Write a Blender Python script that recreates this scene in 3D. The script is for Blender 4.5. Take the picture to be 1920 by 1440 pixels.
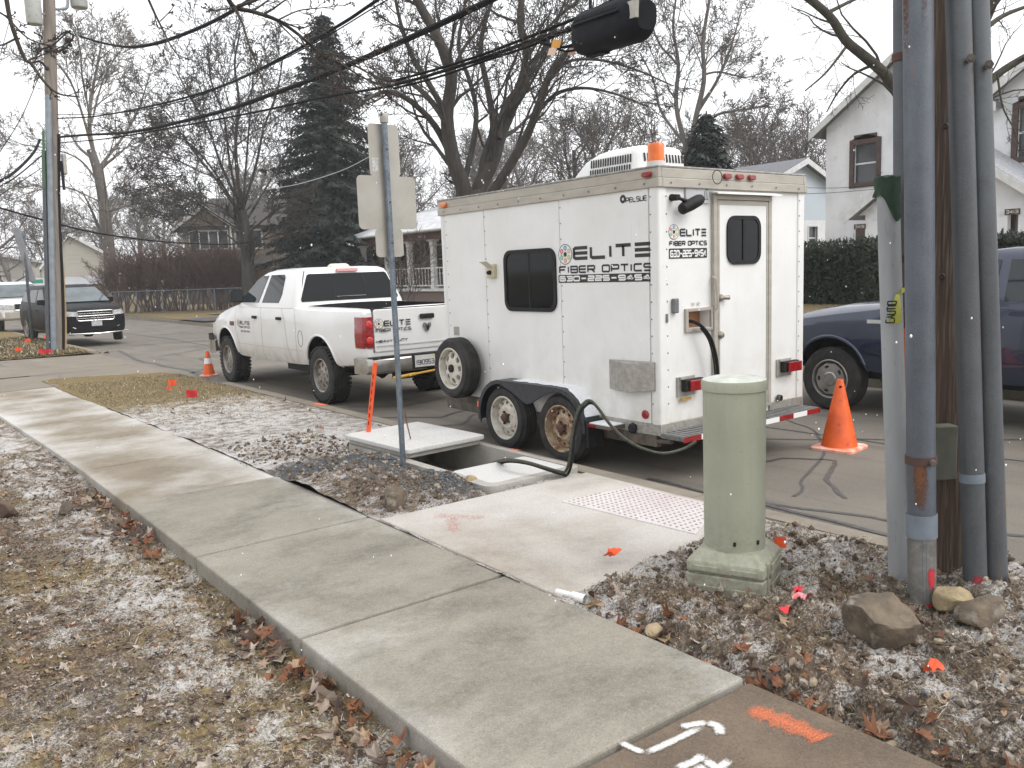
import bpy, bmesh, math, random
import numpy as np
from mathutils import Vector, Matrix
R = math.radians
for o in list(bpy.data.objects): bpy.data.objects.remove(o)
sc = bpy.context.scene
COL = sc.collection
# ------------------------------------------------------------------ camera
YAW, PITCH, ROLL, CAMH, FPX = R(37.385), R(7.718), R(2.136), 1.62, 1583.0
fwd = np.array([math.sin(YAW)*math.cos(PITCH), math.cos(YAW)*math.cos(PITCH), -math.sin(PITCH)])
_rt = np.array([math.cos(YAW), -math.sin(YAW), 0.0]); _up = np.cross(_rt, fwd)
CR = _rt*math.cos(ROLL)-_up*math.sin(ROLL); CU = _rt*math.sin(ROLL)+_up*math.cos(ROLL)
cam = bpy.data.cameras.new('camera'); camo = bpy.data.objects.new('camera', cam); COL.objects.link(camo)
camo.matrix_world = Matrix(((CR[0], CU[0], -fwd[0], 0), (CR[1], CU[1], -fwd[1], 0), (CR[2], CU[2], -fwd[2], CAMH), (0, 0, 0, 1)))
cam.sensor_width = 36; cam.lens = FPX/1920*36; cam.clip_end = 2000; cam.clip_start = 0.05
sc.camera = camo
# ------------------------------------------------------------------ sky, sun, exposure
SUN_EL, SUN_AZ = R(48), R(150)
w = bpy.data.worlds.new('World'); sc.world = w; w.use_nodes = True
nt = w.node_tree; bg = nt.nodes['Background']
sky = nt.nodes.new('ShaderNodeTexSky'); sky.sky_type = 'NISHITA'; sky.sun_disc = False
sky.sun_elevation = SUN_EL; sky.sun_rotation = SUN_AZ; sky.air_density = 2.0; sky.dust_density = 6.0; sky.ozone_density = 1.0
hs = nt.nodes.new('ShaderNodeHueSaturation'); hs.inputs['Saturation'].default_value = 0.10
mx = nt.nodes.new('ShaderNodeMix'); mx.data_type = 'RGBA'; mx.inputs[0].default_value = 0.72
mx.inputs[7].default_value = (10.2, 10.35, 10.65, 1)
nt.links.new(sky.outputs[0], hs.inputs['Color']); nt.links.new(hs.outputs[0], mx.inputs[6]); nt.links.new(mx.outputs[2], bg.inputs[0])
bg.inputs[1].default_value = 0.12
sl = bpy.data.lights.new('overcast_sun', 'SUN'); sl.energy = 1.0; sl.angle = R(35); sl.color = (1, .97, .93)
so = bpy.data.objects.new('overcast_sun', sl); COL.objects.link(so)
so.rotation_euler = Vector((math.sin(SUN_AZ)*math.cos(SUN_EL), math.cos(SUN_AZ)*math.cos(SUN_EL), math.sin(SUN_EL))).to_track_quat('Z', 'Y').to_euler()
sc.view_settings.view_transform = 'Standard'; sc.view_settings.look = 'None'
sc.view_settings.gamma = 1; sc.view_settings.use_curve_mapping = False
sc.view_settings.exposure = 0.60
sc.cycles.max_bounces = 6; sc.cycles.volume_bounces = 0
# ------------------------------------------------------------------ helpers
def at(x, y, D=None, X=None, Y=None, z=None):
    """world point seen at photo pixel (x,y) at horizontal distance D, or on a plane"""
    d = fwd*FPX+CR*(x-960)-CU*(y-720)
    if D is not None: t = D/math.hypot(d[0], d[1])
    elif X is not None: t = X/d[0]
    elif Y is not None: t = Y/d[1]
    else: t = (z-CAMH)/d[2]
    return np.array([0, 0, CAMH])+d*t
def link(o, parent=None):
    COL.objects.link(o)
    if parent is not None: o.parent = parent
    return o
def tag(o, label, cat=None, group=None, kind=None):
    if label: o['label'] = label
    if cat: o['category'] = cat
    if group: o['group'] = group
    if kind: o['kind'] = kind
    return o
def thing(name, label, cat, loc=(0, 0, 0), rz=0, group=None, rot=None):
    o = bpy.data.objects.new(name, None); COL.objects.link(o); o.empty_display_size = .1
    o.location = loc; o.rotation_euler = rot if rot else (0, 0, rz)
    return tag(o, label, cat, group)
def copy_tree(o, parent=None):
    c = o.copy(); COL.objects.link(c); c.parent = parent
    for ch in o.children: copy_tree(ch, c)
    return c
class MB:
    def __init__(s): s.v = []; s.f = []; s.m = []
    def add(s, vs, fs, mi=0):
        b = len(s.v); s.v.extend([tuple(map(float, p)) for p in vs])
        for f in fs: s.f.append([i+b for i in f]); s.m.append(mi)
        return s
    def box(s, x0, x1, y0, y1, z0, z1, mi=0):
        return s.add([(x0,y0,z0),(x1,y0,z0),(x1,y1,z0),(x0,y1,z0),(x0,y0,z1),(x1,y0,z1),(x1,y1,z1),(x0,y1,z1)],
            [(0,3,2,1),(4,5,6,7),(0,1,5,4),(1,2,6,5),(2,3,7,6),(3,0,4,7)], mi)
    def obox(s, c, u, v, w_, mi=0):
        c, u, v, w_ = map(np.array, (c, u, v, w_)); P = []
        for k in (-1, 1):
            for a, b in ((-1,-1),(1,-1),(1,1),(-1,1)): P.append(c+u*a+v*b+w_*k)
        return s.add(P, [(0,3,2,1),(4,5,6,7),(0,1,5,4),(1,2,6,5),(2,3,7,6),(3,0,4,7)], mi)
    def tube(s, pts, rad, n=8, cap=True, mi=0, closed=False):
        pts = np.array(pts, float); N = len(pts)
        rad = np.full(N, rad, float) if np.isscalar(rad) else np.array(rad, float)
        t = np.zeros_like(pts); t[1:-1] = pts[2:]-pts[:-2]; t[0] = pts[1]-pts[0]; t[-1] = pts[-1]-pts[-2]
        if closed: t[0] = t[-1] = pts[1]-pts[-2]
        t /= np.linalg.norm(t, axis=1)[:, None]+1e-12
        a = np.array([0, 0, 1.0]) if abs(t[0][2]) < .9 else np.array([1.0, 0, 0])
        u = np.cross(t[0], a); u /= np.linalg.norm(u); V = []
        ang = np.arange(n)*2*math.pi/n; ca, sa = np.cos(ang), np.sin(ang)
        for i in range(N):
            u = u-t[i]*(u@t[i]); u /= np.linalg.norm(u)+1e-12
            b = np.cross(t[i], u)
            V.append(pts[i]+rad[i]*(ca[:, None]*u+sa[:, None]*b))
        V = np.concatenate(V); F = []
        for i in range(N-1):
            for k in range(n): F.append((i*n+k, i*n+(k+1) % n, (i+1)*n+(k+1) % n, (i+1)*n+k))
        if cap: F.append(tuple(range(n))[::-1]); F.append(tuple((N-1)*n+k for k in range(n)))
        return s.add(V, F, mi)
    def cyl(s, p0, p1, r0, r1=None, n=16, mi=0, cap=True):
        return s.tube([p0, p1], [r0, r0 if r1 is None else r1], n, cap, mi)
    def lathe(s, prof, c=(0,0,0), axis='z', n=32, mi=0, closed=False, cap=True):
        """prof: (r, h) pairs about an axis through c"""
        V = []; F = []; N = len(prof)
        for r, h in prof:
            for k in range(n):
                a = 2*math.pi*k/n; p = (r*math.cos(a), r*math.sin(a), h)
                if axis == 'x': p = (h, r*math.cos(a), r*math.sin(a))
                elif axis == 'y': p = (r*math.sin(a), h, r*math.cos(a))
                V.append((p[0]+c[0], p[1]+c[1], p[2]+c[2]))
        for i in range(N-1 if not closed else N):
            j = (i+1) % N
            for k in range(n): F.append((i*n+k, i*n+(k+1) % n, j*n+(k+1) % n, j*n+k))
        if not closed and cap:
            if prof[0][0] > 1e-6: F.append(tuple(range(n))[::-1])
            if prof[-1][0] > 1e-6: F.append(tuple((N-1)*n+k for k in range(n)))
        return s.add(V, F, mi)
    def prism(s, poly, fn, t0, t1, mi=0):
        """poly of (a,b); fn(a,b,t)->xyz; a slab between t0 and t1"""
        n = len(poly)
        V = [fn(a, b, t0) for a, b in poly]+[fn(a, b, t1) for a, b in poly]
        return s.add(V, [tuple(range(n))[::-1], tuple(range(n, 2*n))]+[(i, (i+1) % n, n+(i+1) % n, n+i) for i in range(n)], mi)
    def loft(s, rings, cap=True, mi=0, closed=True):
        n = len(rings[0]); V = [p for r in rings for p in r]; F = []
        for i in range(len(rings)-1):
            for k in range(n if closed else n-1): F.append((i*n+k, i*n+(k+1) % n, (i+1)*n+(k+1) % n, (i+1)*n+k))
        if cap: F.append(tuple(range(n))[::-1]); F.append(tuple((len(rings)-1)*n+k for k in range(n)))
        return s.add(V, F, mi)
    def mesh(s, name, mats, smooth=35, fix=True):
        me = bpy.data.meshes.new(name); me.from_pydata(s.v, [], s.f)
        if not isinstance(mats, (list, tuple)): mats = [mats]
        for m in mats: me.materials.append(m)
        if len(mats) > 1: me.polygons.foreach_set('material_index', s.m)
        if fix:
            bm = bmesh.new(); bm.from_mesh(me); bmesh.ops.recalc_face_normals(bm, faces=bm.faces); bm.to_mesh(me); bm.free()
        if smooth:
            me.polygons.foreach_set('use_smooth', [True]*len(me.polygons)); me.set_sharp_from_angle(angle=R(smooth))
        me.update(); return me
    def build(s, name, mats, parent=None, smooth=35, bevel=0, label=None, fix=True, seg=2):
        o = bpy.data.objects.new(name, s.mesh(name, mats, smooth, fix)); link(o, parent)
        if bevel:
            b = o.modifiers.new('bevel', 'BEVEL'); b.width = bevel; b.segments = seg; b.limit_method = 'ANGLE'; b.angle_limit = R(40)
        if label: o['label'] = label
        return o
def rrect(x0, x1, z0, z1, r, n=5):
    P = []
    for cx, cz, a0 in ((x1-r, z1-r, 0), (x0+r, z1-r, 90), (x0+r, z0+r, 180), (x1-r, z0+r, 270)):
        for k in range(n+1):
            a = R(a0+90*k/n); P.append((cx+r*math.cos(a), cz+r*math.sin(a)))
    return P
def arrays(name, V, F, mats, smooth=True, mi=None):
    """fast mesh from numpy arrays; F is (n,3) or (n,4)"""
    me = bpy.data.meshes.new(name); V = np.ascontiguousarray(V, np.float32); F = np.ascontiguousarray(F, np.int32)
    n, k = F.shape
    me.vertices.add(len(V)); me.vertices.foreach_set('co', V.ravel())
    me.loops.add(n*k); me.loops.foreach_set('vertex_index', F.ravel())
    me.polygons.add(n); me.polygons.foreach_set('loop_start', np.arange(n, dtype=np.int32)*k)
    me.polygons.foreach_set('loop_total', np.full(n, k, np.int32))
    me.polygons.foreach_set('use_smooth', np.full(n, smooth))
    for m in (mats if isinstance(mats, (list, tuple)) else [mats]): me.materials.append(m)
    if mi is not None: me.polygons.foreach_set('material_index', np.ascontiguousarray(mi, np.int32))
    me.update(); me.validate(); return me
def hsh(ix, iy, seed):
    n = (ix*374761393+iy*668265263+seed*1442695041) & 0xffffffff
    n = ((n ^ (n >> 13))*1274126177) & 0xffffffff
    return ((n ^ (n >> 16)) & 0xffff)/65535.0
def vnoise(x, y, seed=0):
    x = np.asarray(x, float); y = np.asarray(y, float)
    ix = np.floor(x).astype(np.int64); iy = np.floor(y).astype(np.int64); fx = x-ix; fy = y-iy
    fx = fx*fx*(3-2*fx); fy = fy*fy*(3-2*fy)
    a = hsh(ix, iy, seed); b = hsh(ix+1, iy, seed); c = hsh(ix, iy+1, seed); d = hsh(ix+1, iy+1, seed)
    return (a*(1-fx)+b*fx)*(1-fy)+(c*(1-fx)+d*fx)*fy
def fbm(x, y, seed=0, o=4, g=.5):
    s = 0; a = 1; t = 0
    for i in range(o):
        s = s+a*vnoise(np.asarray(x)*2**i, np.asarray(y)*2**i, seed+i*17); t += a; a *= g
    return s/t
def sstep(a, b, x):
    t = np.clip((np.asarray(x, float)-a)/(b-a), 0, 1); return t*t*(3-2*t)
# ------------------------------------------------------------------ materials
def newmat(name):
    m = bpy.data.materials.new(name); m.use_nodes = True
    return m, m.node_tree, m.node_tree.nodes['Principled BSDF']
def N(nt, t, **kw):
    n = nt.nodes.new(t)
    for k, v in kw.items():
        if k in n.inputs: n.inputs[k].default_value = v
        else: setattr(n, k, v)
    return n
def noise(nt, vec, scale, detail=4, rough=.55, lo=.35, hi=.65, dist=0):
    n = N(nt, 'ShaderNodeTexNoise', Scale=scale, Detail=detail, Roughness=rough, Distortion=dist)
    nt.links.new(vec, n.inputs['Vector'])
    r = N(nt, 'ShaderNodeMapRange'); r.inputs[1].default_value = lo; r.inputs[2].default_value = hi
    nt.links.new(n.outputs[0], r.inputs[0]); return r.outputs[0]
def mixc(nt, fac, a, b):
    m = N(nt, 'ShaderNodeMix', data_type='RGBA')
    for s, v in ((0, fac), (6, a), (7, b)):
        if isinstance(v, bpy.types.NodeSocket): nt.links.new(v, m.inputs[s])
        elif s == 0: m.inputs[0].default_value = v
        else: m.inputs[s].default_value = (*v[:3], 1)
    return m.outputs[2]
def mth(nt, op, a, b=None, c=None):
    m = N(nt, 'ShaderNodeMath', operation=op)
    for i, v in enumerate((a, b, c)):
        if v is None: continue
        if isinstance(v, bpy.types.NodeSocket): nt.links.new(v, m.inputs[i])
        else: m.inputs[i].default_value = v
    return m.outputs[0]
def coords(nt, scale=(1, 1, 1), kind='Object'):
    tc = N(nt, 'ShaderNodeTexCoord'); mp = N(nt, 'ShaderNodeMapping'); mp.inputs['Scale'].default_value = scale
    if kind == 'World':
        g_ = N(nt, 'ShaderNodeNewGeometry'); nt.links.new(g_.outputs['Position'], mp.inputs[0])
    else: nt.links.new(tc.outputs[kind], mp.inputs[0])
    return mp.outputs[0]
def bump(nt, b, h, strength=.3, dist=.01):
    n = N(nt, 'ShaderNodeBump', Strength=strength, Distance=dist); nt.links.new(h, n.inputs['Height']); nt.links.new(n.outputs[0], b.inputs['Normal'])
def mat(name, c1, c2=None, scale=6, rough=.55, metal=0, bmp=0, bscale=80, st=(1, 1, 1), lo=.35, hi=.65, c3=None, scale3=30, lo3=.5, hi3=.75, coat=0, kind='Object', spec=None, bdist=.01):
    m, nt, b = newmat(name); b.inputs['Roughness'].default_value = rough; b.inputs['Metallic'].default_value = metal
    if spec is not None: b.inputs['Specular IOR Level'].default_value = spec
    if coat: b.inputs['Coat Weight'].default_value = coat; b.inputs['Coat Roughness'].default_value = .06
    if c2 is None: b.inputs['Base Color'].default_value = (*c1, 1)
    else:
        v = coords(nt, st, kind); f = noise(nt, v, scale, lo=lo, hi=hi); c = mixc(nt, f, c1, c2)
        if c3 is not None: c = mixc(nt, noise(nt, v, scale3, lo=lo3, hi=hi3), c, c3)
        nt.links.new(c, b.inputs['Base Color'])
    if bmp:
        v = coords(nt, st, kind); bump(nt, b, noise(nt, v, bscale, 5, lo=0, hi=1), bmp, bdist)
    return m
# ================================================================== materials in use
WHITE = mat('white_paint', (.74, .74, .72), (.66, .65, .61), 3, .32, coat=.2)
def trailer_white():
    m, nt, b = newmat('trailer_white'); v = coords(nt); vs = coords(nt, (14, 14, .9))
    c = mixc(nt, noise(nt, v, 2.2, lo=.35, hi=.7), (.755, .757, .75), (.70, .695, .675))
    c = mixc(nt, mth(nt, 'MULTIPLY', noise(nt, vs, 1.6, lo=.60, hi=.85), .22), c, (.44, .39, .30))
    c = mixc(nt, mth(nt, 'MULTIPLY', noise(nt, v, 9, 6, lo=.58, hi=.78), .16), c, (.50, .47, .41))
    # road grime splashed up from the wheels, fading out above the skirt
    s = N(nt, 'ShaderNodeSeparateXYZ'); nt.links.new(v, s.inputs[0])
    r = N(nt, 'ShaderNodeMapRange'); r.inputs[1].default_value = 1.15; r.inputs[2].default_value = .45; nt.links.new(s.outputs[2], r.inputs[0])
    c = mixc(nt, mth(nt, 'MULTIPLY', mth(nt, 'MULTIPLY', r.outputs[0], noise(nt, v, 6, 6, lo=.3, hi=.7)), .5), c, (.42, .37, .29))
    nt.links.new(c, b.inputs['Base Color']); b.inputs['Roughness'].default_value = .42
    bump(nt, b, noise(nt, v, 5, 2, lo=0, hi=1), .12, .01); return m
TWHITE = trailer_white()
BLACK = mat('black_plastic', (.010, .010, .011), (.018, .018, .019), 20, .6, spec=.25)
DECAL = mat('black_decal', (.01, .01, .011), None, rough=.35)
DWHITE = mat('white_decal', (.75, .75, .74), None, rough=.4)
RUBBER = mat('tyre_rubber', (.014, .014, .014), (.035, .033, .030), 9, .85, bmp=.25, bscale=120)
GLASSD = mat('dark_glass', (.006, .007, .008), None, rough=.06, spec=.22)
GLASST = mat('tinted_glass', (.018, .025, .028), None, rough=.03, spec=.5)
ALU = mat('aluminium_trim', (.43, .40, .35), (.36, .33, .285), 4, .5, .2, st=(1, 1, 3))
GALV = mat('galvanised_steel', (.20, .235, .275), (.13, .155, .19), 14, .45, .65, c3=(.27, .30, .33), scale3=60)
DIAMOND, _nt, _b = newmat('diamond_plate')
_v = coords(_nt); _w1 = N(_nt, 'ShaderNodeTexWave', Scale=34, Distortion=0); _mp = N(_nt, 'ShaderNodeMapping'); _mp.inputs['Rotation'].default_value = (R(35), R(45), R(20))
_nt.links.new(_v, _mp.inputs[0]); _nt.links.new(_mp.outputs[0], _w1.inputs[0])
_nt.links.new(mixc(_nt, noise(_nt, _v, 25), (.42, .40, .37), (.30, .28, .25)), _b.inputs['Base Color'])
_b.inputs['Roughness'].default_value = .42; _b.inputs['Metallic'].default_value = .5; _w2 = N(_nt, 'ShaderNodeTexWave', Scale=34, Distortion=0); _m2 = N(_nt, 'ShaderNodeMapping'); _m2.inputs['Rotation'].default_value = (R(-35), R(-45), R(-20)); _nt.links.new(_v, _m2.inputs[0]); _nt.links.new(_m2.outputs[0], _w2.inputs[0]); bump(_nt, _b, mth(_nt, 'MULTIPLY', _w1.outputs[0], _w2.outputs[0]), .6, .006)
CHROME = mat('chrome', (.72, .72, .72), (.55, .54, .52), 12, .18, .9)
REDL = mat('red_lens', (.30, .012, .016), (.20, .008, .010), 30, .18, coat=.4)
AMBER = mat('amber_lens', (.80, .17, .012), (.70, .13, .01), 22, .25, coat=.3)
ORANGE = mat('orange_plastic', (.80, .13, .02), (.62, .09, .018), 7, .5, c3=(.20, .06, .02), scale3=13, lo3=.62, hi3=.8)
FLAGO = mat('orange_flag', (.85, .11, .02), (.72, .08, .02), 10, .55)
FLAGR = mat('red_flag', (.62, .022, .03), (.50, .016, .024), 10, .55)
PINKF = mat('faded_red_flag', (.62, .10, .12), (.70, .32, .33), 30, .6)
RUST = mat('rusty_steel', (.20, .075, .025), (.33, .24, .16), 18, .75, .2, c3=(.07, .03, .015), scale3=40)
RIMW = mat('worn_white_rim', (.60, .58, .53), (.48, .44, .36), 14, .5, c3=(.24, .10, .035), scale3=26, lo3=.60, hi3=.72)
RIMR = mat('rusty_rim', (.42, .33, .22), (.17, .07, .025), 12, .6, .1, c3=(.55, .50, .42), scale3=20, lo3=.55, hi3=.66)
RIMC = mat('dull_alloy_rim', (.36, .34, .31), (.24, .21, .18), 16, .38, .55)
PEDG = mat('sage_green_plain', (.335, .345, .262), (.305, .315, .238), 3, .5, c3=(.38, .385, .30), scale3=45, lo3=.62, hi3=.8, bmp=.05, bscale=30)
PEDG, _nt, _b = newmat('sage_green_plastic'); _v = coords(_nt); _s = N(_nt, 'ShaderNodeSeparateXYZ'); _nt.links.new(_v, _s.inputs[0])
_r = N(_nt, 'ShaderNodeMapRange'); _r.inputs[1].default_value = .34; _r.inputs[2].default_value = -.05; _nt.links.new(_s.outputs[2], _r.inputs[0])
_c = mixc(_nt, noise(_nt, _v, 3), (.325, .335, .255), (.285, .295, .222)); _c = mixc(_nt, mth(_nt, 'MULTIPLY', noise(_nt, coords(_nt, (5, 5, .5)), 5, 7, .7, lo=.5, hi=.8), .35), _c, (.42, .42, .35))
_c = mixc(_nt, mth(_nt, 'MULTIPLY', mth(_nt, 'MULTIPLY', _r.outputs[0], noise(_nt, _v, 28, 7, .7, lo=.38, hi=.62)), .75), _c, (.15, .115, .08)); _c = mixc(_nt, mth(_nt, 'MULTIPLY', noise(_nt, _v, 70, 4, lo=.63, hi=.74), .5), _c, (.16, .15, .11))
_nt.links.new(_c, _b.inputs['Base Color']); _b.inputs['Roughness'].default_value = .55; bump(_nt, _b, noise(_nt, _v, 40, 4, lo=0, hi=1), .08, .004)
PEDT = mat('snowy_sage_cap', (.46, .48, .40), (.64, .66, .61), 9, .6)
PIPEL = mat('pale_grey_conduit', (.33, .34, .35), (.25, .26, .27), 5, .55, st=(1, 1, .3), c3=(.16, .16, .165), scale3=30, lo3=.62, hi3=.8)
def galv_pipe(name, a, b_, rust):
    m, nt, b = newmat(name); v = coords(nt, (1, 1, .12)); v2 = coords(nt)
    c = mixc(nt, noise(nt, v, 9, lo=.35, hi=.65), a, b_)
    c = mixc(nt, noise(nt, coords(nt, (1.4, 1.4, .10)), 11, 5, lo=1-rust, hi=1-rust+.1), c, (.22, .10, .045))
    c = mixc(nt, mth(nt, 'MULTIPLY', noise(nt, v2, 6, 7, .7, lo=.45, hi=.7), .5), c, tuple(x*.62 for x in b_))
    c = mixc(nt, mth(nt, 'MULTIPLY', noise(nt, v2, 150, 3, lo=.50, hi=.80), .5), c, tuple(min(1, x*1.35) for x in a))
    bump(nt, b, noise(nt, v2, 45, 5, lo=0, hi=1), .15, .004)
    nt.links.new(c, b.inputs['Base Color']); b.inputs['Roughness'].default_value = .5; b.inputs['Metallic'].default_value = .35; return m
PIPEB = galv_pipe('blue_grey_steel_pipe', (.130, .148, .176), (.095, .105, .124), .34)
PIPEG = galv_pipe('dull_grey_steel_pipe', (.105, .115, .125), (.075, .08, .088), .36)
WOODP = mat('weathered_pole_wood', (.125, .086, .064), (.058, .039, .030), 34, .88, st=(1, 1, .035), c3=(.21, .165, .13), scale3=85, lo3=.52, hi3=.72, bmp=.8, bscale=60, bdist=.02)
WOODG = mat('grey_pole_wood', (.24, .205, .175), (.155, .13, .11), 14, .85, st=(1, 1, .08), bmp=.3, bscale=50)
CABLE = mat('black_cable', (.012, .012, .013), (.02, .02, .021), 30, .85, spec=.12)
CABLEG = mat('olive_hose', (.055, .06, .03), (.02, .022, .018), 40, .5)
SNOW = mat('snow_dusting', (.80, .81, .83), (.70, .71, .73), 30, .7, bmp=.2, bscale=80)
SIGNB = mat('sign_back_aluminium', (.42, .40, .36), (.36, .34, .30), 5, .45, .25)
PIPEW = mat('white_pvc', (.72, .72, .70), (.6, .6, .57), 12, .45)
STUCCO = mat('white_stucco', (.72, .73, .74), (.60, .61, .62), 1.3, .85, bmp=.3, bscale=12, c3=(.52, .53, .53), scale3=3, lo3=.58, hi3=.75)
TRIMW = mat('white_trim', (.66, .66, .65), (.54, .54, .53), 6, .6)
WOODD = mat('dark_brown_trim', (.055, .032, .026), (.085, .055, .045), 14, .7)
PANE = mat('window_pane', (.030, .034, .038), (.06, .065, .068), 2, .08)
SHINGLE = mat('grey_shingles', (.20, .20, .215), (.13, .13, .14), 18, .85, st=(1, 1, 4), bmp=.3, bscale=25)
SHINGLES = mat('frosted_shingles', (.42, .43, .45), (.28, .28, .30), 12, .85)
# ------------------------------------------------------------------ ground materials
def ground_mat(name):
    m, nt, b = newmat(name); v = coords(nt, kind='World')
    a = N(nt, 'ShaderNodeAttribute', attribute_name='mask'); s = N(nt, 'ShaderNodeSeparateColor'); nt.links.new(a.outputs['Color'], s.inputs[0])
    c = mixc(nt, noise(nt, v, 22, 6, lo=.35, hi=.65), (.155, .114, .080), (.042, .031, .023))
    c = mixc(nt, noise(nt, v, 70, 4, lo=.5, hi=.62), c, (.235, .18, .13))
    gr = mixc(nt, noise(nt, v, 45, 6, lo=.35, hi=.65), (.26, .195, .098), (.13, .098, .046))
    gf = mth(nt, 'ADD', s.outputs[1], mth(nt, 'MULTIPLY', mth(nt, 'SUBTRACT', noise(nt, v, 14, 5, lo=.2, hi=.8), .5), .9))
    r1 = N(nt, 'ShaderNodeMapRange'); r1.inputs[1].default_value = .4; r1.inputs[2].default_value = .65; nt.links.new(gf, r1.inputs[0])
    c = mixc(nt, r1.outputs[0], c, gr)
    gv = mixc(nt, noise(nt, v, 60, 5, lo=.35, hi=.65), (.135, .145, .155), (.05, .055, .06))
    c = mixc(nt, s.outputs[2], c, gv)
    n1 = noise(nt, v, 9, 6, lo=.2, hi=.8); n2 = noise(nt, v, 95, 5, .75, lo=.25, hi=.75)
    sn = mth(nt, 'ADD', mth(nt, 'ADD', mth(nt, 'MULTIPLY', n1, .45), mth(nt, 'MULTIPLY', n2, .55)), mth(nt, 'SUBTRACT', s.outputs[0], .5))
    r2 = N(nt, 'ShaderNodeMapRange'); r2.inputs[1].default_value = .47; r2.inputs[2].default_value = .70; nt.links.new(sn, r2.inputs[0])
    c = mixc(nt, mth(nt, 'MULTIPLY', r2.outputs[0], .82), c, (.62, .60, .58))
    nt.links.new(c, b.inputs['Base Color']); b.inputs['Roughness'].default_value = .95; b.inputs['Specular IOR Level'].default_value = .15
    bump(nt, b, mth(nt, 'ADD', noise(nt, v, 60, 6, lo=0, hi=1), noise(nt, v, 190, 3, lo=0, hi=1)), .7, .014); return m
GROUND = ground_mat('snow_dusted_soil')
def concrete(name, a, b_, stain, snow=0, sc_=1.0, st=(1, 1, 1), snow_lo=.5, streak=.35, edge=0.0):
    m, nt, b = newmat(name); v = coords(nt, kind='World'); v2 = coords(nt, (1.0, 1.7, 1), 'World')
    c = mixc(nt, noise(nt, v, 1.7*sc_, 8, .6, lo=.36, hi=.64), a, b_)
    c = mixc(nt, mth(nt, 'MULTIPLY', noise(nt, v2, 1.25*sc_, 9, .66, lo=.48, hi=.70, dist=.25), streak), c, stain)
    c = mixc(nt, mth(nt, 'MULTIPLY', noise(nt, coords(nt, (.55, 4.5, 1), 'World'), 5*sc_, 8, .7, lo=.60, hi=.72), streak*.55), c, tuple(x*.7 for x in stain))
    c = mixc(nt, mth(nt, 'MULTIPLY', noise(nt, v, 24*sc_, 6, .7, lo=.42, hi=.72), .35), c, tuple(min(1, x*1.22) for x in a))
    c = mixc(nt, mth(nt, 'MULTIPLY', noise(nt, v, 125, 3, .7, lo=.50, hi=.68), .50), c, tuple(x*.5 for x in b_))
    c = mixc(nt, mth(nt, 'MULTIPLY', noise(nt, v, 150, 3, .7, lo=.54, hi=.70), .50), c, tuple(min(1, x*1.5) for x in a))
    if snow:
        sx = N(nt, 'ShaderNodeSeparateXYZ'); nt.links.new(v, sx.inputs[0]); ex = mth(nt, 'POWER', mth(nt, 'MULTIPLY', mth(nt, 'ABSOLUTE', mth(nt, 'SUBTRACT', sx.outputs[0], 1.95)), 1.6), 3.0)
        nn_ = N(nt, 'ShaderNodeTexNoise', Scale=.95, Detail=9, Roughness=.62); nt.links.new(v, nn_.inputs['Vector']); rr_ = N(nt, 'ShaderNodeMapRange'); rr_.inputs[1].default_value = snow_lo; rr_.inputs[2].default_value = snow_lo+.30
        nt.links.new(mth(nt, 'ADD', nn_.outputs[0], mth(nt, 'MULTIPLY', mth(nt, 'MINIMUM', ex, 1.2), edge)), rr_.inputs[0]); n1 = rr_.outputs[0]; n2 = noise(nt, v, 95, 4, .75, lo=.30, hi=.66)
        f = mth(nt, 'MULTIPLY', mth(nt, 'MULTIPLY', n1, mth(nt, 'ADD', mth(nt, 'MULTIPLY', n2, .75), .25)), snow)
        c = mixc(nt, f, c, (.70, .69, .68))
    nt.links.new(c, b.inputs['Base Color']); b.inputs['Roughness'].default_value = .88; b.inputs['Specular IOR Level'].default_value = .2
    bump(nt, b, mth(nt, 'ADD', noise(nt, v, 190, 4, lo=0, hi=1), noise(nt, v, 20, 6, lo=0, hi=1)), .5, .006); return m
CNEW = concrete('new_grey_concrete', (.300, .276, .229), (.218, .200, .165), (.112, .104, .087), .75, 1, snow_lo=.58, streak=.9, edge=.14)
COLD = concrete('old_brown_concrete', (.175, .135, .10), (.115, .088, .066), (.07, .055, .045), 0, 2.2)
CSNOW = concrete('snow_dusted_old_concrete', (.255, .218, .165), (.205, .172, .128), (.15, .126, .094), .85, 1, snow_lo=.42, streak=.6, edge=.16)
CDRV = concrete('driveway_concrete', (.235, .205, .165), (.19, .165, .135), (.12, .105, .088), .35, 1, snow_lo=.60)
CPAD = concrete('snow_dusted_pad_concrete', (.37, .325, .27), (.29, .25, .205), (.20, .17, .135), .68, 1, snow_lo=.30, streak=.6)
CVLT = concrete('vault_concrete', (.40, .38, .345), (.33, .312, .28), (.22, .205, .18), .2, 3)
CLID = concrete('snow_covered_lid', (.42, .40, .37), (.34, .325, .30), (.22, .20, .175), .88, 1.5, snow_lo=.20, streak=.5)
CCURB = concrete('curb_concrete', (.27, .235, .19), (.21, .185, .15), (.13, .115, .095), .4, 2, snow_lo=.58)
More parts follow.
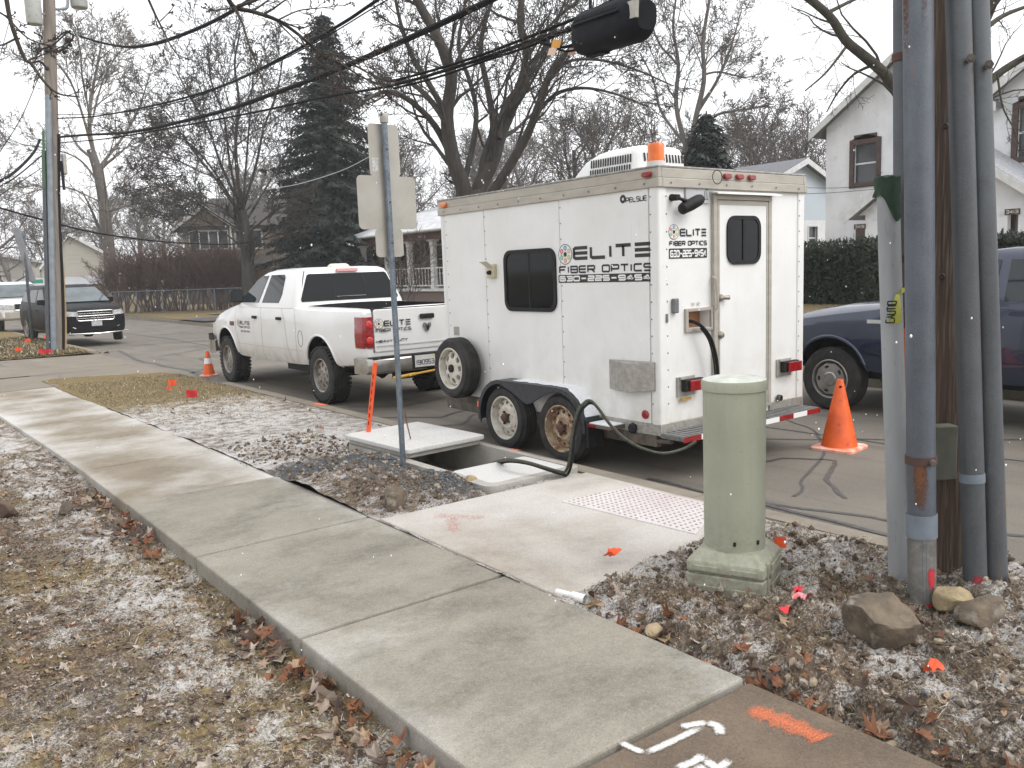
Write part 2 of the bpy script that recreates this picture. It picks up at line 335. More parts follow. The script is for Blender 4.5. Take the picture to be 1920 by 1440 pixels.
def asphalt():
    m, nt, b = newmat('worn_asphalt'); v = coords(nt, kind='World'); v2 = coords(nt, (3, .35, 1), 'World')
    c = mixc(nt, noise(nt, v, .8, 6, lo=.3, hi=.7), (.195, .172, .142), (.135, .120, .102))
    c = mixc(nt, mth(nt, 'MULTIPLY', noise(nt, v2, 1.1, 6, lo=.52, hi=.72), .6), c, (.070, .064, .058))
    c = mixc(nt, noise(nt, v, 180, 3, lo=.55, hi=.72), c, (.26, .235, .20))
    c = mixc(nt, noise(nt, v, 240, 3, lo=.58, hi=.72), c, (.045, .042, .04))
    nt.links.new(c, b.inputs['Base Color']); b.inputs['Roughness'].default_value = .8; b.inputs['Specular IOR Level'].default_value = .35
    bump(nt, b, noise(nt, v, 200, 4, lo=0, hi=1), .5, .006); return m
ASPH = asphalt()
TAR = mat('tar_sealant', (.050, .047, .044), (.085, .079, .072), 25, .6, kind='World')
FARGRASS = mat('winter_lawn', (.215, .180, .095), (.145, .125, .068), 1.2, .95, kind='World', c3=(.30, .25, .17), scale3=9, bmp=.5, bscale=30)
# ================================================================== setting
def structure(o, label=None): o['kind'] = 'structure'; (label and o.__setitem__('label', label)); return o
def sheet(name, poly, z, m):
    b = MB(); b.add([(x, y, z) for x, y in poly], [tuple(range(len(poly)))]); return b.build(name, m, smooth=0)
structure(sheet('ground', [(-300, -60), (400, -60), (400, 500), (-300, 500)], -.30, FARGRASS))
structure(sheet('street', [(4.5, -12), (10.75, -12), (10.75, 260), (4.5, 260)], -.12, ASPH), 'worn brown-grey asphalt street with tar-sealed cracks')
def masked(me, msk):
    a = me.color_attributes.new('mask', 'FLOAT_COLOR', 'POINT'); a.data.foreach_set('color', np.ascontiguousarray(msk, np.float32).ravel())
def grid(name, xs, ys, hf, mf, m, hole=None):
    X, Y = np.meshgrid(xs, ys); Z = hf(X, Y); V = np.stack([X, Y, Z], -1).reshape(-1, 3)
    nx, ny = len(xs), len(ys); i = np.arange(nx*ny).reshape(ny, nx)
    F = np.stack([i[:-1, :-1], i[:-1, 1:], i[1:, 1:], i[1:, :-1]], -1).reshape(-1, 4)
    if hole is not None:
        cx = V[F, 0].mean(1); cy = V[F, 1].mean(1); F = F[~hole(cx, cy)]
    me = arrays(name, V, F, m)
    R_, G_, B_ = mf(X, Y); masked(me, np.stack([R_, G_, B_, np.ones_like(R_)], -1).reshape(-1, 4))
    return structure(link(bpy.data.objects.new(name, me)))
def in_poly(px, py, P):
    r = np.zeros(np.shape(px), bool); n = len(P)
    for i in range(n):
        x0, y0 = P[i]; x1, y1 = P[(i+1) % n]
        c = ((y0 > py) != (y1 > py)) & (px < (x1-x0)*(py-y0)/(y1-y0+1e-12)+x0); r ^= c
    return r
SWX = lambda y: -.20*sstep(7.0, 16.0, y)      # the walk drifts left further off
PAD = [(2.585, 4.88), (3.52, 4.86), (4.41, 4.84), (4.41, 3.45), (3.75, 3.10), (2.9, 3.02), (2.585, 3.05)]
def h_park(x, y):
    big = (fbm(x*1.3, y*1.3, 3)-.5)
    near = 1-sstep(2.6, 3.4, y)
    h = .015+.05*big+.035*(fbm(x*7, y*7, 8, 4)-.5)*(.7+2.6*near)+.055*(fbm(x*22, y*22, 12, 4, .6)-.5)*(.22+1.1*near)
    h = h+near*(.10*(fbm(x*3.1, y*3.1, 5)-.35)+.14*np.maximum(0, fbm(x*6.5, y*6.5, 15, 3)-.5)-.10*np.maximum(0, fbm(x*5, y*5, 16, 3)-.56))
    h = h+near*.10*np.exp(-((x-4.0)**2+(y-1.45)**2)/.25)
    for cx, cy, a, r in ((3.25, 6.25, .10, .3), (2.98, 5.35, .11, .28), (2.8, 6.0, .07, .3), (3.35, 5.25, .08, .2), (3.05, 6.9, .05, .4)):
        h = h+a*np.exp(-((x-cx)**2+(y-cy)**2)/r**2)*(.6+.9*fbm(x*9, y*9, 31, 3))
    h = h-(.09*near+.012)*(1-sstep(2.60, 2.80, x-SWX(y)))
    h = h*(1-.8*sstep(4.25, 4.42, x))-.015*sstep(4.25, 4.42, x)
    h = np.where(in_poly(x, y, PAD), -.05, h)
    h = np.where((x > 3.46) & (x < 4.42) & (y > 4.86) & (y < 7.2), -.04, h)
    return h
def m_park(x, y):
    near = 1-sstep(2.4, 3.2, y)
    g = sstep(8.5, 12.5, y+1.2*(fbm(x*2, y*2, 50)-.5)*2)*.8+.20*near
    s = .63-.36*sstep(10.8, 12.8, y+.8*(fbm(x*2, y*2, 51)-.5))-.16*near+.05*sstep(3.8, 4.3, x)
    s = s-.12*sstep(3.9, 4.3, x)*sstep(7.5, 9, y)
    gv = np.zeros_like(x)
    for cx, cy, r in ((3.28, 6.3, .34), (3.42, 5.2, .26), (2.78, 6.55, .3)):
        gv = gv+1.1*np.exp(-((x-cx)**2+(y-cy)**2)/r**2)
    s = s-.35*np.clip(gv, 0, 1)
    s = s-.30*np.exp(-((x-2.95)**2+(y-5.5)**2)/.25)
    gv = np.clip(gv+.15*near*(fbm(x*1.7, y*1.7, 71) > .55), 0, 1)
    s = s+near*.35*(fbm(x*1.1+5, y*1.1, 72)-.5)+(.20+.35*near)*(fbm(x*4.2, y*4.2, 73, 4)-.5)
    return s, np.clip(g, 0, 1), gv
ys = np.concatenate([np.arange(-1.5, .6, .05), np.arange(.6, 4, .014), np.arange(4, 8, .022), np.arange(8, 17.2, .05)])
grid('parkway', np.arange(2.35, 4.44, .016), ys, h_park, m_park, GROUND,
     lambda x, y: ((x > 3.56) & (x < 4.34) & (y > 4.95) & (y < 7.1)) | (x < 2.56+SWX(y)) | (y > 15.6+(4.4-x)*.45+.25*fbm(x*3, y*3, 9)))
def h_lawn(x, y):
    e = 1.40+SWX(y)-x
    h = -.085+.05*sstep(6.5, 9.5, y)+.05*(fbm(x*1.1, y*1.1, 21)-.5)+.022*(fbm(x*9, y*9, 22, 4)-.5)+.05*(fbm(x*26, y*26, 23, 3, .6)-.5)
    return h+.06*sstep(.25, 1.6, e)-.025*np.exp(-((e-.10)/.08)**2)
def m_lawn(x, y):
    e = 1.40+SWX(y)-x
    s = .45+.12*(fbm(x*1.2, y*1.2, 61)-.5)*2*.8+.34*(fbm(x*5, y*5, 65, 4)-.5)+.13*np.exp(-((e-.35)/.22)**2)*sstep(1, 3, y)+.06*sstep(6, 11, y)
    g = .42+.7*(fbm(x*1.5, y*1.5, 62)-.5)+.1*sstep(.8, 2, e)
    return s, np.clip(g, 0, 1), .15*(fbm(x*2.2, y*2.2, 63) > .62)
ys = np.concatenate([np.arange(-2, 1, .08), np.arange(1, 5.5, .016), np.arange(5.5, 9, .03), np.arange(9, 15.8, .06)])
xs = np.concatenate([np.arange(-9, -2.4, .12), np.arange(-2.4, 1.43, .018)])
grid('lawn', xs, ys, h_lawn, m_lawn, GROUND, lambda x, y: x > 1.425+SWX(y))
# ------------------------------------------------------------------ sidewalk: one slab per joint
sw = structure(thing('sidewalk', None, None), 'concrete sidewalk running away beside the curb strip')
def slab(y0, y1, m, dz=0, label=None):
    a, b_ = 1.41, 2.58; b = MB(); g_ = .012
    P = [(a+SWX(y0), y0+g_), (b_+SWX(y0), y0+g_), (b_+SWX(y1), y1-g_), (a+SWX(y1), y1-g_)]
    b.prism(P, lambda x, y, t: (x, y, t), -.16, dz)
    return b.build('concrete_slab', m, sw, 0, bevel=.011, label=label)
slab(-1.1, .42, COLD, -.002); slab(.42, 1.94, COLD, -.004, 'old brown slab with white and orange paint marks')
slab(1.94, 3.50, CNEW, .004); slab(3.50, 5.0, CNEW, .004); slab(5.0, 6.62, CNEW, .004)
for a, b_ in ((6.62, 8.15), (8.15, 9.7), (9.7, 11.3), (11.3, 12.9), (12.9, 15.4)): slab(a, b_, CSNOW, -.002)
structure(sheet('walk_bed', [(1.0, -1.2), (2.62, -1.2), (2.62, 15.6), (1.0, 15.6)], -.14, COLD))
# ------------------------------------------------------------------ driveway
dv = structure(thing('driveway', None, None), 'broad concrete driveway apron crossing the walk')
def dslab(P, z=0.0):
    b = MB(); b.prism(P, lambda x, y, t: (x, y, t), -.2, z); return b.build('concrete_slab', CDRV, dv, 0, bevel=.01)
dslab([(-9, 15.42), (2.37, 15.42), (2.36, 17.6), (-9, 17.6)], .004)
dslab([(-9, 17.63), (2.35, 17.63), (2.2, 22.0), (-9, 22.6)], .012)
bq = MB(); Q = [(2.39, 15.42), (4.42, 13.45), (4.62, 13.45), (4.62, 22.9), (4.42, 22.9), (2.23, 22.0)]
zq = [.0, -.02, -.10, -.10, -.02, .008]
bq.add([(x, y, z) for (x, y), z in zip(Q, zq)], [(0, 1, 4, 5), (1, 2, 3, 4)]); bq.build('apron', CDRV, dv, 0)
bq = MB()
for P in ([(2.2, 22.02), (1.2, 20.6), (-.5, 19.6), (-4, 19.2)], [(2.38, 15.41), (2.8, 17.3), (2.9, 19.4), (2.25, 21.9)], [(-6, 17.62), (2.3, 17.62), (4.3, 17.9)]):
    p = np.array(P, float); tt = np.linspace(0, 1, 24); q = np.stack([np.interp(tt, np.linspace(0, 1, len(p)), p[:, k]) for k in range(2)], 1)
    q += .05*(np.stack([fbm(q[:, 0]*4, q[:, 1]*4, 5), fbm(q[:, 0]*4, q[:, 1]*4, 6)], 1)-.5)
    wd = .014+.012*fbm(tt*9, tt, 3)
    V = [(x, y-w_, .0165) for (x, y), w_ in zip(q, wd)]+[(x, y+w_, .0165) for (x, y), w_ in zip(q, wd)]
    n = len(q); bq.add(V, [(i, i+1, n+i+1, n+i) for i in range(n-1)])
bq.build('crack', TAR, dv, 0)
# ------------------------------------------------------------------ curb, one length per joint
cb = structure(thing('curb', None, None), 'low concrete curb along the street')
def curb(x0, y0, y1, m=CCURB):
    b = MB(); b.prism([(x0, -.3), (x0+.20, -.3), (x0+.185, -.035), (x0+.165, -.004), (x0, 0)], lambda x, z, t: (x, t, z), y0+.004, y1-.004)
    return b.build('curb_section', m, cb, 30)
yy = -6.0
while yy < 13.3: curb(4.42, yy, min(yy+2.45, 13.45)); yy += 2.45
for k in range(8): curb(4.42-.02*k, 22.9+k*3, 25.9+k*3)
for k in range(24): curb(10.62, -10+k*5, -5+k*5).scale = (1, 1, 1)
# ------------------------------------------------------------------ pad with dome panel
pad = structure(thing('concrete_pad', None, None), 'snow-dusted concrete pad between walk and curb')
b = MB(); b.prism(PAD, lambda x, y, t: (x, y, t), -.12, .012); b.build('pad_slab', CPAD, pad, 0, bevel=.012)
DP = [(3.70, 4.33), (4.36, 4.26), (4.36, 3.50), (3.80, 3.22)]
DOME = concrete('worn_dome_panel', (.46, .385, .375), (.42, .345, .34), (.32, .25, .25), .8, 3, snow_lo=.25, streak=.2)
b = MB(); b.prism(DP, lambda x, y, t: (x, y, t), .0, .017); b.build('dome_panel', DOME, pad, 0, label='pale pink tactile panel with rows of domes')
b = MB(); DOMD = mat('dome_top', (.30, .235, .23), (.44, .385, .375), 55, .8)
for i in range(16):
    for j in range(22):
        x = 3.74+i*.041; y = 3.24+j*.05
        if in_poly(np.array(x-.02), np.array(y), DP) and in_poly(np.array(x+.02), np.array(y), DP): b.lathe([(.010, .0165), (.009, .0205), (.005, .022)], (x, y, 0), n=6)
o = b.build('dome', DOMD, pad); o['kind'] = 'stuff'
# ------------------------------------------------------------------ tar lines on the street
def tarline(P, w_=.03):
    p = np.array(P, float); n = 10*(len(p)-1)+1; tt = np.linspace(0, len(p)-1, n)
    q = np.stack([np.interp(tt, np.arange(len(p)), p[:, k]) for k in range(2)], 1)
    d = np.gradient(q, axis=0); d /= np.linalg.norm(d, axis=1)[:, None]; nn = np.stack([-d[:, 1], d[:, 0]], 1)
    w_ = w_*.62; q = q+nn*(.16*(fbm(q[:, 0]*2.2, q[:, 1]*2.2, 77)-.5))[:, None]
    ww = w_*(.6+.9*fbm(tt*3, tt*0, 15))[:, None]
    V = np.concatenate([q-nn*ww, q+nn*ww]); b = MB(); b.add([(x, y, -.116) for x, y in V], [(i, i+1, n+i+1, n+i) for i in range(n-1)])
    o = b.build('tar_line', TAR, bpy.data.objects['street'], 0); return o
for P, w_ in (([(4.9, 3.9), (5.25, 2.8), (5.9, 1.2), (6, -3)], .035), ([(4.72, 4.6), (4.8, 3.0), (4.95, 1.5)], .03), ([(5.6, 4.5), (6.3, 4.35), (6.5, 4.0), (5.9, 3.7), (5.5, 3.3)], .03), ([(5.3, 3.6), (6.6, 4.1), (7.6, 4.9), (8.4, 6.3)], .02),
             ([(6.2, 5.6), (7.4, 4.4), (8.4, 3.2), (9.2, 2.6)], .025), ([(7.2, 3.9), (8.1, 4.1), (9.6, 3.4)], .022), ([(7.3, 9), (7.4, 5.5), (7.5, 3.0), (7.7, 0)], .025), ([(4.8, 9.3), (5.4, 8.5), (6.2, 8.9), (6.9, 8.0)], .04), ([(4.75, 8.2), (5.3, 7.9), (5.8, 8.4), (6.6, 8.3)], .03),
             ([(5.0, 10.2), (5.6, 9.7), (6.6, 9.9)], .03), ([(4.9, 16.5), (5.6, 17.4), (6.0, 19.5), (7.5, 20.4), (9, 19.2)], .05), ([(4.75, 15), (5.0, 17), (4.9, 20), (5.3, 24)], .07), ([(7.3, 14), (7.2, 20), (7.5, 27), (7.3, 40)], .05), ([(5.5, 21), (7.4, 22.5), (9.6, 21.8)], .05), ([(6, 25.5), (8.2, 25), (10, 26.4)], .05)): tarline(P, w_)
structure(sheet('gutter_patch', [(4.63, -6), (4.93, -6), (4.96, 1), (4.94, 3), (4.97, 4.6), (4.64, 4.6)], -.1165, mat('dark_gutter_asphalt', (.105, .098, .088), (.062, .058, .053), 14, .85, kind='World', c3=(.24, .215, .18), scale3=120, lo3=.56, hi3=.72, bmp=.6, bscale=150)), 'dark patched asphalt strip along the curb')
for o_ in (tarline([(4.96, 4.7), (4.95, 3), (4.97, 1), (4.94, -5)], .035), tarline([(4.65, 4.7), (4.66, 2.5), (4.65, 0), (4.66, -5)], .04)): o_.location.z = .004
# ------------------------------------------------------------------ far side of the street
def h_far(x, y): return .015+.72*sstep(10.9, 16.5, x)*(1-sstep(17, 30, y))+.05*(fbm(x*.6, y*.6, 90)-.5)
def m_far(x, y): return .34+.25*(fbm(x*.7, y*.7, 91)-.5), .85*np.ones_like(x), np.zeros_like(x)
grid('far_lawn', np.concatenate([np.arange(10.78, 18, .25), np.arange(18, 110, 3)]), np.concatenate([np.arange(-14, 34, .5), np.arange(34, 160, 3)]), h_far, m_far, GROUND)
def h_isl(x, y): return .012+.03*fbm(x*2, y*2, 93)+.02*(fbm(x*12, y*12, 95)-.5)
def m_isl(x, y): return .20+.2*(fbm(x*1.5, y*1.5, 94)-.5), .95*np.ones_like(x), np.zeros_like(x)
grid('grass_strip', np.arange(-9, 4.45, .06), np.arange(21.9, 46, .12), h_isl, m_isl, GROUND, lambda x, y: (x > 4.40-.02*(y-22.9)/3) | (y < 22.05+.3*(x < 2.2)*(2.2-x)*.1))
structure(sheet('far_driveway', [(10.6, 33.5), (60, 36), (60, 39), (10.6, 37)], .06, mat('dark_asphalt', (.055, .052, .058), (.085, .08, .082), 2, .85, kind='World')))
structure(sheet('far_walk', [(13.2, 40.2), (60, 42.5), (60, 44), (13.2, 41.3)], .055, CDRV))
# ================================================================== lettering: squared stroke alphabet
GL = {'E': [[(1,1),(.12,1),(0,.88),(0,.12),(.12,0),(1,0)],[(0,.5),(1,.5)]], '=': [[(0,1),(1,1)],[(0,.5),(1,.5)],[(0,0),(1,0)]],
 'L': [[(0,1),(0,.12),(.12,0),(1,0)]], 'I': [[(.5,1),(.5,0)]], 'T': [[(0,1),(1,1)],[(.5,1),(.5,0)]], 'F': [[(1,1),(.1,1),(0,.9),(0,0)],[(0,.5),(.85,.5)]],
 'B': [[(0,0),(0,1),(.9,1),(1,.9),(1,.6),(.9,.5),(0,.5)],[(.9,.5),(1,.4),(1,.1),(.9,0),(0,0)]], 'R': [[(0,0),(0,1),(.9,1),(1,.9),(1,.55),(.9,.45),(0,.45)],[(.55,.45),(1,0)]],
 'O': [[(.12,0),(0,.12),(0,.88),(.12,1),(.88,1),(1,.88),(1,.12),(.88,0),(.12,0)]], 'P': [[(0,0),(0,1),(.9,1),(1,.9),(1,.5),(.9,.4),(0,.4)]],
 'C': [[(1,1),(.12,1),(0,.88),(0,.12),(.12,0),(1,0)]], 'S': [[(1,1),(.1,1),(0,.9),(0,.6),(.1,.5),(.9,.5),(1,.4),(1,.1),(.9,0),(0,0)]],
 'U': [[(0,1),(0,.12),(.12,0),(.88,0),(1,.12),(1,1)]], 'A': [[(0,0),(.5,1),(1,0)],[(.2,.35),(.8,.35)]], 'M': [[(0,0),(0,1),(.5,.4),(1,1),(1,0)]], 'X': [[(0,0),(1,1)],[(0,1),(1,0)]],
 'H': [[(0,0),(0,1)],[(1,0),(1,1)],[(0,.5),(1,.5)]], 'V': [[(0,1),(.5,0),(1,1)]], 'Y': [[(0,1),(.5,.5),(1,1)],[(.5,.5),(.5,0)]], 'D': [[(0,0),(0,1),(.8,1),(1,.8),(1,.2),(.8,0),(0,0)]],
 'N': [[(0,0),(0,1),(1,0),(1,1)]], 'J': [[(1,1),(1,.12),(.88,0),(0,0)]], '-': [[(.1,.5),(.9,.5)]], ' ': [],
 '1': [[(.5,1),(.5,0)]], '7': [[(0,1),(1,1),(.4,0)]], '8': [[(0,0),(0,1),(1,1),(1,0),(0,0)],[(0,.5),(1,.5)]],
 '4': [[(.74,1),(.74,0)],[(.70,.98),(.02,.36)],[(0,.30),(1,.30)]], '6': [[(1,1),(.12,1),(0,.88),(0,.12),(.12,0),(.88,0),(1,.12),(1,.42),(.9,.52),(0,.52)]],
 '9': [[(0,0),(.88,0),(1,.12),(1,.88),(.88,1),(.12,1),(0,.88),(0,.58),(.1,.48),(1,.48)]], '3': [[(0,1),(.9,1),(1,.9),(1,.1),(.9,0),(0,0)],[(.2,.5),(1,.5)]],
 '2': [[(0,1),(.9,1),(1,.9),(1,.6),(.9,.5),(.1,.5),(0,.4),(0,0),(1,0)]]}
GL['0'] = GL['O']; GL['5'] = GL['S']
def ribbon(P, t):
    p = np.array(P, float); n = len(p); cl = np.allclose(p[0], p[-1]); d = p[1:]-p[:-1]; d /= np.linalg.norm(d, axis=1)[:, None]; L = []; Q = []
    for i in range(n):
        a = d[i-1] if i > 0 else (d[-1] if cl else d[0]); b = d[i] if i < n-1 else (d[0] if cl else d[-1])
        na = np.array([-a[1], a[0]]); nb = np.array([-b[1], b[0]]); m = na+nb; m /= np.linalg.norm(m); s = t/2/max(.45, m@na)
        L.append(p[i]+m*s); Q.append(p[i]-m*s)
    return L, Q
def text(b, s, org, U, V, w_, h, t, gap=.35, off=None, ratio=None, total=None, mi=0):
    """strokes of s on the plane through org with axes U (reading direction) and V (up)"""
    org, U, V = (np.array(k, float) for k in (org, U, V)); U /= np.linalg.norm(U); V /= np.linalg.norm(V); nrm = np.cross(U, V)
    wid = lambda c: .22 if c in 'I1' else (.55 if c in ' ' else 1)
    k = sum(wid(c) for c in s)+gap*(len(s)-1)
    if total: w_ = (total-t)/k
    x = t/2
    for c in s:
        cw = w_*wid(c)
        for P in GL.get(c, []):
            pts = [(x+(px if c not in 'I1' else px)*cw, t/2+py*(h-t)) for px, py in P]
            L, Q = ribbon(pts, t); n = len(L)
            b.add([org+U*q[0]+V*q[1]+nrm*.0015 for q in L]+[org+U*q[0]+V*q[1]+nrm*.0015 for q in Q], [(i, i+1, n+i+1, n+i) for i in range(n-1)], mi)
        x += cw+gap*w_
    return b
def disc(b, c, U, V, r0, r1, off=.0015, n=24, mi=0):
    c, U, V = (np.array(k, float) for k in (c, U, V)); nrm = np.cross(U, V); P = []
    for r in (r0, r1):
        for k in range(n):
            a = 2*math.pi*k/n; P.append(c+U*r*math.cos(a)+V*r*math.sin(a)+nrm*off)
    if r0 <= 0: b.add(P[n:], [tuple(range(n))], mi)
    else: b.add(P, [(k, (k+1) % n, n+(k+1) % n, n+k) for k in range(n)], mi)
LOGOM = [DECAL, DWHITE]+[mat('logo_'+n_, c, None, rough=.45) for n_, c in (('blue', (.10, .28, .50)), ('yellow', (.62, .42, .10)), ('lime', (.38, .46, .12)), ('orange', (.62, .24, .10)), ('green', (.15, .38, .24)), ('red', (.58, .08, .07)))]
def logo(c, U, V, r, parent):
    b = MB(); disc(b, c, U, V, r*.93, r, .002); disc(b, c, U, V, 0, r*.93, .0013, mi=1)
    disc(b, c, U, V, 0, r*.2, .002); disc(b, c, U, V, r*.22, r*.26, .002)
    for k in range(6):
        a = R(90-60*k); q = np.array(c)+np.array(U)*math.cos(a)*r*.6+np.array(V)*math.sin(a)*r*.6
        disc(b, q, U, V, 0, r*.25, .002, 12, 2+k); disc(b, q, U, V, r*.07, r*.12, .003, 10, 1)
    return b.build('logo', LOGOM, parent, 0, fix=False, label='round logo with six coloured fibre dots')
# ================================================================== wheels
def holed(b, r0, r1, n, hole, h, seg=None, mi=0, cx=0.0, sgn=-1, depth=.02):
    """annulus of n sectors, each with a hole; hole(u,v) ring in sector coords (-1..1); faces -x, offset h(r)"""
    S = [(-1,-1),(0,-1),(1,-1),(1,0),(1,1),(0,1),(-1,1),(-1,0)]
    for k in range(n):
        a0 = 2*math.pi*k/n; da = math.pi/n
        def P(u, v, dx=0):
            r = (r0+r1)/2+(r1-r0)/2*v; a = a0+da*u; return (cx+sgn*(h(r)-dx), r*math.cos(a), r*math.sin(a))
        V = [P(*s) for s in S]+[P(*hole(i)) for i in range(8)]+[P(*hole(i), depth) for i in range(8)]
        b.add(V, [(i, (i+1) % 8, 8+(i+1) % 8, 8+i) for i in range(8)]+[(8+i, 8+(i+1) % 8, 16+(i+1) % 8, 16+i) for i in range(8)], mi)
def round_hole(su, sv, ov=0):
    return lambda i: (su*math.cos(R(-135+45*i))*1.15, ov+sv*math.sin(R(-135+45*i))*1.15)
def trap_hole(su, sv, ov=0, top=1.0):
    S = [(-1,-1),(0,-1),(1,-1),(1,0),(1,1),(0,1),(-1,1),(-1,0)]
    return lambda i: (su*S[i][0]*(1 if S[i][1] < 1 else top)*(.86 if abs(S[i][0]*S[i][1]) == 1 else 1), ov+sv*S[i][1]*(.86 if abs(S[i][0]*S[i][1]) == 1 else 1))
def tyre_mesh(name, R_, rr, wd, tread=0):
    """axis x, outer face at x=0, inward to +wd"""
    b = MB(); s = R_-rr
    prof = [(rr, .012), (rr+.012, .004), (rr+s*.45, -.004), (rr+s*.75, 0), (R_-.022, .016), (R_-.004, .034)]
    n = 5
    for k in range(n):
        a = .034+(wd-.068)*k/n; c = .034+(wd-.068)*(k+1)/n
        if k: prof += [(R_-.009, a+.002), (R_, a+.006)]
        else: prof += [(R_, a+.004)]
        prof += [(R_, c-.006), (R_-.009, c-.002)]
    prof += [(R_-.022, wd-.016), (rr+s*.6, wd+.002), (rr, wd-.012)]
    b.lathe([(r, h) for r, h in prof], axis='x', n=56, closed=True)
    if tread:   # knobbly shoulder blocks
        for k in range(tread):
            a = 2*math.pi*(k+.5)/tread
            for xx in (.028, wd-.028):
                c = np.array([xx, math.cos(a)*(R_-.004), math.sin(a)*(R_-.004)]); rad = np.array([0, math.cos(a), math.sin(a)]); tn = np.array([0, -math.sin(a), math.cos(a)])
                b.obox(c, np.array([.026, 0, 0]), tn*(math.pi*R_/tread*.62), rad*.013)
    return b.mesh(name, RUBBER, 30)
def place(name, me, parent, loc=(0, 0, 0), rz=0, label=None):
    o = bpy.data.objects.new(name, me); link(o, parent); o.location = loc; o.rotation_euler = (0, 0, rz)
    if label: o['label'] = label
    return o
def hub(b, cx, r, n=5, R2=.05, mi=0, sgn=-1):
    b.lathe([(R2*1.15, 0), (R2, sgn*.03), (R2*.7, sgn*.042), (0, sgn*.045)], (cx, 0, 0), 'x', 16, mi)
    for k in range(n):
        a = 2*math.pi*k/n; b.lathe([(.012, 0), (.012, sgn*.022), (.006, sgn*.026)], (cx+.002, r*math.cos(a), r*math.sin(a)), 'x', 6, mi)
def dish(rr, x0=.012):
    """rim lip and barrel, axis x"""
    return [(rr+.012, x0-.006), (rr+.004, x0-.012), (rr-.006, x0-.008), (rr-.014, x0+.02), (rr-.018, x0+.075)]
# ================================================================== trailer
tr = thing('enclosed_trailer', 'white enclosed fibre splicing trailer parked at the curb behind the white pickup', 'trailer', (5.0, 4.59, -.12))
W_, L_, ZB, ZP, ZT, ZTT = 1.94, 3.12, .364, .459, 2.331, 2.481
HX0, HX1, HZ0, HZ1 = .33, .615, 1.205, 1.345            # cable hatch opening
b = MB()
b.box(.012, W_-.012, .16, L_-.05, ZB+.02, ZTT-.02)
b.build('body', TWHITE, tr, 0, bevel=.01)
b = MB()   # rear wall, with the hatch cut out
for x0, x1, z0, z1 in ((.012, HX0, ZB+.02, ZTT-.02), (HX1, W_-.012, ZB+.02, ZTT-.02), (HX0, HX1, ZB+.02, HZ0), (HX0, HX1, HZ1, ZTT-.02)):
    b.box(x0, x1, .008, .158, z0, z1)
b.build('rear_wall', TWHITE, tr, 0)
# side skin panels with seams
for i, (y0, y1) in enumerate(((.10, 1.172), (1.172, 2.312), (2.312, 3.02))):
    b = MB(); b.box(-.004, .013, y0+.003, y1-.003, ZP-.03, ZT+.02); b.build('side_panel', TWHITE, tr, 0, bevel=.002)
    b = MB(); b.box(W_-.013, W_+.004, y0+.003, y1-.003, ZP-.03, ZT+.02); b.build('side_panel', TWHITE, tr, 0)
SEAM = mat('seam_grey', (.33, .31, .28), (.24, .22, .19), 12, .6)
for y in (1.172, 2.312): b = MB(); b.box(-.0005, .012, y-.004, y+.004, ZP, ZT); b.build('seam', SEAM, tr, 0)
b = MB(); b.box(-.008, .10, -.006, .096, ZP-.02, ZT+.02); b.build('corner_post', TWHITE, tr, 0, bevel=.02, seg=3)
b = MB(); b.box(W_-.09, W_+.008, -.006, .096, ZP-.02, ZT+.02); b.build('corner_post', TWHITE, tr, 0, bevel=.012)
b = MB(); b.box(-.006, W_+.006, L_-.10, L_, ZB+.05, ZTT+.03); b.build('front_wall', TWHITE, tr, 0, bevel=.045, seg=4)
# rivets
RIV = mat('dull_rivets', (.22, .20, .18), None, rough=.5, metal=.4); b = MB()
for y in (1.155, 2.298, 2.99, .075):
    for k in range(13): b.lathe([(.0075, 0), (.005, -.004), (0, -.005)], (-.0045-(.004 if y < .1 else 0), y, .62+k*.137), 'x', 6)
for x in (.085, W_-.075):
    for k in range(13): b.lathe([(.0075, 0), (.005, -.004), (0, -.005)], (x, -.007, .62+k*.137), 'y', 6)
for k in range(10): b.lathe([(.009, 0), (.006, -.005), (0, -.006)], (-.0275, .12+k*.32, 2.366), 'x', 6)
for k in range(6): b.lathe([(.009, 0), (.006, -.005), (0, -.006)], (.12+k*.34, -.0315, 2.366), 'y', 6)
o = b.build('rivet', RIV, tr); o['kind'] = 'stuff'
# roof trim in two steps and roof
for nm, e, z0, z1 in (('roof_trim', .022, ZT, ZT+.072), ('upper_trim', .012, ZT+.0725, ZTT)):
    b = MB(); t = .03
    b.box(-e, t, -e-.004, L_+.0, z0, z1); b.box(W_-t, W_+e, -e-.004, L_, z0, z1); b.box(t, W_-t, -e-.004, t, z0, z1)
    b.build(nm, ALU, tr, 0, bevel=.006)
b = MB(); b.box(-.016, W_+.016, -.018, L_+.01, ZTT, ZTT+.018); b.build('roof', mat('frosted_roof_edge', (.22, .21, .18), (.36, .35, .33), 20, .7), tr, 0, bevel=.006)
b = MB(); b.box(-.006, .05, L_-.11, L_+.02, ZT+.05, ZTT+.05); b.build('corner_cap', WHITE, tr, 0, bevel=.02, seg=3)
# skirt of diamond plate
for q in ((-.006, .02, .021, .72), (-.008, .63, -.010, .02), (1.43, W_+.006, -.010, .02)): b = MB(); b.box(*q, ZB-.002, ZP); b.build('kick_plate', DIAMOND, tr, 0, bevel=.003)
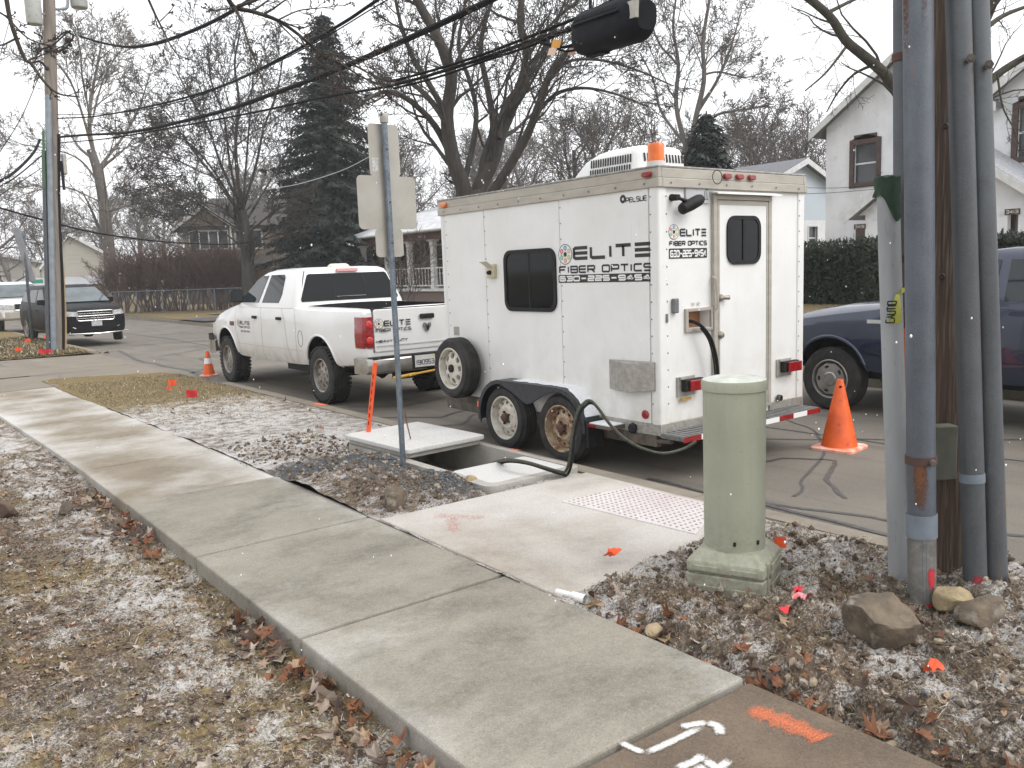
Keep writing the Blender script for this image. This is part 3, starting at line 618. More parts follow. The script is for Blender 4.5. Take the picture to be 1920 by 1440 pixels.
# frame rail under body
STEEL = mat('dirty_frame_steel', (.15, .125, .10), (.075, .062, .05), 9, .7, .3)
b = MB(); b.box(.0, .06, .05, L_+.02, ZB-.10, ZB+.02); b.box(W_-.06, W_, .05, L_+.02, ZB-.10, ZB+.02)
for y in (.3, .9, 1.5, 2.1, 2.7): b.box(.06, W_-.06, y, y+.06, ZB-.08, ZB)
b.build('chassis', STEEL, tr, 0, bevel=.006)
b = MB(); b.box(-.01, .03, 2.35, L_+.01, ZB+.0, ZP-.02); b.build('lower_rail', STEEL, tr, 0, bevel=.006)
b = MB()
for sx in (.35, 1.59): b.tube([(sx, L_-.1, .40), (.97+(sx-.97)*.1, L_+1.15, .42)], .045, 8)
b.tube([(.97, L_+1.05, .43), (.97, L_+1.45, .44)], .05, 10); b.tube([(.97, L_+1.0, .1), (.97, L_+1.0, .85)], .035, 10)
b.build('tongue', STEEL, tr)
b = MB(); b.box(.25, 1.69, L_+.02, L_+.40, .40, .44); b.build('front_step', DIAMOND, tr, 0, bevel=.005)
b = MB(); b.tube([(.97, L_+1.0, .75), (.99, L_+1.25, .80), (1.02, L_+1.55, .72), (1.03, L_+1.72, .66)], .012, 6); b.build('power_cable', CABLE, tr)
# step bumper
b = MB(); b.box(-.02, 1.84, -.255, -.012, .352, .388); b.build('step_bumper', mat('grated_step', (.20, .20, .195), (.12, .12, .115), 40, .6, .4, bmp=.6, bscale=60), tr, 0, bevel=.004)
for k in range(9):
    x0 = -.02+k*.2067; b = MB(); b.box(x0+.001, x0+.2057, -.259, -.2555, .345, .389)
    b.build('reflective_tape', REDL if k % 2 == 0 else DWHITE, tr, 0)
b = MB()
for k in range(30): b.box(-.01+k*.062, .02+k*.062, -.25, -.02, .389, .394)
o = b.build('grating', mat('grating_metal', (.30, .30, .29), (.2, .2, .2), 30, .5, .5), tr, 0); o['kind'] = 'stuff'
for x in (.02, 1.80): b = MB(); b.tube([(x, -.1, .33), (x, .15, .30)], .02, 8); b.build('bumper_bracket', STEEL, tr)
# window on side
def trailer_window(poly_in, poly_out, fn, name='window'):
    b = MB(); n = len(poly_in); V = [fn(a, c, .0) for a, c in poly_out]+[fn(a, c, .016) for a, c in poly_out]+[fn(a, c, .016) for a, c in poly_in]+[fn(a, c, .004) for a, c in poly_in]
    F = []
    for k in range(3): F += [(k*n+i, k*n+(i+1) % n, (k+1)*n+(i+1) % n, (k+1)*n+i) for i in range(n)]
    b.add(V, F); return b.build(name, BLACK, tr)
fs = lambda y, z, t: (-.004-t, y, z)
wn = trailer_window(rrect(1.262, 1.958, 1.378, 1.888, .075), rrect(1.226, 1.996, 1.342, 1.922, .10), fs)
for y0, y1, d in ((1.612, 1.962, .004), (1.258, 1.606, .007)):
    b = MB(); b.box(-.006-d, -.004-d+.001, y0, y1, 1.374, 1.892); b.build('pane', GLASSD, wn, 0)
b = MB(); b.box(-.016, -.004, 1.600, 1.618, 1.372, 1.894); b.build('mullion', BLACK, wn, 0)
# outlet box with open lid
b = MB(); b.box(-.045, 0, 2.125, 2.245, 1.665, 1.80); ob = b.build('outlet_box', mat('yellowed_plastic', (.58, .52, .38), (.45, .38, .25), 20, .5), tr, 0, bevel=.006)
b = MB(); b.obox((-.085, 2.185, 1.80), (0, .058, 0), (.045, 0, -.03), (.002, 0, .003)); b.build('lid', mat('cream_lid', (.66, .62, .50), None, rough=.5), ob, 0)
b = MB(); b.cyl((-.045, 2.18, 1.72), (-.075, 2.18, 1.715), .022, .02, 12); b.build('plug', BLACK, ob)
# clearance lamps
for y in (2.985, .09):
    b = MB(); b.prism(rrect(y-.045, y+.045, 2.413, 2.457, .02), lambda a, c, t: (-.012-t, a, c), 0, .035); b.build('marker_lamp', REDL if y < 1 else AMBER, tr, bevel=.008)
for x in (.81, .972, 1.135):
    b = MB(); b.prism(rrect(x-.045, x+.045, 2.417, 2.462, .02), lambda a, c, t: (a, -.016-t, c), 0, .03); b.build('marker_lamp', REDL, tr, bevel=.008)
# diamond plate corner guard (angled two-face box)
b = MB()
b.add([(-.006, .575, .955), (-.10, .285, .945), (-.030, .045, .965), (-.006, .575, .70), (-.10, .285, .705), (-.030, .045, .73), (-.006, .045, .965), (-.006, .045, .73)],
      [(0, 1, 4, 3), (1, 2, 5, 4), (2, 6, 7, 5), (0, 6, 2, 1), (3, 4, 5, 7)])
b.build('guard_box', DIAMOND, tr, 0, bevel=.004)
b = MB(); b.lathe([(.036, 0), (.036, -.012), (.028, -.02), (0, -.022)], (-.006, .16, .525), 'x', 20); b.build('reflector', REDL, tr)
# text on the side: reads towards the rear (-y)
U, V = (0, -1, 0), (0, 0, 1)
b = MB(); text(b, 'ELIT=', (-.005, 1.0, 1.80), U, V, .1, .118, .029, .26, total=.935)
text(b, 'FIBER OPTICS', (-.005, 1.19, 1.686), U, V, .05, .068, .0155, .30, total=1.13); b.build('lettering', DECAL, tr, 0, fix=False, label='black ELITE FIBER OPTICS lettering')
logo((-.005, 1.10, 1.855), U, V, .090, tr)
b = MB(); b.prism(rrect(.064, 1.20, 1.605, 1.675, .012, 3), lambda y, z, t: (-.0045-t, y, z), 0, .0015); nb = b.build('number_panel', DECAL, tr, 0)
b = MB(); text(b, '630-225-9454', (-.0062, 1.185, 1.616), U, V, .05, .050, .0135, .26, total=1.105); b.build('lettering', DWHITE, nb, 0, fix=False, label='white phone number 630-225-9454')
b = MB(); text(b, 'PELSUE', (-.005, .345, 2.238), U, V, .03, .042, .0075, .28, total=.235); pass
b.build('lettering', DECAL, tr, 0, fix=False, label='small PELSUE maker name')
b = MB(); disc(b, (-.005, .375, 2.272), U, V, .012, .034, .0015); b.build('maker_mark', DECAL, tr, 0, fix=False)
# rear face
U, V = (1, 0, 0), (0, 0, 1); yr = .0065
b = MB(); text(b, 'ELIT=', (.255, yr, 1.951), U, V, .05, .064, .015, .28, total=.33); text(b, 'FIBER OPTICS', (.13, yr, 1.878), U, V, .03, .040, .0095, .30, total=.457)
b.build('lettering', DECAL, tr, 0, fix=False, label='black ELITE FIBER OPTICS lettering on rear')
logo((.185, yr, 1.988), U, V, .060, tr)
b = MB(); b.prism(rrect(.125, .587, 1.778, 1.858, .01, 3), lambda x, z, t: (x, yr-t, z), 0, .0018); nb = b.build('number_panel', DECAL, tr, 0)
b = MB(); text(b, '630-225-9454', (.134, yr-.002, 1.788), U, V, .03, .058, .0125, .26, total=.445); b.build('lettering', DWHITE, nb, 0, fix=False, label='white phone number on rear')
# door
b = MB()
for x0, x1, z0, z1 in ((.640, .688, .44, 2.292), (1.385, 1.428, .44, 2.292), (.688, 1.385, 2.248, 2.292), (.688, 1.385, .44, .47)): b.box(x0, x1, -.026, .010, z0, z1)
b.build('door_frame', ALU, tr, 0, bevel=.004)
b = MB(); b.box(.694, 1.379, -.018, .011, .473, 2.242); dr = b.build('door', TWHITE, tr, 0, bevel=.004)
b = MB()
for x0, x1, z0, z1 in ((.694, .716, .473, 2.242), (1.357, 1.379, .473, 2.242), (.716, 1.357, 2.208, 2.242)): b.box(x0, x1, -.0225, -.015, z0, z1)
b.build('edge_trim', ALU, dr, 0)
b = MB(); fi = rrect(.842, 1.228, 1.745, 2.09, .07); fo = rrect(.808, 1.262, 1.712, 2.12, .10); n = len(fi)
V_ = [(a, -.0185, c) for a, c in fo]+[(a, -.034, c) for a, c in fo]+[(a, -.034, c) for a, c in fi]+[(a, -.024, c) for a, c in fi]
b.add(V_, [(k*n+i, k*n+(i+1) % n, (k+1)*n+(i+1) % n, (k+1)*n+i) for k in range(3) for i in range(n)]); dw = b.build('window', BLACK, dr)
for x0, x1, d in ((.838, 1.03, 0), (1.036, 1.232, .004)):
    b = MB(); b.box(x0, x1, -.024-d, -.021-d, 1.741, 2.094); b.build('pane', GLASSD, dw, 0)
b = MB(); b.box(1.015, 1.036, -.032, -.02, 1.742, 2.092); b.build('mullion', BLACK, dw, 0)
for z, r in ((1.44, .032), (1.128, .034)):
    b = MB(); b.lathe([(r, 0), (r*.9, -.018), (r*.6, -.03), (0, -.034)], (.722, -.018, z), 'y', 18)
    if z > 1.3: b.cyl((.735, -.03, z), (.79, -.062, z), .016, .02, 12)
    b.build('latch', mat('brushed_nickel', (.40, .36, .31), (.28, .25, .21), 20, .35, .8) if z > 1.3 else bpy.data.materials['brushed_nickel'], dr)
b = MB(); b.tube([(.632, -.012, 1.62), (.628, -.05, 1.60), (.650, -.055, 1.45), (.650, -.05, 1.36), (.632, -.012, 1.33)], .010, 8); b.build('grab_handle', ALU, tr)
# drip cap above door
b = MB(); b.prism([(0, 2.318), (-.075, 2.300), (-.080, 2.288), (-.070, 2.292), (0, 2.306)], lambda y, z, t: (t, -.012+y, z), .61, 1.49); b.build('rain_hood', TRIMW, tr, 0)
# cable hatch
b = MB()
for x0, x1, z0, z1 in ((.300, HX0, 1.178, 1.372), (HX1, .638, 1.178, 1.372), (HX0, HX1, 1.178, HZ0), (HX0, HX1, HZ1, 1.372)): b.box(x0, x1, -.016, .009, z0, z1)
b.build('cable_hatch', ALU, tr, 0, bevel=.004)
b = MB(); b.box(HX0+.002, HX1-.002, .11, .155, HZ0-.02, HZ1+.02); b.build('hatch_lining', mat('orange_plywood', (.33, .15, .065), (.24, .10, .045), 14, .7), tr, 0)
b = MB(); text(b, 'SY 112', (.385, -.0007+.0065, 1.388), (1, 0, 0), (0, 0, 1), .012, .028, .004, .3, total=.105); b.build('lettering', SEAM, tr, 0, fix=False)
b = MB(); b.box(.145, .20, -.030, .008, 1.345, 1.462); b.build('outlet_cover', mat('grey_cover', (.17, .17, .18), (.12, .12, .125), 20, .45), tr, 0, bevel=.008)
b = MB(); b.box(.064, .084, -.018, 0, 1.275, 1.345); b.build('stake_pocket', bpy.data.materials['grey_cover'], tr, 0, bevel=.003)
# registration plate high on the rear and work lamp
b = MB(); b.box(.315, .605, -.010, .006, 2.215, 2.352); pl = b.build('licence_plate', mat('trailer_plate', (.50, .50, .52), (.44, .44, .46), 20, .5), tr, 0, bevel=.004)
b = MB(); text(b, 'LL', (.54, -.0112, 2.245), (1, 0, 0), (0, 0, 1), .03, .07, .006, .4, total=.05); b.build('lettering', DECAL, pl, 0, fix=False)
b = MB(); b.box(.552, .588, -.0125, -.0102, 2.318, 2.345); b.build('sticker', mat('green_sticker', (.03, .25, .12), None), pl, 0)
b = MB(); b.cyl((.16, .006, 2.255), (.16, -.07, 2.25), .028, .024, 14); b.tube([(.16, -.06, 2.25), (.21, -.07, 2.232), (.24, -.075, 2.228)], .014, 8); wl = b.build('work_lamp_bracket', BLACK, tr)
b = MB(); b.loft([[(.27+.02*k+a*(1-.0*k), -.10+(-.03)*k+c, 2.215+e) for a, c, e in ()] for k in ()] or [[np.array([.300, -.080, 2.200])+q*s+np.array([.10, -.02, .045])*t for q in [np.array([-.016*math.cos(R(a)), -.05*math.sin(R(a)), .045*math.cos(R(a))]) for a in range(0, 360, 30)]] for t, s in ((-1, .55), (-.9, .9), (-.2, 1.05), (.6, 1.0), (.9, .8), (1, .5))])
b.build('work_lamp', BLACK, tr, 40)
b = MB(); b.tube([(.24, -.08, 2.21), (.235, -.05, 2.175), (.22, -.02, 2.19), (.23, -.06, 2.225)], .006, 6); b.build('lamp_wire', CABLE, tr)
b = MB(); b.tube([(.66+.06*math.cos(R(a)), -.045, 2.425+.055*math.sin(R(a))) for a in range(60, 430, 20)], .0035, 5); b.build('antenna_loop', CABLE, tr)
# tail lamps on stand-off plates
for x, z, tilt in ((.345, .745, 0), (1.69, .765, .02)):
    b = MB(); b.box(x-.15, x+.06, -.010, .006, z-.085, z+.075); pp = b.build('lamp_plate', mat('grey_bracket', (.42, .40, .36), (.3, .28, .25), 14, .5, .3) if x < 1 else bpy.data.materials['grey_bracket'], tr, 0)
    b = MB(); b.box(x-.11, x+.12, -.06, -.010, z-.045, z+.055); b.build('housing', BLACK, pp, 0, bevel=.008)
    b = MB(); b.box(x-.07, x+.125, -.085, -.0605, z-.042, z+.048); b.build('lens', REDL, pp, 0, bevel=.008)
    b = MB(); b.box(x-.13, x+.02, -.03, -.011, z+.056, z+.075); b.build('bracket', bpy.data.materials['grey_bracket'], pp, 0)
b = MB(); b.box(.225, .345, -.022, -.008, .625, .645); b.build('amber_strip', mat('yellow_marker', (.55, .33, .06), (.4, .22, .04), 20, .5), tr, 0)
b = MB(); b.lathe([(.03, 0), (.03, -.03), (.022, -.034), (.022, -.01), (0, -.01)], (1.555, -.010, .49), 'y', 16); b.build('plug_socket', STEEL, tr)
b = MB(); b.lathe([(.045, 0), (.045, -.02), (.03, -.03), (0, -.03)], (-.008, .30, .395), 'x', 8); b.build('valve_knob', BLACK, tr)
# air conditioner
AX0, AX1, AY0, AY1, AZ = .44, 1.10, .62, 1.52, ZTT+.02
b = MB()
def acring(z, i, fy=0, r=.08): return [(x, y, z) for x, y in rrect(AX0+i, AX1-i, AY0+i*.6, AY1-i-fy, r)]
b.loft([acring(AZ, 0), acring(AZ+.08, .012, .02), acring(AZ+.19, .03, .13), acring(AZ+.25, .05, .27), acring(AZ+.268, .085, .34)])
ac = b.build('air_conditioner', mat('ac_white', (.80, .80, .79), (.74, .74, .73), 4, .4), tr, 50)
b = MB()
for row in range(2):
    for k in range(17):
        y = .735+k*.031; z = AZ+.042+row*.088
        e = .012*(z-AZ)/.08 if z < AZ+.08 else .012+.018*(z-AZ-.08)/.11
        b.obox((AX0+e-.0015, y+.0, z+.034), (.0015, 0, .0), (0, .0075, 0), (.006, .004, .036))
    for k in range(13):
        x = AX0+.09+k*.04; z = AZ+.042+row*.088; b.obox((x, AY0+.012, z+.034), (.009, 0, 0), (0, .003, 0), (0, .006, .036))
o = b.build('vent_slot', mat('vent_dark', (.03, .03, .03), None, rough=.9), ac, 0); o['kind'] = 'stuff'
b = MB(); text(b, 'MAX', (AX0-.001, 1.475, AZ+.012), (0, -1, 0), (0, 0, 1), .02, .026, .006, .25, total=.075); b.build('lettering', mat('red_print', (.55, .03, .03), None), ac, 0, fix=False, label='red and blue MAXAIR maker name')
b = MB(); text(b, 'AIR', (AX0-.001, 1.392, AZ+.012), (0, -1, 0), (0, 0, 1), .02, .026, .005, .25, total=.06); b.build('lettering', mat('blue_print', (.10, .11, .25), None), ac, 0, fix=False)
# beacon
b = MB(); b.lathe([(.078, ZTT+.018), (.075, ZTT+.07), (.066, ZTT+.072)], (.17, .17, 0), n=24); bc = b.build('beacon_base', TRIMW, tr)
b = MB(); b.lathe([(.066, ZTT+.072), (.068, ZTT+.20), (.06, ZTT+.212), (0, ZTT+.214)], (.17, .17, 0), n=24); b.build('beacon_lens', AMBER, bc)
# wheels
TY = tyre_mesh('tyre', .315, .205, .20)
def modular_rim(name, m):
    b = MB(); rr = .205; b.lathe(dish(rr), axis='x', n=40, cap=False)
    b.lathe([(rr-.018, .085), (rr-.035, .07), (.172, .062)], axis='x', n=40, cap=False)
    holed(b, .118, .172, 12, round_hole(.46, .50), lambda r: -.062+.02*(.172-r)/.054)
    b.lathe([(.118, .042), (.10, .032), (.07, .036)], axis='x', n=40, cap=False); b.lathe([(.07, .036), (.0, .036)], axis='x', n=24, cap=False)
    me = b.mesh(name, m, 30); return me
RM1, RM2 = modular_rim('rim', RIMW), modular_rim('rim', RIMR)
b = MB(); hub(b, .034, .058, 5, .042); HB = b.mesh('hub', mat('rusty_hub', (.10, .05, .03), (.05, .03, .02), 30, .7), 30)
b = MB(); b.lathe([(.19, .10), (.19, .18), (0, .18)], axis='x', n=24); DRUM = b.mesh('brake_drum', BLACK, 30)
for y, rm, lb in ((1.895, RM1, 'white steel wheel with round holes'), (1.06, RM2, 'rusty steel wheel with round holes')):
    for sx, rz in ((-.165, 0), (W_+.165, math.pi)):
        o = place('wheel', TY, tr, (sx, y, .313), rz, lb if rz == 0 else None); place('rim', rm, o); place('hub', HB, o); place('brake_drum', DRUM, o)
b = MB(); rr = .205; b.lathe(dish(rr), axis='x', n=40, cap=False); b.lathe([(rr-.018, .085), (rr-.03, .055)], axis='x', n=40, cap=False)
holed(b, .08, .175, 8, trap_hole(.60, .62, .1, .72), lambda r: -.055+.03*(.175-r)/.095, depth=.03)
b.lathe([(.08, .025), (.0, .02)], axis='x', n=24, cap=False); SPR = b.mesh('rim', RIMW, 30)
o = place('spare_wheel', TY, tr, (-.245, 2.68, .75), 0, 'spare tyre on spoked steel rim'); place('rim', SPR, o)
b = MB(); b.lathe([(.045, .03), (.04, .005), (.02, -.004), (0, -.004)], axis='x', n=14); place('hub', b.mesh('hub', BLACK, 30), o)
b = MB(); b.tube([(.02, 0, .0), (.24, 0, 0)], .03, 8); place('carrier', b.mesh('carrier', STEEL, 30), o)
b = MB(); b.box(-.008, .0, 2.83, 2.93, 1.07, 1.16); b.build('wear_plate', DIAMOND, tr, 0)
b = MB(); b.lathe([(.17, .23), (.17, .238), (0, .238)], axis='x', n=20); place('spare_backing', b.mesh('spare_backing', BLACK, 30), o)
# fender: two arches with a dip between
def fender_profile(out):
    P = []; r = .375 if out else .335
    for a in range(200, 79, -8): P.append((1.895+r*.98*-math.cos(R(a)) if False else 1.895-r*math.cos(R(a)), .315+r*math.sin(R(a))))
    return P
top = [(1.895+.375*math.cos(R(a)), .318+.372*math.sin(R(a))) for a in range(-8, 91, 9)]+[(1.06-.375*math.cos(R(a)), .318+.372*math.sin(R(a))) for a in range(90, -9, -9)]
b = MB(); n = len(top)
b.add([(-.20, y, z) for y, z in top]+[(0, y, z) for y, z in top], [(i, i+1, n+i+1, n+i) for i in range(n-1)])
inn = [(1.895+.335*math.cos(R(a)), .318+.335*math.sin(R(a))) for a in range(-8, 100, 9)]+[(1.69, .585), (1.60, .545), (1.53, .51), (1.478, .495), (1.42, .51), (1.355, .545), (1.27, .585)]+[(1.06-.335*math.cos(R(a)), .318+.335*math.sin(R(a))) for a in range(99, -9, -9)]
m_ = len(inn); Vt = [(-.2, y, z) for y, z in top]; Vi = [(-.2, y, z) for y, z in inn]
# face between the top line and the lower line, matched by arc length
def resample(P, k):
    P = np.array(P, float); d = np.r_[0, np.cumsum(np.linalg.norm(np.diff(P, axis=0), axis=1))]; t = np.linspace(0, d[-1], k)
    return np.stack([np.interp(t, d, P[:, j]) for j in range(P.shape[1])], 1)
A, B2 = resample(top, 60), resample(inn, 60)
b.add([(-.2, y, z) for y, z in A]+[(-.2, y, z) for y, z in B2]+[(-.18, y, z) for y, z in B2], [(i, i+1, 61+i-1+0, 60+i) if False else (i, i+1, 60+i+1, 60+i) for i in range(59)]+[(60+i, 61+i, 121+i, 120+i) for i in range(59)])
FEND = mat('black_fender', (.014, .016, .022), (.03, .032, .038), 20, .4)
fd = b.build('fender', FEND, tr, 40)
b = MB(); T2 = [(y, z+.004) for y, z in A[22:56]]; n = len(T2)
jit = [(.02+.05*vnoise(k*.9, 3.3, 4)) for k in range(n)]
b.add([(-.19+(jit[k] if k < 24 else jit[k]*.7), y, z) for k, (y, z) in enumerate(T2)]+[(-.002, y, z) for y, z in T2], [(i, i+1, n+i+1, n+i) for i in range(n-1)])
b.build('snow_cover', SNOW, fd)
b = MB(); b.add([(x, y, z) for y, z in top for x in (W_+.2, W_)], [(2*i, 2*i+1, 2*i+3, 2*i+2) for i in range(len(top)-1)]); b.build('fender', FEND, tr)
# fender steps with lamps
b = MB(); b.box(-.19, 0, .40, .66, .385, .415); st = b.build('fender_step', STEEL, tr, 0, bevel=.004)
b = MB(); b.box(-.18, -.01, .41, .65, .4155, .424); b.build('snow_cover', SNOW, st, 0)
b = MB(); b.box(-.196, -.1905, .57, .65, .388, .412); b.build('marker_lamp', REDL, st, 0)
b = MB(); b.box(-.19, -.02, .655, .685, .20, .44); b.build('mud_flap', BLACK, tr, 0)
b = MB(); b.box(-.15, -.05, 2.27, 2.36, .36, .45); b.build('lamp_box', STEEL, tr, 0, bevel=.004)
b = MB(); b.box(-.155, -.1505, 2.275, 2.345, .375, .43); b.build('marker_lamp', AMBER, tr, 0)
b = MB(); b.tube([(-.05, 2.42, .3), (-.06, 2.43, .22), (-.05, 2.44, .19), (-.04, 2.43, .24), (-.04, 2.42, .3)], .006, 6); b.build('safety_hook', STEEL, tr)
b = MB(); b.tube([(.05, 1.06, .313), (W_-.05, 1.06, .313)], .035, 10); b.build('axle', STEEL, tr)
b = MB(); b.tube([(.05, 1.895, .313), (W_-.05, 1.895, .313)], .035, 10); b.build('axle', STEEL, tr)
# ================================================================== vehicles (local frame: y forward, x right, z up, origin at rear axle on the road)
class Body:
    def __init__(s, st): s.st = np.array(st, float)          # y, zb, zt, w, r
    def at(s, y): return [np.interp(y, s.st[:, 0], s.st[:, k]) for k in range(1, 5)]
    def half(s, y):
        zb, zt, w, r = s.at(y); h = zt-zb
        return [(0, zb), (w*.80, zb), (w*.945, zb+.03), (w*.985, zb+.16*h), (w, zb+.36*h), (w*1.002, zb+.55*h), (w*.992, zb+.74*h), (w-.10*r, zt-r*.8), (w-.30*r, zt-.28*r), (w-.62*r, zt-.07*r), (w-r, zt), (w*.45, zt+.018), (0, zt+.022)]
    def x(s, y, z):
        P = s.half(y)[1:9]; return np.interp(z, [p[1] for p in P], [p[0] for p in P])
    def mesh(s, name, mats, sub=.12):
        ys = sorted(set(np.round(np.concatenate([s.st[:, 0], np.arange(s.st[0, 0], s.st[-1, 0], sub)]), 4))); b = MB(); rings = []
        for y in ys:
            H = s.half(y); rings.append([(x, y, z) for x, z in H]+[(-x, y, z) for x, z in H[-2:0:-1]])
        b.loft(rings); return b.mesh(name, mats, 32)
def bool_cut(o, cutters):
    for c in cutters:
        m = o.modifiers.new('cut', 'BOOLEAN'); m.operation = 'DIFFERENCE'; m.object = c; m.solver = 'EXACT'
    dg = bpy.context.evaluated_depsgraph_get(); dg.update()
    me = bpy.data.meshes.new_from_object(o.evaluated_get(dg)); old = o.data; o.modifiers.clear(); o.data = me; me.name = old.name
    for c in cutters: bpy.data.objects.remove(c)
    me.polygons.foreach_set('use_smooth', [True]*len(me.polygons)); me.set_sharp_from_angle(angle=R(32))
def cutter(b, m2, parent=None):
    o = b.build('cutter', [m2[0], m2[1]], None, 0)
    o.data.polygons.foreach_set('material_index', [1]*len(o.data.polygons)); return o
def make_body(name, body, root, mats, arches, extra=(), depth=.34):
    """arches: (y, z, radius)"""
    o = bpy.data.objects.new(name, body.mesh(name, mats)); link(o); cs = []
    for y, z, r in arches:
        w = body.at(y)[2]
        for s in (-1, 1):
            b = MB(); b.cyl((s*(w-depth), y, z), (s*(w+.3), y, z), r, r, 40)
            b.box(min(s*(w-depth+.001), s*(w+.299)), max(s*(w-depth+.001), s*(w+.299)), y-r*.98, y+r*.98, z-.9, z-.02) if False else None
            cs.append(cutter(b, mats))
    for b in extra: cs.append(cutter(b, mats))
    bool_cut(o, cs); o.parent = root; return o
def arch_lip(body, root, y, z, r, m, s, a0=8, a1=172, rad=.016):
    b = MB(); P = []
    for a in np.linspace(a0, a1, 28):
        yy, zz = y+r*math.cos(R(a)), z+r*math.sin(R(a)); P.append((s*(body.x(yy, zz)+.002), yy, zz))
    b.tube(P, rad, 8); return b.build('wheel_arch', m, root)
def cab_loft(root, m, rings, r=.16, name='cab'):
    """rings: (z, y_rear, y_front, half width, corner radius)"""
    b = MB(); b.loft([[(x, y, z) for x, y in rrect(-w, w, yr, yf, rr, 6)] for z, yr, yf, w, rr in rings]); return b.build(name, m, root, 50)
def side_patch(root, name, poly, wz, m, s, t=.006, off=.004, label=None):
    """poly in (y,z); wz(y,z) gives half width; one side s"""
    b = MB(); P = [(s*(wz(y, z)+off), y, z) for y, z in poly]; Q = [(s*(wz(y, z)+off-t), y, z) for y, z in poly]; n = len(P)
    b.add(P+Q, [tuple(range(n))]+[(i, (i+1) % n, n+(i+1) % n, n+i) for i in range(n)]); return b.build(name, m, root, 0, label=label)
def seam_line(root, body, P, s, wd=.006, name='panel_gap', m=None, off=.0015):
    """thin dark gap following the body side through (y,z) points"""
    q = resample(P, 24); d = np.gradient(q, axis=0); d /= np.linalg.norm(d, axis=1)[:, None]+1e-9; nn = np.stack([-d[:, 1], d[:, 0]], 1)*wd/2
    A = q-nn; B = q+nn; b = MB(); n = len(q)
    b.add([(s*(body.x(y, z)+off), y, z) for y, z in A]+[(s*(body.x(y, z)+off), y, z) for y, z in B], [(i, i+1, n+i+1, n+i) for i in range(n-1)])
    return b.build(name, m or GAP, root, 0)
GAP = mat('panel_gap_dark', (.03, .03, .03), None, rough=.8)
def spoke_rim(name, rr, m, n=5, su=.55, sv=.6, face=.03, hubr=.07, ov=0., dark=True):
    b = MB(); 
    def ring(P): b.add(*_lathe_open(P))
    ring(dish(rr)); ring([(rr-.018, .087), (rr-.03, face+.01)])
    holed(b, hubr, rr-.03, n, trap_hole(su, sv, ov, 1.0), lambda r: -face-.012*(r-hubr)/(rr-hubr), depth=.05)
    b.lathe([(hubr, face), (hubr*.8, face-.012), (0, face-.014)], axis='x', n=24)
    for k in range(n): 
        a = 2*math.pi*(k+.5)/n; b.lathe([(.011, 0), (.011, -.02), (0, -.022)], (face, hubr*.78*math.cos(a), hubr*.78*math.sin(a)), 'x', 6)
    return b.mesh(name, m, 30)
def _lathe_open(prof, n=40):
    V = []; F = []
    for r, h in prof:
        for k in range(n): a = 2*math.pi*k/n; V.append((h, r*math.cos(a), r*math.sin(a)))
    for i in range(len(prof)-1):
        for k in range(n): F.append((i*n+k, i*n+(k+1) % n, (i+1)*n+(k+1) % n, (i+1)*n+k))
    return V, F
def wheel(root, ty, rim, x, y, r, s, steer=0):
    o = place('wheel', None, root, (x, y, r), (0 if s < 0 else math.pi)+steer); o.empty_display_size = .1
    place('tyre', ty, o); place('rim', rim, o); place('brake_drum', DRUM, o); return o
# ------------------------------------------------------------------ white crew pickup
rm = thing('pickup_truck', 'white crew cab pickup with ELITE lettering on tailgate hitched to the trailer', 'pickup', (5.86, 10.75, -.12))
PAINT = mat('white_car_paint', (.70, .70, .69), (.66, .66, .645), 2, .25, coat=.6)
_m, _nt, _b = newmat('grimy_white_paint'); _v = coords(_nt); _s = N(_nt, 'ShaderNodeSeparateXYZ'); _nt.links.new(_v, _s.inputs[0])
_r = N(_nt, 'ShaderNodeMapRange'); _r.inputs[1].default_value = .78; _r.inputs[2].default_value = .42; _nt.links.new(_s.outputs[2], _r.inputs[0])
_nt.links.new(mixc(_nt, mth(_nt, 'MULTIPLY', mth(_nt, 'MULTIPLY', _r.outputs[0], noise(_nt, _v, 7, 6, lo=.25, hi=.7)), .85), mixc(_nt, noise(_nt, _v, 3), (.71, .71, .70), (.67, .665, .65)), (.36, .30, .22)), _b.inputs['Base Color'])
_b.inputs['Roughness'].default_value = .3; _b.inputs['Coat Weight'].default_value = .4; PAINTG = _m
RB = Body([(-1.27, .60, 1.27, .885, .05), (-1.22, .57, 1.305, .915, .07), (-.8, .55, 1.315, .928, .10), (-.45, .52, 1.318, .938, .15), (0, .50, 1.32, .945, .17), (.45, .48, 1.32, .938, .14), (.8, .46, 1.325, .93, .09), (1.6, .45, 1.335, .93, .10), (2.6, .45, 1.345, .93, .10), (3.1, .46, 1.345, .935, .14), (3.4, .50, 1.33, .94, .20), (3.8, .52, 1.285, .945, .26), (4.2, .52, 1.225, .93, .28), (4.5, .52, 1.14, .89, .27), (4.66, .54, 1.04, .84, .22), (4.72, .58, .96, .80, .18)])
bed = MB(); bed.box(-.76, .76, -1.19, .70, .82, 1.6)
make_body('body', RB, rm, [PAINTG, BLACK], [(0, .47, .475), (3.70, .47, .475)], [bed])
for y in (0, 3.70):
    for s in (-1, 1): arch_lip(RB, rm, y, .47, .478, PAINTG, s)
cabw = lambda y, z: .903-(z-1.36)*.357
cab_loft(rm, PAINT, [(1.30, .80, 3.14, .912, .10), (1.36, .80, 3.06, .90, .10), (1.78, .90, 2.42, .75, .12), (1.83, .93, 2.28, .715, .14), (1.868, 1.00, 2.12, .64, .16), (1.885, 1.2, 1.95, .48, .2)])
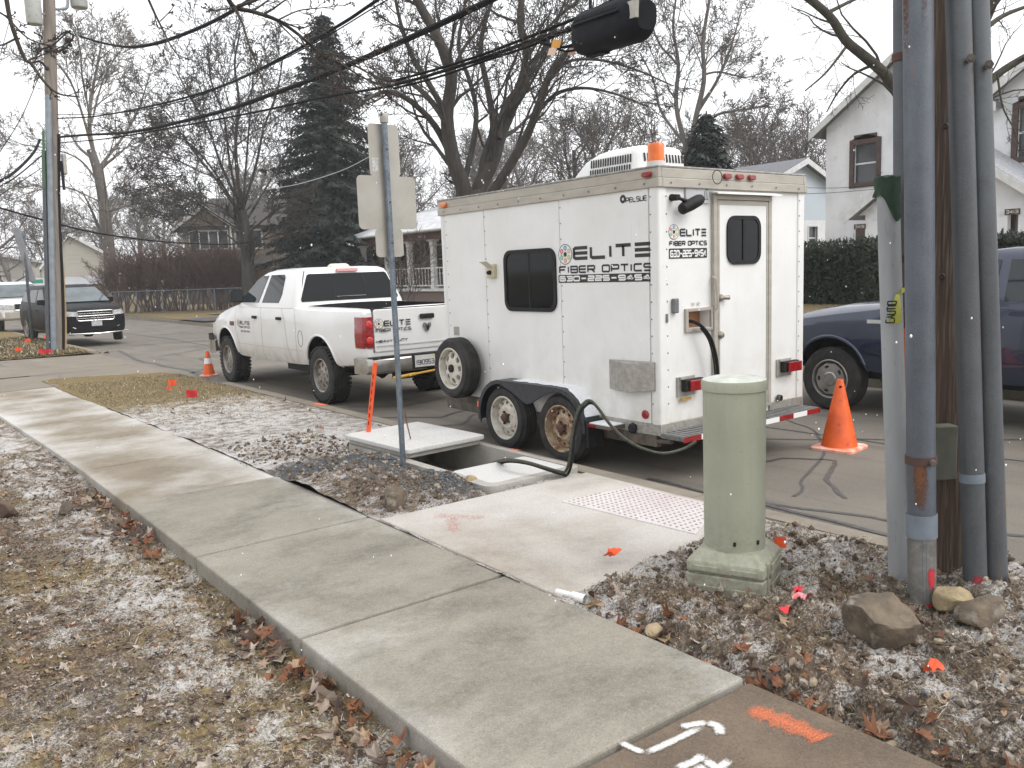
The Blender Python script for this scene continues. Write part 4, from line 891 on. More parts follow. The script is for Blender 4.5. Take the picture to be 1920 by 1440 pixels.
for s in (-1, 1):
    side_patch(rm, 'front_window', [(3.02, 1.375), (2.20, 1.375), (2.06, 1.785), (2.30, 1.785), (2.46, 1.725)], cabw, GLASST, s)
    side_patch(rm, 'rear_window', [(2.06, 1.375), (1.41, 1.375), (1.36, 1.50), (1.40, 1.755), (1.46, 1.79), (1.95, 1.79)], cabw, GLASSD, s)
    for P in ([(2.10, 1.33), (2.08, .9), (2.10, .48)], [(1.30, 1.33), (1.20, 1.15), (1.13, .9), (1.10, .7), (.95, .48)], [(3.22, 1.28), (3.20, .9), (3.10, .70), (3.14, .48)], [(.80, 1.30), (.785, .9), (.79, .48)]): seam_line(rm, RB, P, s)
    seam_line(rm, RB, [(3.28, .70), (2, .695), (.62, .70)], s, .012, 'crease_strip', mat('crease_shade', (.52, .50, .47), None) if s < 0 else bpy.data.materials['crease_shade'])  # side stays flat; the crease's shade is painted as a grey strip
    for y in (2.34, 1.37):
        b = MB(); x = RB.x(y, 1.14); P = rrect(-.075, .075, -.022, .022, .02)
        b.prism(P, lambda a, c, t: (s*(x+t), y+a, 1.145+c), -.01, .035); b.build('door_handle', BLACK, rm, bevel=.006)
    b = MB(); x = RB.x(2.8, 1.33); b.box(min(s*(x-.10), s*(x-.02)), max(s*(x-.10), s*(x-.02)), 1.40, 3.0, 1.345, 1.362); b.build('belt_moulding', BLACK, rm, 0)
    mirror = MB(); q = [np.array([s*.97+s*.105*a, 2.98, 1.475+.10*c]) for a, c in rrect(-1, 1, -1, 1, .4)]
    mirror.loft([[p+np.array([0, -.06, 0]) for p in q], [p*np.array([1, 1, 1])+np.array([0, .03, 0]) for p in q], [(p-np.array([s*.97, 2.98, 1.475]))*.7+np.array([s*.97, 3.08, 1.475]) for p in q]])
    mi = mirror.build('side_mirror', BLACK, rm, 40)
    b = MB(); b.obox((s*.97, 2.917, 1.475), (.085, 0, 0), (0, .002, 0), (0, 0, .08)); b.build('mirror_glass', mat('mirror_glass', (.10, .11, .115), None, rough=.05, metal=.8) if s < 0 else bpy.data.materials['mirror_glass'], mi, 0)
    b = MB(); b.tube([(s*.86, 2.95, 1.40), (s*.95, 2.98, 1.42)], .03, 8); b.build('mirror_arm', BLACK, mi)
# back window of the cab
yb = lambda z: .80+(z-1.36)*.238
def backpatch(name, P, m, off=.006, parent=rm):
    b = MB(); n = len(P); b.add([(x, yb(z)-off, z) for x, z in P]+[(x, yb(z)-off+.006, z) for x, z in P], [tuple(range(n))]+[(i, (i+1) % n, n+(i+1) % n, n+i) for i in range(n)]); return b.build(name, m, parent, 0)
bw = backpatch('back_window', [(-.79, 1.385), (.79, 1.385), (.80, 1.42), (.655, 1.765), (.62, 1.785), (-.62, 1.785), (-.655, 1.765), (-.80, 1.42)], GLASSD)
for x0, x1 in ((-.262, -.25), (.25, .262)): backpatch('slider_frame', [(x0, 1.39), (x1, 1.39), (x1*.95, 1.782), (x0*.95, 1.782)], BLACK, .009, bw)
b = MB(); b.box(-.24, .24, .79, .80, 1.44, 1.446); b.build('slider_rail', CHROME, bw, 0)
for s in (-1, 1): b = MB(); b.tube([(s*.80, .83, 1.40), (s*.70, .905, 1.76), (s*.66, .95, 1.84)], .006, 6); b.build('roof_gap', GAP, rm)
b = MB(); b.prism(rrect(-.18, .18, 1.808, 1.852, .015), lambda x, z, t: (x, .895+(z-1.8)*.4-t, z), 0, .022); b.build('brake_lamp', REDL, rm, 0, bevel=.004)
b = MB(); b.loft([[(x, y, z) for x, y in rrect(.05-i, .36+i, 1.5-i, 1.68+i, .05)] for z, i in ((1.86, .02), (1.91, 0), (1.935, -.03))]); b.build('roof_beacon', mat('cream_beacon', (.62, .58, .47), None, rough=.4), rm)
b = MB(); b.add([(-.78, 3.05, 1.375), (.78, 3.05, 1.375), (.60, 2.42, 1.80), (-.60, 2.42, 1.80)], [(0, 1, 2, 3)])
for i in range(4): v = b.v[i]; b.v[i] = (v[0], v[1]+.03, v[2]+.012)
b.build('windscreen', GLASST, rm, 0)
# tailgate
b = MB(); b.prism(rrect(-.775, .775, .765, 1.305, .03), lambda x, z, t: (x, -1.262-t-.012*math.sin((z-.76)*5), z), 0, .02); tg = b.build('tailgate', PAINT, rm, 0, bevel=.008)
for x in (-.785, .785): b = MB(); b.box(x-.005, x+.005, -1.2755, -1.26, .76, 1.30); b.build('panel_gap', GAP, rm, 0)
b = MB(); b.box(-.78, .78, -1.276, -1.2, 1.3065, 1.316); b.build('bed_cap', BLACK, rm, 0)
b = MB(); b.box(-.76, .76, -1.298, -1.29, .842, .847); b.build('tailgate_crease_strip', bpy.data.materials['crease_shade'], tg, 0)  # thin grey strip paints the shade of the tailgate crease
U, V = (1, 0, 0), (0, 0, 1); yt = -1.2965
b = MB(); text(b, 'ELIT=', (-.64, yt, 1.085), U, V, .05, .075, .015, .3, total=.40); text(b, 'FIBER OPTICS', (-.76, yt, 1.015), U, V, .03, .045, .009, .32, total=.52); b.build('lettering', DECAL, tg, 0, fix=False, label='black ELITE FIBER OPTICS lettering')
logo((-.71, yt, 1.125), U, V, .065, tg)
b = MB(); text(b, 'HEAVY DUTY', (-.76, yt, .885), U, V, .03, .032, .009, .25, total=.46); b.build('lettering', DECAL, tg, 0, fix=False, label='HEAVY DUTY badge lettering')
b = MB(); b.prism(rrect(-.11, .11, 1.15, 1.215, .02), lambda x, z, t: (x, yt-t, z), 0, .02); b.build('tailgate_handle', BLACK, tg, bevel=.008)
b = MB(); b.prism([(-.055, 1.10), (-.06, 1.06), (-.035, 1.02), (-.02, .985), (.02, .985), (.035, 1.02), (.06, 1.06), (.055, 1.10), (.02, 1.095), (0, 1.07), (-.02, 1.095)], lambda x, z, t: (x, yt-t, z), 0, .012); em = b.build('emblem', mat('emblem_grey', (.16, .15, .14), (.30, .29, .28), 40, .35, .6), tg, 0, bevel=.003, label='dark ram head emblem')
b = MB(); b.prism([(-.03, 1.075), (-.015, 1.01), (0, .995), (.015, 1.01), (.03, 1.075), (0, 1.05)], lambda x, z, t: (x, yt-.0125-t, z), 0, .003); b.build('emblem_face', BLACK, em, 0)
for s in (-1, 1):
    b = MB(); P = []
    for z in np.linspace(.825, 1.215, 9):
        e = .012*math.sin(math.pi*(z-.825)/.39)
        P.append([(s*(RB.x(-1.0, z)+.004+e*.3), -1.035-.01, z), (s*(RB.x(-1.1, z)+.012+e), -1.14, z), (s*(RB.x(-1.2, z)+.008+e*.6), -1.245-e, z), (s*.86, -1.283-e, z), (s*.792, -1.284-e*.5, z), (s*.78, -1.2, z), (s*.85, -1.0, z)])
    b.loft(P); tl = b.build('tail_lamp', REDL, rm, 40)
    for z0, z1, mm in ((.86, .98, 'tail_bright'), (1.06, 1.18, 'tail_bright')):
        if mm not in bpy.data.materials: mat(mm, (.62, .05, .05), (.45, .02, .02), 30, .2)
        b = MB(); b.lathe([(.05, 0), (.04, -.006), (0, -.009)], (s*.845, -1.294, (z0+z1)/2), 'y', 16); b.build('lamp_lens', bpy.data.materials[mm], tl)
# rear bumper with plate
def bumper_pts(z, d): return [(-.96, -1.05, z), (-.965, -1.25, z), (-.94, -1.37-d, z), (-.86, -1.42-d, z), (-.3, -1.445-d, z), (.3, -1.445-d, z), (.86, -1.42-d, z), (.94, -1.37-d, z), (.965, -1.25, z), (.96, -1.05, z)]
b = MB(); n = 10
rings = [bumper_pts(.50, -.05), bumper_pts(.535, 0), bumper_pts(.60, .008), bumper_pts(.675, .004), bumper_pts(.695, -.015), [(x*.97, y+.06 if y < -1.1 else y, .70) for x, y, z in bumper_pts(.7, -.02)]]
b.add([p for r_ in rings for p in r_], [(k*n+i, k*n+i+1, (k+1)*n+i+1, (k+1)*n+i) for k in range(len(rings)-1) for i in range(n-1)])
DCHROME = mat('dirty_chrome', (.50, .49, .47), (.36, .33, .29), 8, .28, .85); bp = b.build('rear_bumper', DCHROME, rm, 40)
b = MB(); b.box(-.34, .34, -1.462, -1.40, .525, .70); b.build('bumper_recess', BLACK, bp, 0, bevel=.01)
b = MB(); b.box(-.88, .88, -1.43, -1.27, .7, .712); b.build('bumper_step', BLACK, bp, 0)
b = MB(); b.box(-.31, -.01, -1.468, -1.4625, .545, .695); pl = b.build('licence_plate', mat('plate_white', (.66, .66, .62), (.58, .57, .52), 10, .5), bp, 0)
b = MB(); text(b, '1910953', (-.295, -1.4685, .572), U, V, .03, .065, .0095, .3, total=.27); b.build('lettering', mat('plate_blue', (.02, .03, .09), None), pl, 0, fix=False, label='plate number 1910953')
b = MB(); b.box(-.05, -.02, -1.470, -1.4685, .675, .69); b.build('sticker', mat('yellow_sticker', (.7, .5, .05), None), pl, 0)
b = MB(); b.tube([(-.66, -1.50, .445), (-.35, -1.52, .47)], .02, 8); b.tube([(-.35, -1.52, .47), (0, -1.5, .49)], .014, 8); b.build('yellow_hitch_pin', mat('yellow_paint', (.62, .36, .03), (.5, .27, .02), 12, .5), rm)
b = MB(); b.box(-.06, .06, -1.75, -1.2, .40, .48); b.box(-.45, .45, -1.2, -1.1, .38, .52); b.build('hitch', BLACK, rm, 0)
b = MB(); b.tube([(.3, -.9, .43), (-.1, -.5, .42), (-.2, 1, .45)], .05, 8); b.build('exhaust', STEEL, rm)
b = MB(); b.tube([(-.8, 0, .40), (-.15, 0, .40), (0, 0, .40), (.15, 0, .4), (.8, 0, .40)], [.05, .06, .15, .06, .05], 12); b.build('rear_axle', BLACK, rm)
b = MB(); b.box(-.55, -.42, -1.1, 3.9, .45, .60); b.box(.42, .55, -1.1, 3.9, .45, .60); b.box(-.75, -.3, .8, 1.6, .36, .5); b.build('chassis', BLACK, rm, 0, bevel=.02)
# front bumper
b = MB(); P = [(-.955, 4.25), (-.96, 4.5), (-.90, 4.74), (-.5, 4.86), (.5, 4.86), (.90, 4.74), (.96, 4.5), (.955, 4.25)]; n = len(P)
b.add([(x, y, .46) for x, y in P]+[(x*1.0, y, .62) for x, y in P]+[(x, y-.02, .70) for x, y in P]+[(x*.97, y-.06, .71) for x, y in P], [(k*n+i, k*n+i+1, (k+1)*n+i+1, (k+1)*n+i) for k in range(3) for i in range(n-1)]); b.build('front_bumper', DCHROME, rm, 40)
b = MB(); b.add([(x*1.004, y, .70) for x, y in P]+[(x*1.004, y-.01, .80) for x, y in P], [(i, i+1, n+i+1, n+i) for i in range(n-1)]); b.build('bumper_cover', BLACK, rm)
# door decals
b = MB(); U2, V2 = (0, -1, 0), (0, 0, 1); xs_ = -(RB.x(2.8, 1.0)+.004)
text(b, 'ELIT=', (xs_, 3.0, 1.01), U2, V2, .05, .062, .014, .3, total=.42); text(b, 'FIBER OPTICS', (xs_, 3.05, .955), U2, V2, .03, .034, .007, .32, total=.48); text(b, '630-225-9454', (xs_, 2.98, .89), U2, V2, .03, .030, .006, .3, total=.40)
b.build('lettering', DECAL, rm, 0, fix=False, label='ELITE FIBER OPTICS lettering on the door'); logo((xs_, 3.08, 1.035), U2, V2, .055, rm)
b = MB(); xf = -(RB.x(3.35, 1.0)+.006); text(b, '1', (xf, 3.66, 1.0), U2, V2, .03, .06, .013, total=.05); b.build('lettering', DECAL, rm, 0, fix=False, label='unit number 1 on the fender')
b = MB(); b.box(xf-.001, xf+.004, 3.28, 3.46, .985, 1.055); b.build('fender_badge', mat('badge_dark_red', (.16, .035, .04), (.06, .05, .05), 40, .4), rm, 0)
b = MB(); P = [(.62+.085*math.cos(R(a)), .875+.115*math.sin(R(a))) for a in range(0, 361, 15)]; b.tube([(-(RB.x(y, z)+.001), y, z) for y, z in P], .0035, 5); b.build('fuel_door', GAP, rm)
# wheels
TYR = tyre_mesh('tyre', .395, .225, .265, 40); RIMRAM = spoke_rim('rim', .225, RIMC, 8, .42, .50, .035, .085)
for y in (0, 3.70):
    for s in (-1, 1): wheel(rm, TYR, RIMRAM, s*.945, y, .393, s)
# ------------------------------------------------------------------ generic front dressing
def tri_grid(b, x0, x1, z0, z1, y, nx, nz, t=.008, d=.02):
    for k in range(nz+1): z = z0+(z1-z0)*k/nz; b.box(x0, x1, y-d, y, z-t/2, z+t/2)
def head_lamp(root, body, s, x0, x1, yf, yb, zb, zt):
    """lamp wrapping from the front face (x0..x1 at yf) round the corner to yb on the side"""
    m = bpy.data.materials.get('headlamp_glass') or mat('headlamp_glass', (.50, .50, .50), (.24, .24, .25), 20, .12)
    P = [(x0+(x1-x0)*k/3, yf, k/9) for k in range(4)]+[(None, yf-.05-(yf-.05-yb)*k/5, (4+k)/9) for k in range(6)]; L = []; T = []
    for x, y, u in P:
        z0, z1 = zb[0]+(zb[1]-zb[0])*u, zt[0]+(zt[1]-zt[0])*u
        if u > .9: z0, z1 = z0+.03, z1-.03
        L.append((s*(x if x else body.x(y, z0)+.014), y, z0)); T.append((s*((x if x else body.x(y, z1)+.014)), y-.015, z1))
    n = len(P); b = MB(); inn = lambda q: [(x*.93, y-.04, z) for x, y, z in q]
    b.loft([L, T, inn(T), inn(L), L], cap=False, closed=False); return b.build('headlamp', m, root, 40)
# ------------------------------------------------------------------ dark SUV facing us
dk = thing('suv', 'black suv facing the camera beside the far utility pole', 'suv', (4.98, 30.1, -.03), math.pi+R(5))
DPAINT = mat('black_car_paint', (.010, .010, .012), (.016, .016, .017), 3, .42, coat=.08, spec=.15)
DPAINT.node_tree.nodes['Principled BSDF'].inputs['IOR'].default_value = 1.2
DB = Body([(-.98, .42, 1.12, .82, .12), (-.9, .36, 1.16, .88, .12), (-.4, .33, 1.17, .915, .12), (.4, .30, 1.15, .92, .10), (1.8, .30, 1.13, .92, .10), (2.2, .30, 1.14, .92, .16), (2.6, .30, 1.13, .92, .26), (3.2, .31, 1.08, .905, .30), (3.5, .30, 1.03, .87, .28), (3.68, .30, .97, .80, .20), (3.76, .34, .93, .72, .12)])
make_body('body', DB, dk, [DPAINT, BLACK], [(0, .36, .41), (2.91, .36, .41)])
for y in (0, 2.91):
    for s in (-1, 1): arch_lip(DB, dk, y, .36, .413, DPAINT, s)
cw = lambda y, z: .863-(z-1.16)*.307
cab_loft(dk, DPAINT, [(1.08, -.93, 2.62, .875, .2), (1.16, -.92, 2.45, .86, .2), (1.60, -.68, 1.60, .725, .2), (1.66, -.62, 1.42, .69, .2), (1.70, -.5, 1.2, .60, .2)])
for s in (-1, 1):
    side_patch(dk, 'front_window', [(2.02, 1.19), (1.10, 1.19), (1.08, 1.57), (1.50, 1.57)], cw, GLASSD, s)
    side_patch(dk, 'rear_window', [(1.02, 1.19), (.20, 1.19), (.16, 1.56), (1.0, 1.57)], cw, GLASSD, s)
    side_patch(dk, 'quarter_window', [(.12, 1.20), (-.60, 1.24), (-.52, 1.52), (.08, 1.56)], cw, GLASSD, s)
    for P in ([(1.06, 1.14), (1.05, .7), (1.08, .34)], [(2.10, 1.1), (2.06, .7), (2.1, .34)], [(.16, 1.15), (.30, .7), (.42, .45)]): seam_line(dk, DB, P, s)
    seam_line(dk, DB, [(2.5, .36), (.45, .36)], s, .025, 'sill_strip', CHROME)
    b = MB(); b.loft([[(s*(.95+.10*a), 2.02+d, 1.20+.075*c) for a, c in rrect(-1, 1, -1, 1, .5)] for d in (-.05, .05)]); b.build('side_mirror', DPAINT, dk)
    for y in (1.28, .40): b = MB(); x = DB.x(y, .95); b.prism(rrect(-.09, .09, -.016, .016, .014), lambda a, c, t: (s*(x+t), y+a, .96+c), -.01, .03); b.build('door_handle', DPAINT, dk)
    head_lamp(dk, DB, s, .47, .70, 3.775, 3.36, (.79, .83), (.92, .965))
    b = MB(); b.tube([(s*.55, 3.78, .45), (s*.68, 3.72, .52)], .018, 8); b.build('fog_lamp', CHROME, dk)
b = MB(); Q = [(-.80, 2.50, 1.165), (.80, 2.50, 1.165), (.66, 1.70, 1.58), (-.66, 1.70, 1.58)]; b.add([(x, y+.025, z+.022) for x, y, z in Q], [(0, 1, 2, 3)]); b.build('windscreen', mat('windscreen_glass', (.10, .125, .135), (.06, .075, .08), 2, .04, spec=.8), dk, 0)
b = MB(); b.prism(rrect(-.50, .50, .66, .93, .07), lambda x, z, t: (x, 3.752-.12*x*x+t, z), 0, .02); gr_ = b.build('grille', BLACK, dk)
b = MB(); gy = lambda x: 3.785-.12*x*x
b.tube([(x, gy(x), z) for x, z in rrect(-.50, .50, .66, .93, .07)+[(.50, .86)]], .015, 8); b.build('grille_frame', CHROME, gr_)
for z, r_ in ((.795, .011), (.73, .003), (.86, .003)): b = MB(); b.tube([(x, gy(x), z) for x in np.linspace(-.48, .48, 9)], r_, 8); b.build('grille_bar', CHROME, gr_)
for x in (-.05, .05): b = MB(); b.tube([(x, gy(0)+.01, .67), (x, gy(0)+.01, .92)], .012, 8); b.build('grille_bar', CHROME, gr_)
b = MB(); b.tube([(x, 3.83-.22*x*x, .285+.03*abs(x)) for x in np.linspace(-.86, .86, 15)], .022, 8); b.build('bumper_lip', CHROME, dk)
b = MB(); b.prism(rrect(-.72, .72, .30, .56, .06), lambda x, z, t: (x, 3.765-.18*x*x+t, z), 0, .02); b.build('lower_intake', BLACK, dk)
b = MB(); b.box(-.14, .14, 3.80, 3.81, .50, .64); pl = b.build('licence_plate', mat('plate_pale', (.45, .45, .47), (.30, .30, .33), 30, .5), dk, 0)
b = MB(); b.tube([(0, 3.80, .58), (0, 3.7, .58)], .05, 6); b.build('plate_bracket', BLACK, dk)
TYS = tyre_mesh('tyre', .385, .245, .25); RIMS = spoke_rim('rim', .245, RIMC, 5, .62, .62, .02, .07)
for y in (0, 2.91):
    for s in (-1, 1): wheel(dk, TYS, RIMS, s*.95, y, .384, s, R(-18) if y else 0)
b = MB(); b.box(-.6, .6, -.5, 3.3, .25, .34); b.build('underbody', BLACK, dk, 0)
# ------------------------------------------------------------------ white SUV further off
ws = thing('suv', 'white suv with grey lower bumper parked behind the black one', 'suv', (4.75, 40.0, -.0), math.pi+R(3))
WB = Body([(-1.05, .50, 1.22, .86, .1), (-.9, .45, 1.24, .93, .1), (0, .42, 1.24, .945, .1), (1.9, .42, 1.24, .945, .1), (2.4, .42, 1.24, .94, .2), (3.2, .42, 1.20, .93, .2), (3.6, .42, 1.14, .90, .18), (3.82, .45, 1.06, .84, .14), (3.88, .5, .98, .80, .1)])
make_body('body', WB, ws, [PAINT, BLACK], [(0, .40, .43), (3.02, .40, .43)])
cab_loft(ws, PAINT, [(1.18, -.98, 2.6, .90, .15), (1.26, -.97, 2.45, .885, .15), (1.76, -.85, 1.75, .76, .16), (1.84, -.75, 1.55, .70, .2), (1.87, -.6, 1.35, .6, .2)])
cw2 = lambda y, z: .888-(z-1.25)*.25
for s in (-1, 1):
    side_patch(ws, 'front_window', [(2.05, 1.29), (1.10, 1.29), (1.08, 1.70), (1.62, 1.70)], cw2, GLASSD, s); side_patch(ws, 'rear_window', [(1.02, 1.29), (.15, 1.29), (.15, 1.70), (1.0, 1.70)], cw2, GLASSD, s)
    head_lamp(ws, WB, s, .46, .79, 3.895, 3.62, (.84, .86), (1.0, 1.04))
    b = MB(); b.loft([[(s*(1.0+.10*a), 2.0+d, 1.35+.085*c) for a, c in rrect(-1, 1, -1, 1, .5)] for d in (-.05, .05)]); b.build('side_mirror', BLACK, ws)
b = MB(); Q = [(-.82, 2.52, 1.27), (.82, 2.52, 1.27), (.70, 1.82, 1.74), (-.70, 1.82, 1.74)]; b.add([(x, y+.02, z+.02) for x, y, z in Q], [(0, 1, 2, 3)]); b.build('windscreen', bpy.data.materials['windscreen_glass'], ws, 0)
b = MB(); b.prism(rrect(-.40, .40, .80, 1.04, .03), lambda x, z, t: (x, 3.875+t, z), 0, .03); gr2 = b.build('grille', BLACK, ws)
b = MB(); b.tube([(x, 3.915, z) for x, z in rrect(-.40, .40, .80, 1.04, .03)+[(.40, 1.0)]], .02, 8); b.build('grille_frame', CHROME, gr2)
b = MB(); b.prism([(-.93, 3.5), (-.90, 3.80), (-.6, 3.95), (.6, 3.95), (.90, 3.80), (.93, 3.5)], lambda x, y, t: (x, y, t), .48, .76); b.build('bumper', mat('tan_grey_bumper', (.38, .35, .31), (.33, .30, .26), 6, .5), ws, 0, bevel=.04, seg=3)
for y in (0, 3.02):
    for s in (-1, 1): wheel(ws, TYS, RIMS, s*.94, y, .384, s)
# ------------------------------------------------------------------ blue pickup across the street
fb = thing('pickup_truck', 'dark blue pickup parked across the street behind the conduits', 'pickup', (9.62, 1.88, -.12))
_m, _nt, _b = newmat('blue_car_paint'); _b.inputs['Base Color'].default_value = (.018, .027, .055, 1); _b.inputs['Roughness'].default_value = .25; _b.inputs['Coat Weight'].default_value = .8; _b.inputs['Metallic'].default_value = .3; BLUE = _m
FBd = Body([(-1.2, .50, 1.24, .88, .08), (-.9, .46, 1.25, .91, .08), (0, .44, 1.25, .92, .10), (1.2, .42, 1.23, .915, .08), (2.3, .42, 1.23, .915, .10), (2.8, .42, 1.235, .92, .16), (3.1, .46, 1.22, .925, .26), (3.5, .48, 1.19, .93, .32), (3.9, .48, 1.13, .91, .30), (4.2, .48, 1.06, .87, .26), (4.32, .5, .98, .83, .2)])
make_body('body', FBd, fb, [BLUE, BLACK], [(0, .42, .43), (3.52, .42, .43)], [MB().box(-.74, .74, -1.12, .55, .8, 1.6)])
for y in (0, 3.52):
    for s in (-1, 1): arch_lip(FBd, fb, y, .42, .435, BLUE, s, rad=.022)
cw3 = lambda y, z: .883-(z-1.24)*.284
cab_loft(fb, BLUE, [(1.18, .62, 3.0, .89, .12), (1.24, .63, 2.86, .88, .12), (1.68, .70, 2.16, .755, .12), (1.755, .76, 1.98, .70, .16), (1.78, .9, 1.8, .58, .2)])
for s in (-1, 1):
    side_patch(fb, 'front_window', [(2.55, 1.265), (1.80, 1.265), (1.78, 1.66), (2.10, 1.66)], cw3, GLASST, s); side_patch(fb, 'rear_window', [(1.70, 1.265), (.92, 1.265), (.95, 1.64), (1.69, 1.66)], cw3, GLASST, s)
    for P in ([(1.75, 1.2), (1.74, .8), (1.76, .46)], [(2.92, 1.18), (2.88, .8), (2.84, .46)], [(.84, 1.2), (.8, .8), (.82, .46)]): seam_line(fb, FBd, P, s)
    seam_line(fb, FBd, [(2.95, .66), (.5, .66)], s, .02, 'crease_strip', mat('blue_lower', (.012, .014, .03), None, rough=.4) if s < 0 else bpy.data.materials['blue_lower'])
    b = MB(); x = FBd.x(2.95, 1.03)+.004; b.box(min(s*x, s*(x+.012)), max(s*x, s*(x+.012)), 2.88, 3.07, 1.015, 1.055); b.build('fender_badge', CHROME, fb, 0)
    b = MB(); b.loft([[(s*(.99+.10*a), 2.60+d, 1.32+.09*c) for a, c in rrect(-1, 1, -1, 1, .5)] for d in (-.05, .05)]); b.build('side_mirror', BLACK, fb)
    for y in (1.95, 1.05): b = MB(); x2 = FBd.x(y, 1.1); b.prism(rrect(-.09, .09, -.018, .018, .014), lambda a, c, t: (s*(x2+t), y+a, 1.08+c), -.01, .03); b.build('door_handle', BLUE, fb)
b = MB(); b.tube([(-.85, 2.86, 1.255), (0, 2.99, 1.262), (.85, 2.86, 1.255)], .014, 6); b.build('wiper_cowl', BLACK, fb)
b = MB(); b.add([(-.78, 2.86, 1.265), (.78, 2.86, 1.265), (.64, 2.19, 1.69), (-.64, 2.19, 1.69)], [(0, 1, 2, 3)]); b.build('windscreen', GLASST, fb, 0)
for i, v in enumerate(bpy.data.objects[b and 'windscreen'].data.vertices): pass
b = MB(); b.prism(rrect(-.45, .45, .70, .97, .05), lambda x, z, t: (x, 4.31+t, z), 0, .03); b.build('grille', CHROME, fb)
b = MB(); b.prism([(-.92, 4.0), (-.88, 4.36), (-.5, 4.46), (.5, 4.46), (.88, 4.36), (.92, 4.0)], lambda x, y, t: (x, y, t), .46, .66); b.build('front_bumper', DCHROME, fb, 0, bevel=.03)
b = MB(); b.prism(rrect(-.76, .76, .62, 1.24, .03), lambda x, z, t: (x, -1.22-t, z), 0, .02); b.build('tailgate', BLUE, fb, 0)
b = MB(); b.box(-.90, .90, -1.40, -1.18, .48, .64); b.build('rear_bumper', DCHROME, fb, 0, bevel=.03)
b = MB(); b.box(-.6, .6, -1.0, 3.9, .36, .5); b.build('chassis', BLACK, fb, 0)
TYF = tyre_mesh('tyre', .365, .215, .24); RIMF = spoke_rim('rim', .215, mat('silver_steel_rim', (.36, .35, .33), (.29, .28, .26), 9, .35, .6), 5, .30, .30, .008, .085, .15)
for y in (0, 3.52):
    for s in (-1, 1): wheel(fb, TYF, RIMF, s*.92, y, .364, s)
structure(sheet('side_street', [(-60, 31.2), (4.55, 29.6), (4.55, 50), (-60, 50)], -.06, ASPH))
# ================================================================== street furniture and utilities
def seg(p0, p1, n): return [np.array(p0)+(np.array(p1)-np.array(p0))*k/n for k in range(n+1)]
def pix_line(xa, ya, xb, yb, D, z0=None, z1=None):
    """a straight run through two photo pixels at one distance, cut to heights z0..z1"""
    a, b_ = at(xa, ya, D), at(xb, yb, D); d = b_-a
    f = lambda z: a+d*(z-a[2])/d[2]
    return f(z0), f(z1)
# ------------------------------------------------------------------ right utility pole with conduits
up = thing('utility_pole', 'brown wooden utility pole wrapped in steel conduits at right', 'utility pole')
def conduit(name, xa, xb, D, r, z0, z1, m, label, n=24, bands=(), cap=True):
    p0, p1 = pix_line(xa, 640, xb, 1100, D, z0, z1); b = MB(); b.tube(seg(p0, p1, 12), r, n); o = b.build(name, m, up, label=label)
    for z in bands:
        q = p0+(p1-p0)*(z-z0)/(z1-z0); d = (p1-p0)/np.linalg.norm(p1-p0); b = MB(); b.cyl(q-d*.018, q+d*.018, r+.006, r+.006, n)
        b.build('clamp_band', bpy.data.materials.get('rusty_band') or mat('rusty_band', (.10, .045, .03), (.06, .04, .035), 30, .8), o)
    return o, p0, p1
p0, p1 = pix_line(1781, 640, 1792, 1100, 4.62, -.3, 8.5); b = MB(); b.tube(seg(p0, p1, 40), np.linspace(.155, .12, 41), 28)
pw = b.build('pole', WOODP, up, label='dark brown weathered wooden pole')
dpl = (p1-p0)/np.linalg.norm(p1-p0)
for px, py in ((1772, 236), (1766, 518)):
    c = at(px, py, 4.62-.145); b = MB(); b.lathe([(.016, 0), (.011, .006), (0, .004)], n=12); o = b.build('knot', mat('dark_knot', (.035, .022, .018), None) if 'dark_knot' not in bpy.data.materials else bpy.data.materials['dark_knot'], pw)
    v = Vector((-c[0], -c[1], 0)).normalized(); o.location = Vector(c)+v*.004; o.rotation_euler = v.to_track_quat('Z', 'Y').to_euler()
# pale open-topped conduit with green cloth over its mouth
cA, a0, a1 = conduit('conduit', 1673.5, 1687.5, 4.36, .0495, -.2, 1.965, PIPEL, 'pale grey conduit with green cloth over its top')
b = MB(); b.tube([a0+(a1-a0)*(.23/2.165), a0+(a1-a0)*(.27/2.165)], .053, 24); b.build('collar', PIPEL, cA)
cB, b0_, b1_ = conduit('conduit', 1694, 1694, 4.60, .046, -.2, 7.5, PIPEG, 'thin steel conduit behind the blue one', bands=(1.60, 2.55))
cC, c0, c1 = conduit('conduit', 1725.5, 1728.5, 4.12, .0605, -.2, 8.0, PIPEB, 'blue-grey steel conduit with rust streaks', bands=(.71,))
q = lambda z: c0+(c1-c0)*(z+.2)/8.2
b = MB(); b.tube([q(.355), q(.46)], .0665, 28); b.build('coupling', mat('grey_coupling', (.17, .20, .235), (.14, .165, .195), 14, .5), cC)
LOWP = mat('stained_lower_pipe', (.17, .165, .155), (.115, .11, .10), 10, .7, c3=(.24, .22, .2), scale3=25)
b = MB(); b.tube([q(-.2), q(.354)], .0607, 28); b.build('lower_sleeve', LOWP, cC)
def spray_mat(name, c, fine=140):
    m, nt, b = newmat(name); b.inputs['Base Color'].default_value = (*c, 1); b.inputs['Roughness'].default_value = .85; a = N(nt, 'ShaderNodeAttribute', attribute_name='cover'); vv = coords(nt, kind='World')
    f = mth(nt, 'ADD', a.outputs['Fac'], mth(nt, 'MULTIPLY', mth(nt, 'SUBTRACT', noise(nt, vv, fine, 5, .7, lo=.2, hi=.8), .5), .9)); r_ = N(nt, 'ShaderNodeMapRange'); r_.inputs[1].default_value = .22; r_.inputs[2].default_value = .85; nt.links.new(f, r_.inputs[0]); nt.links.new(r_.outputs[0], b.inputs['Alpha']); return m
PAINTR = spray_mat('red_spray_paint', (.48, .025, .04), 70)
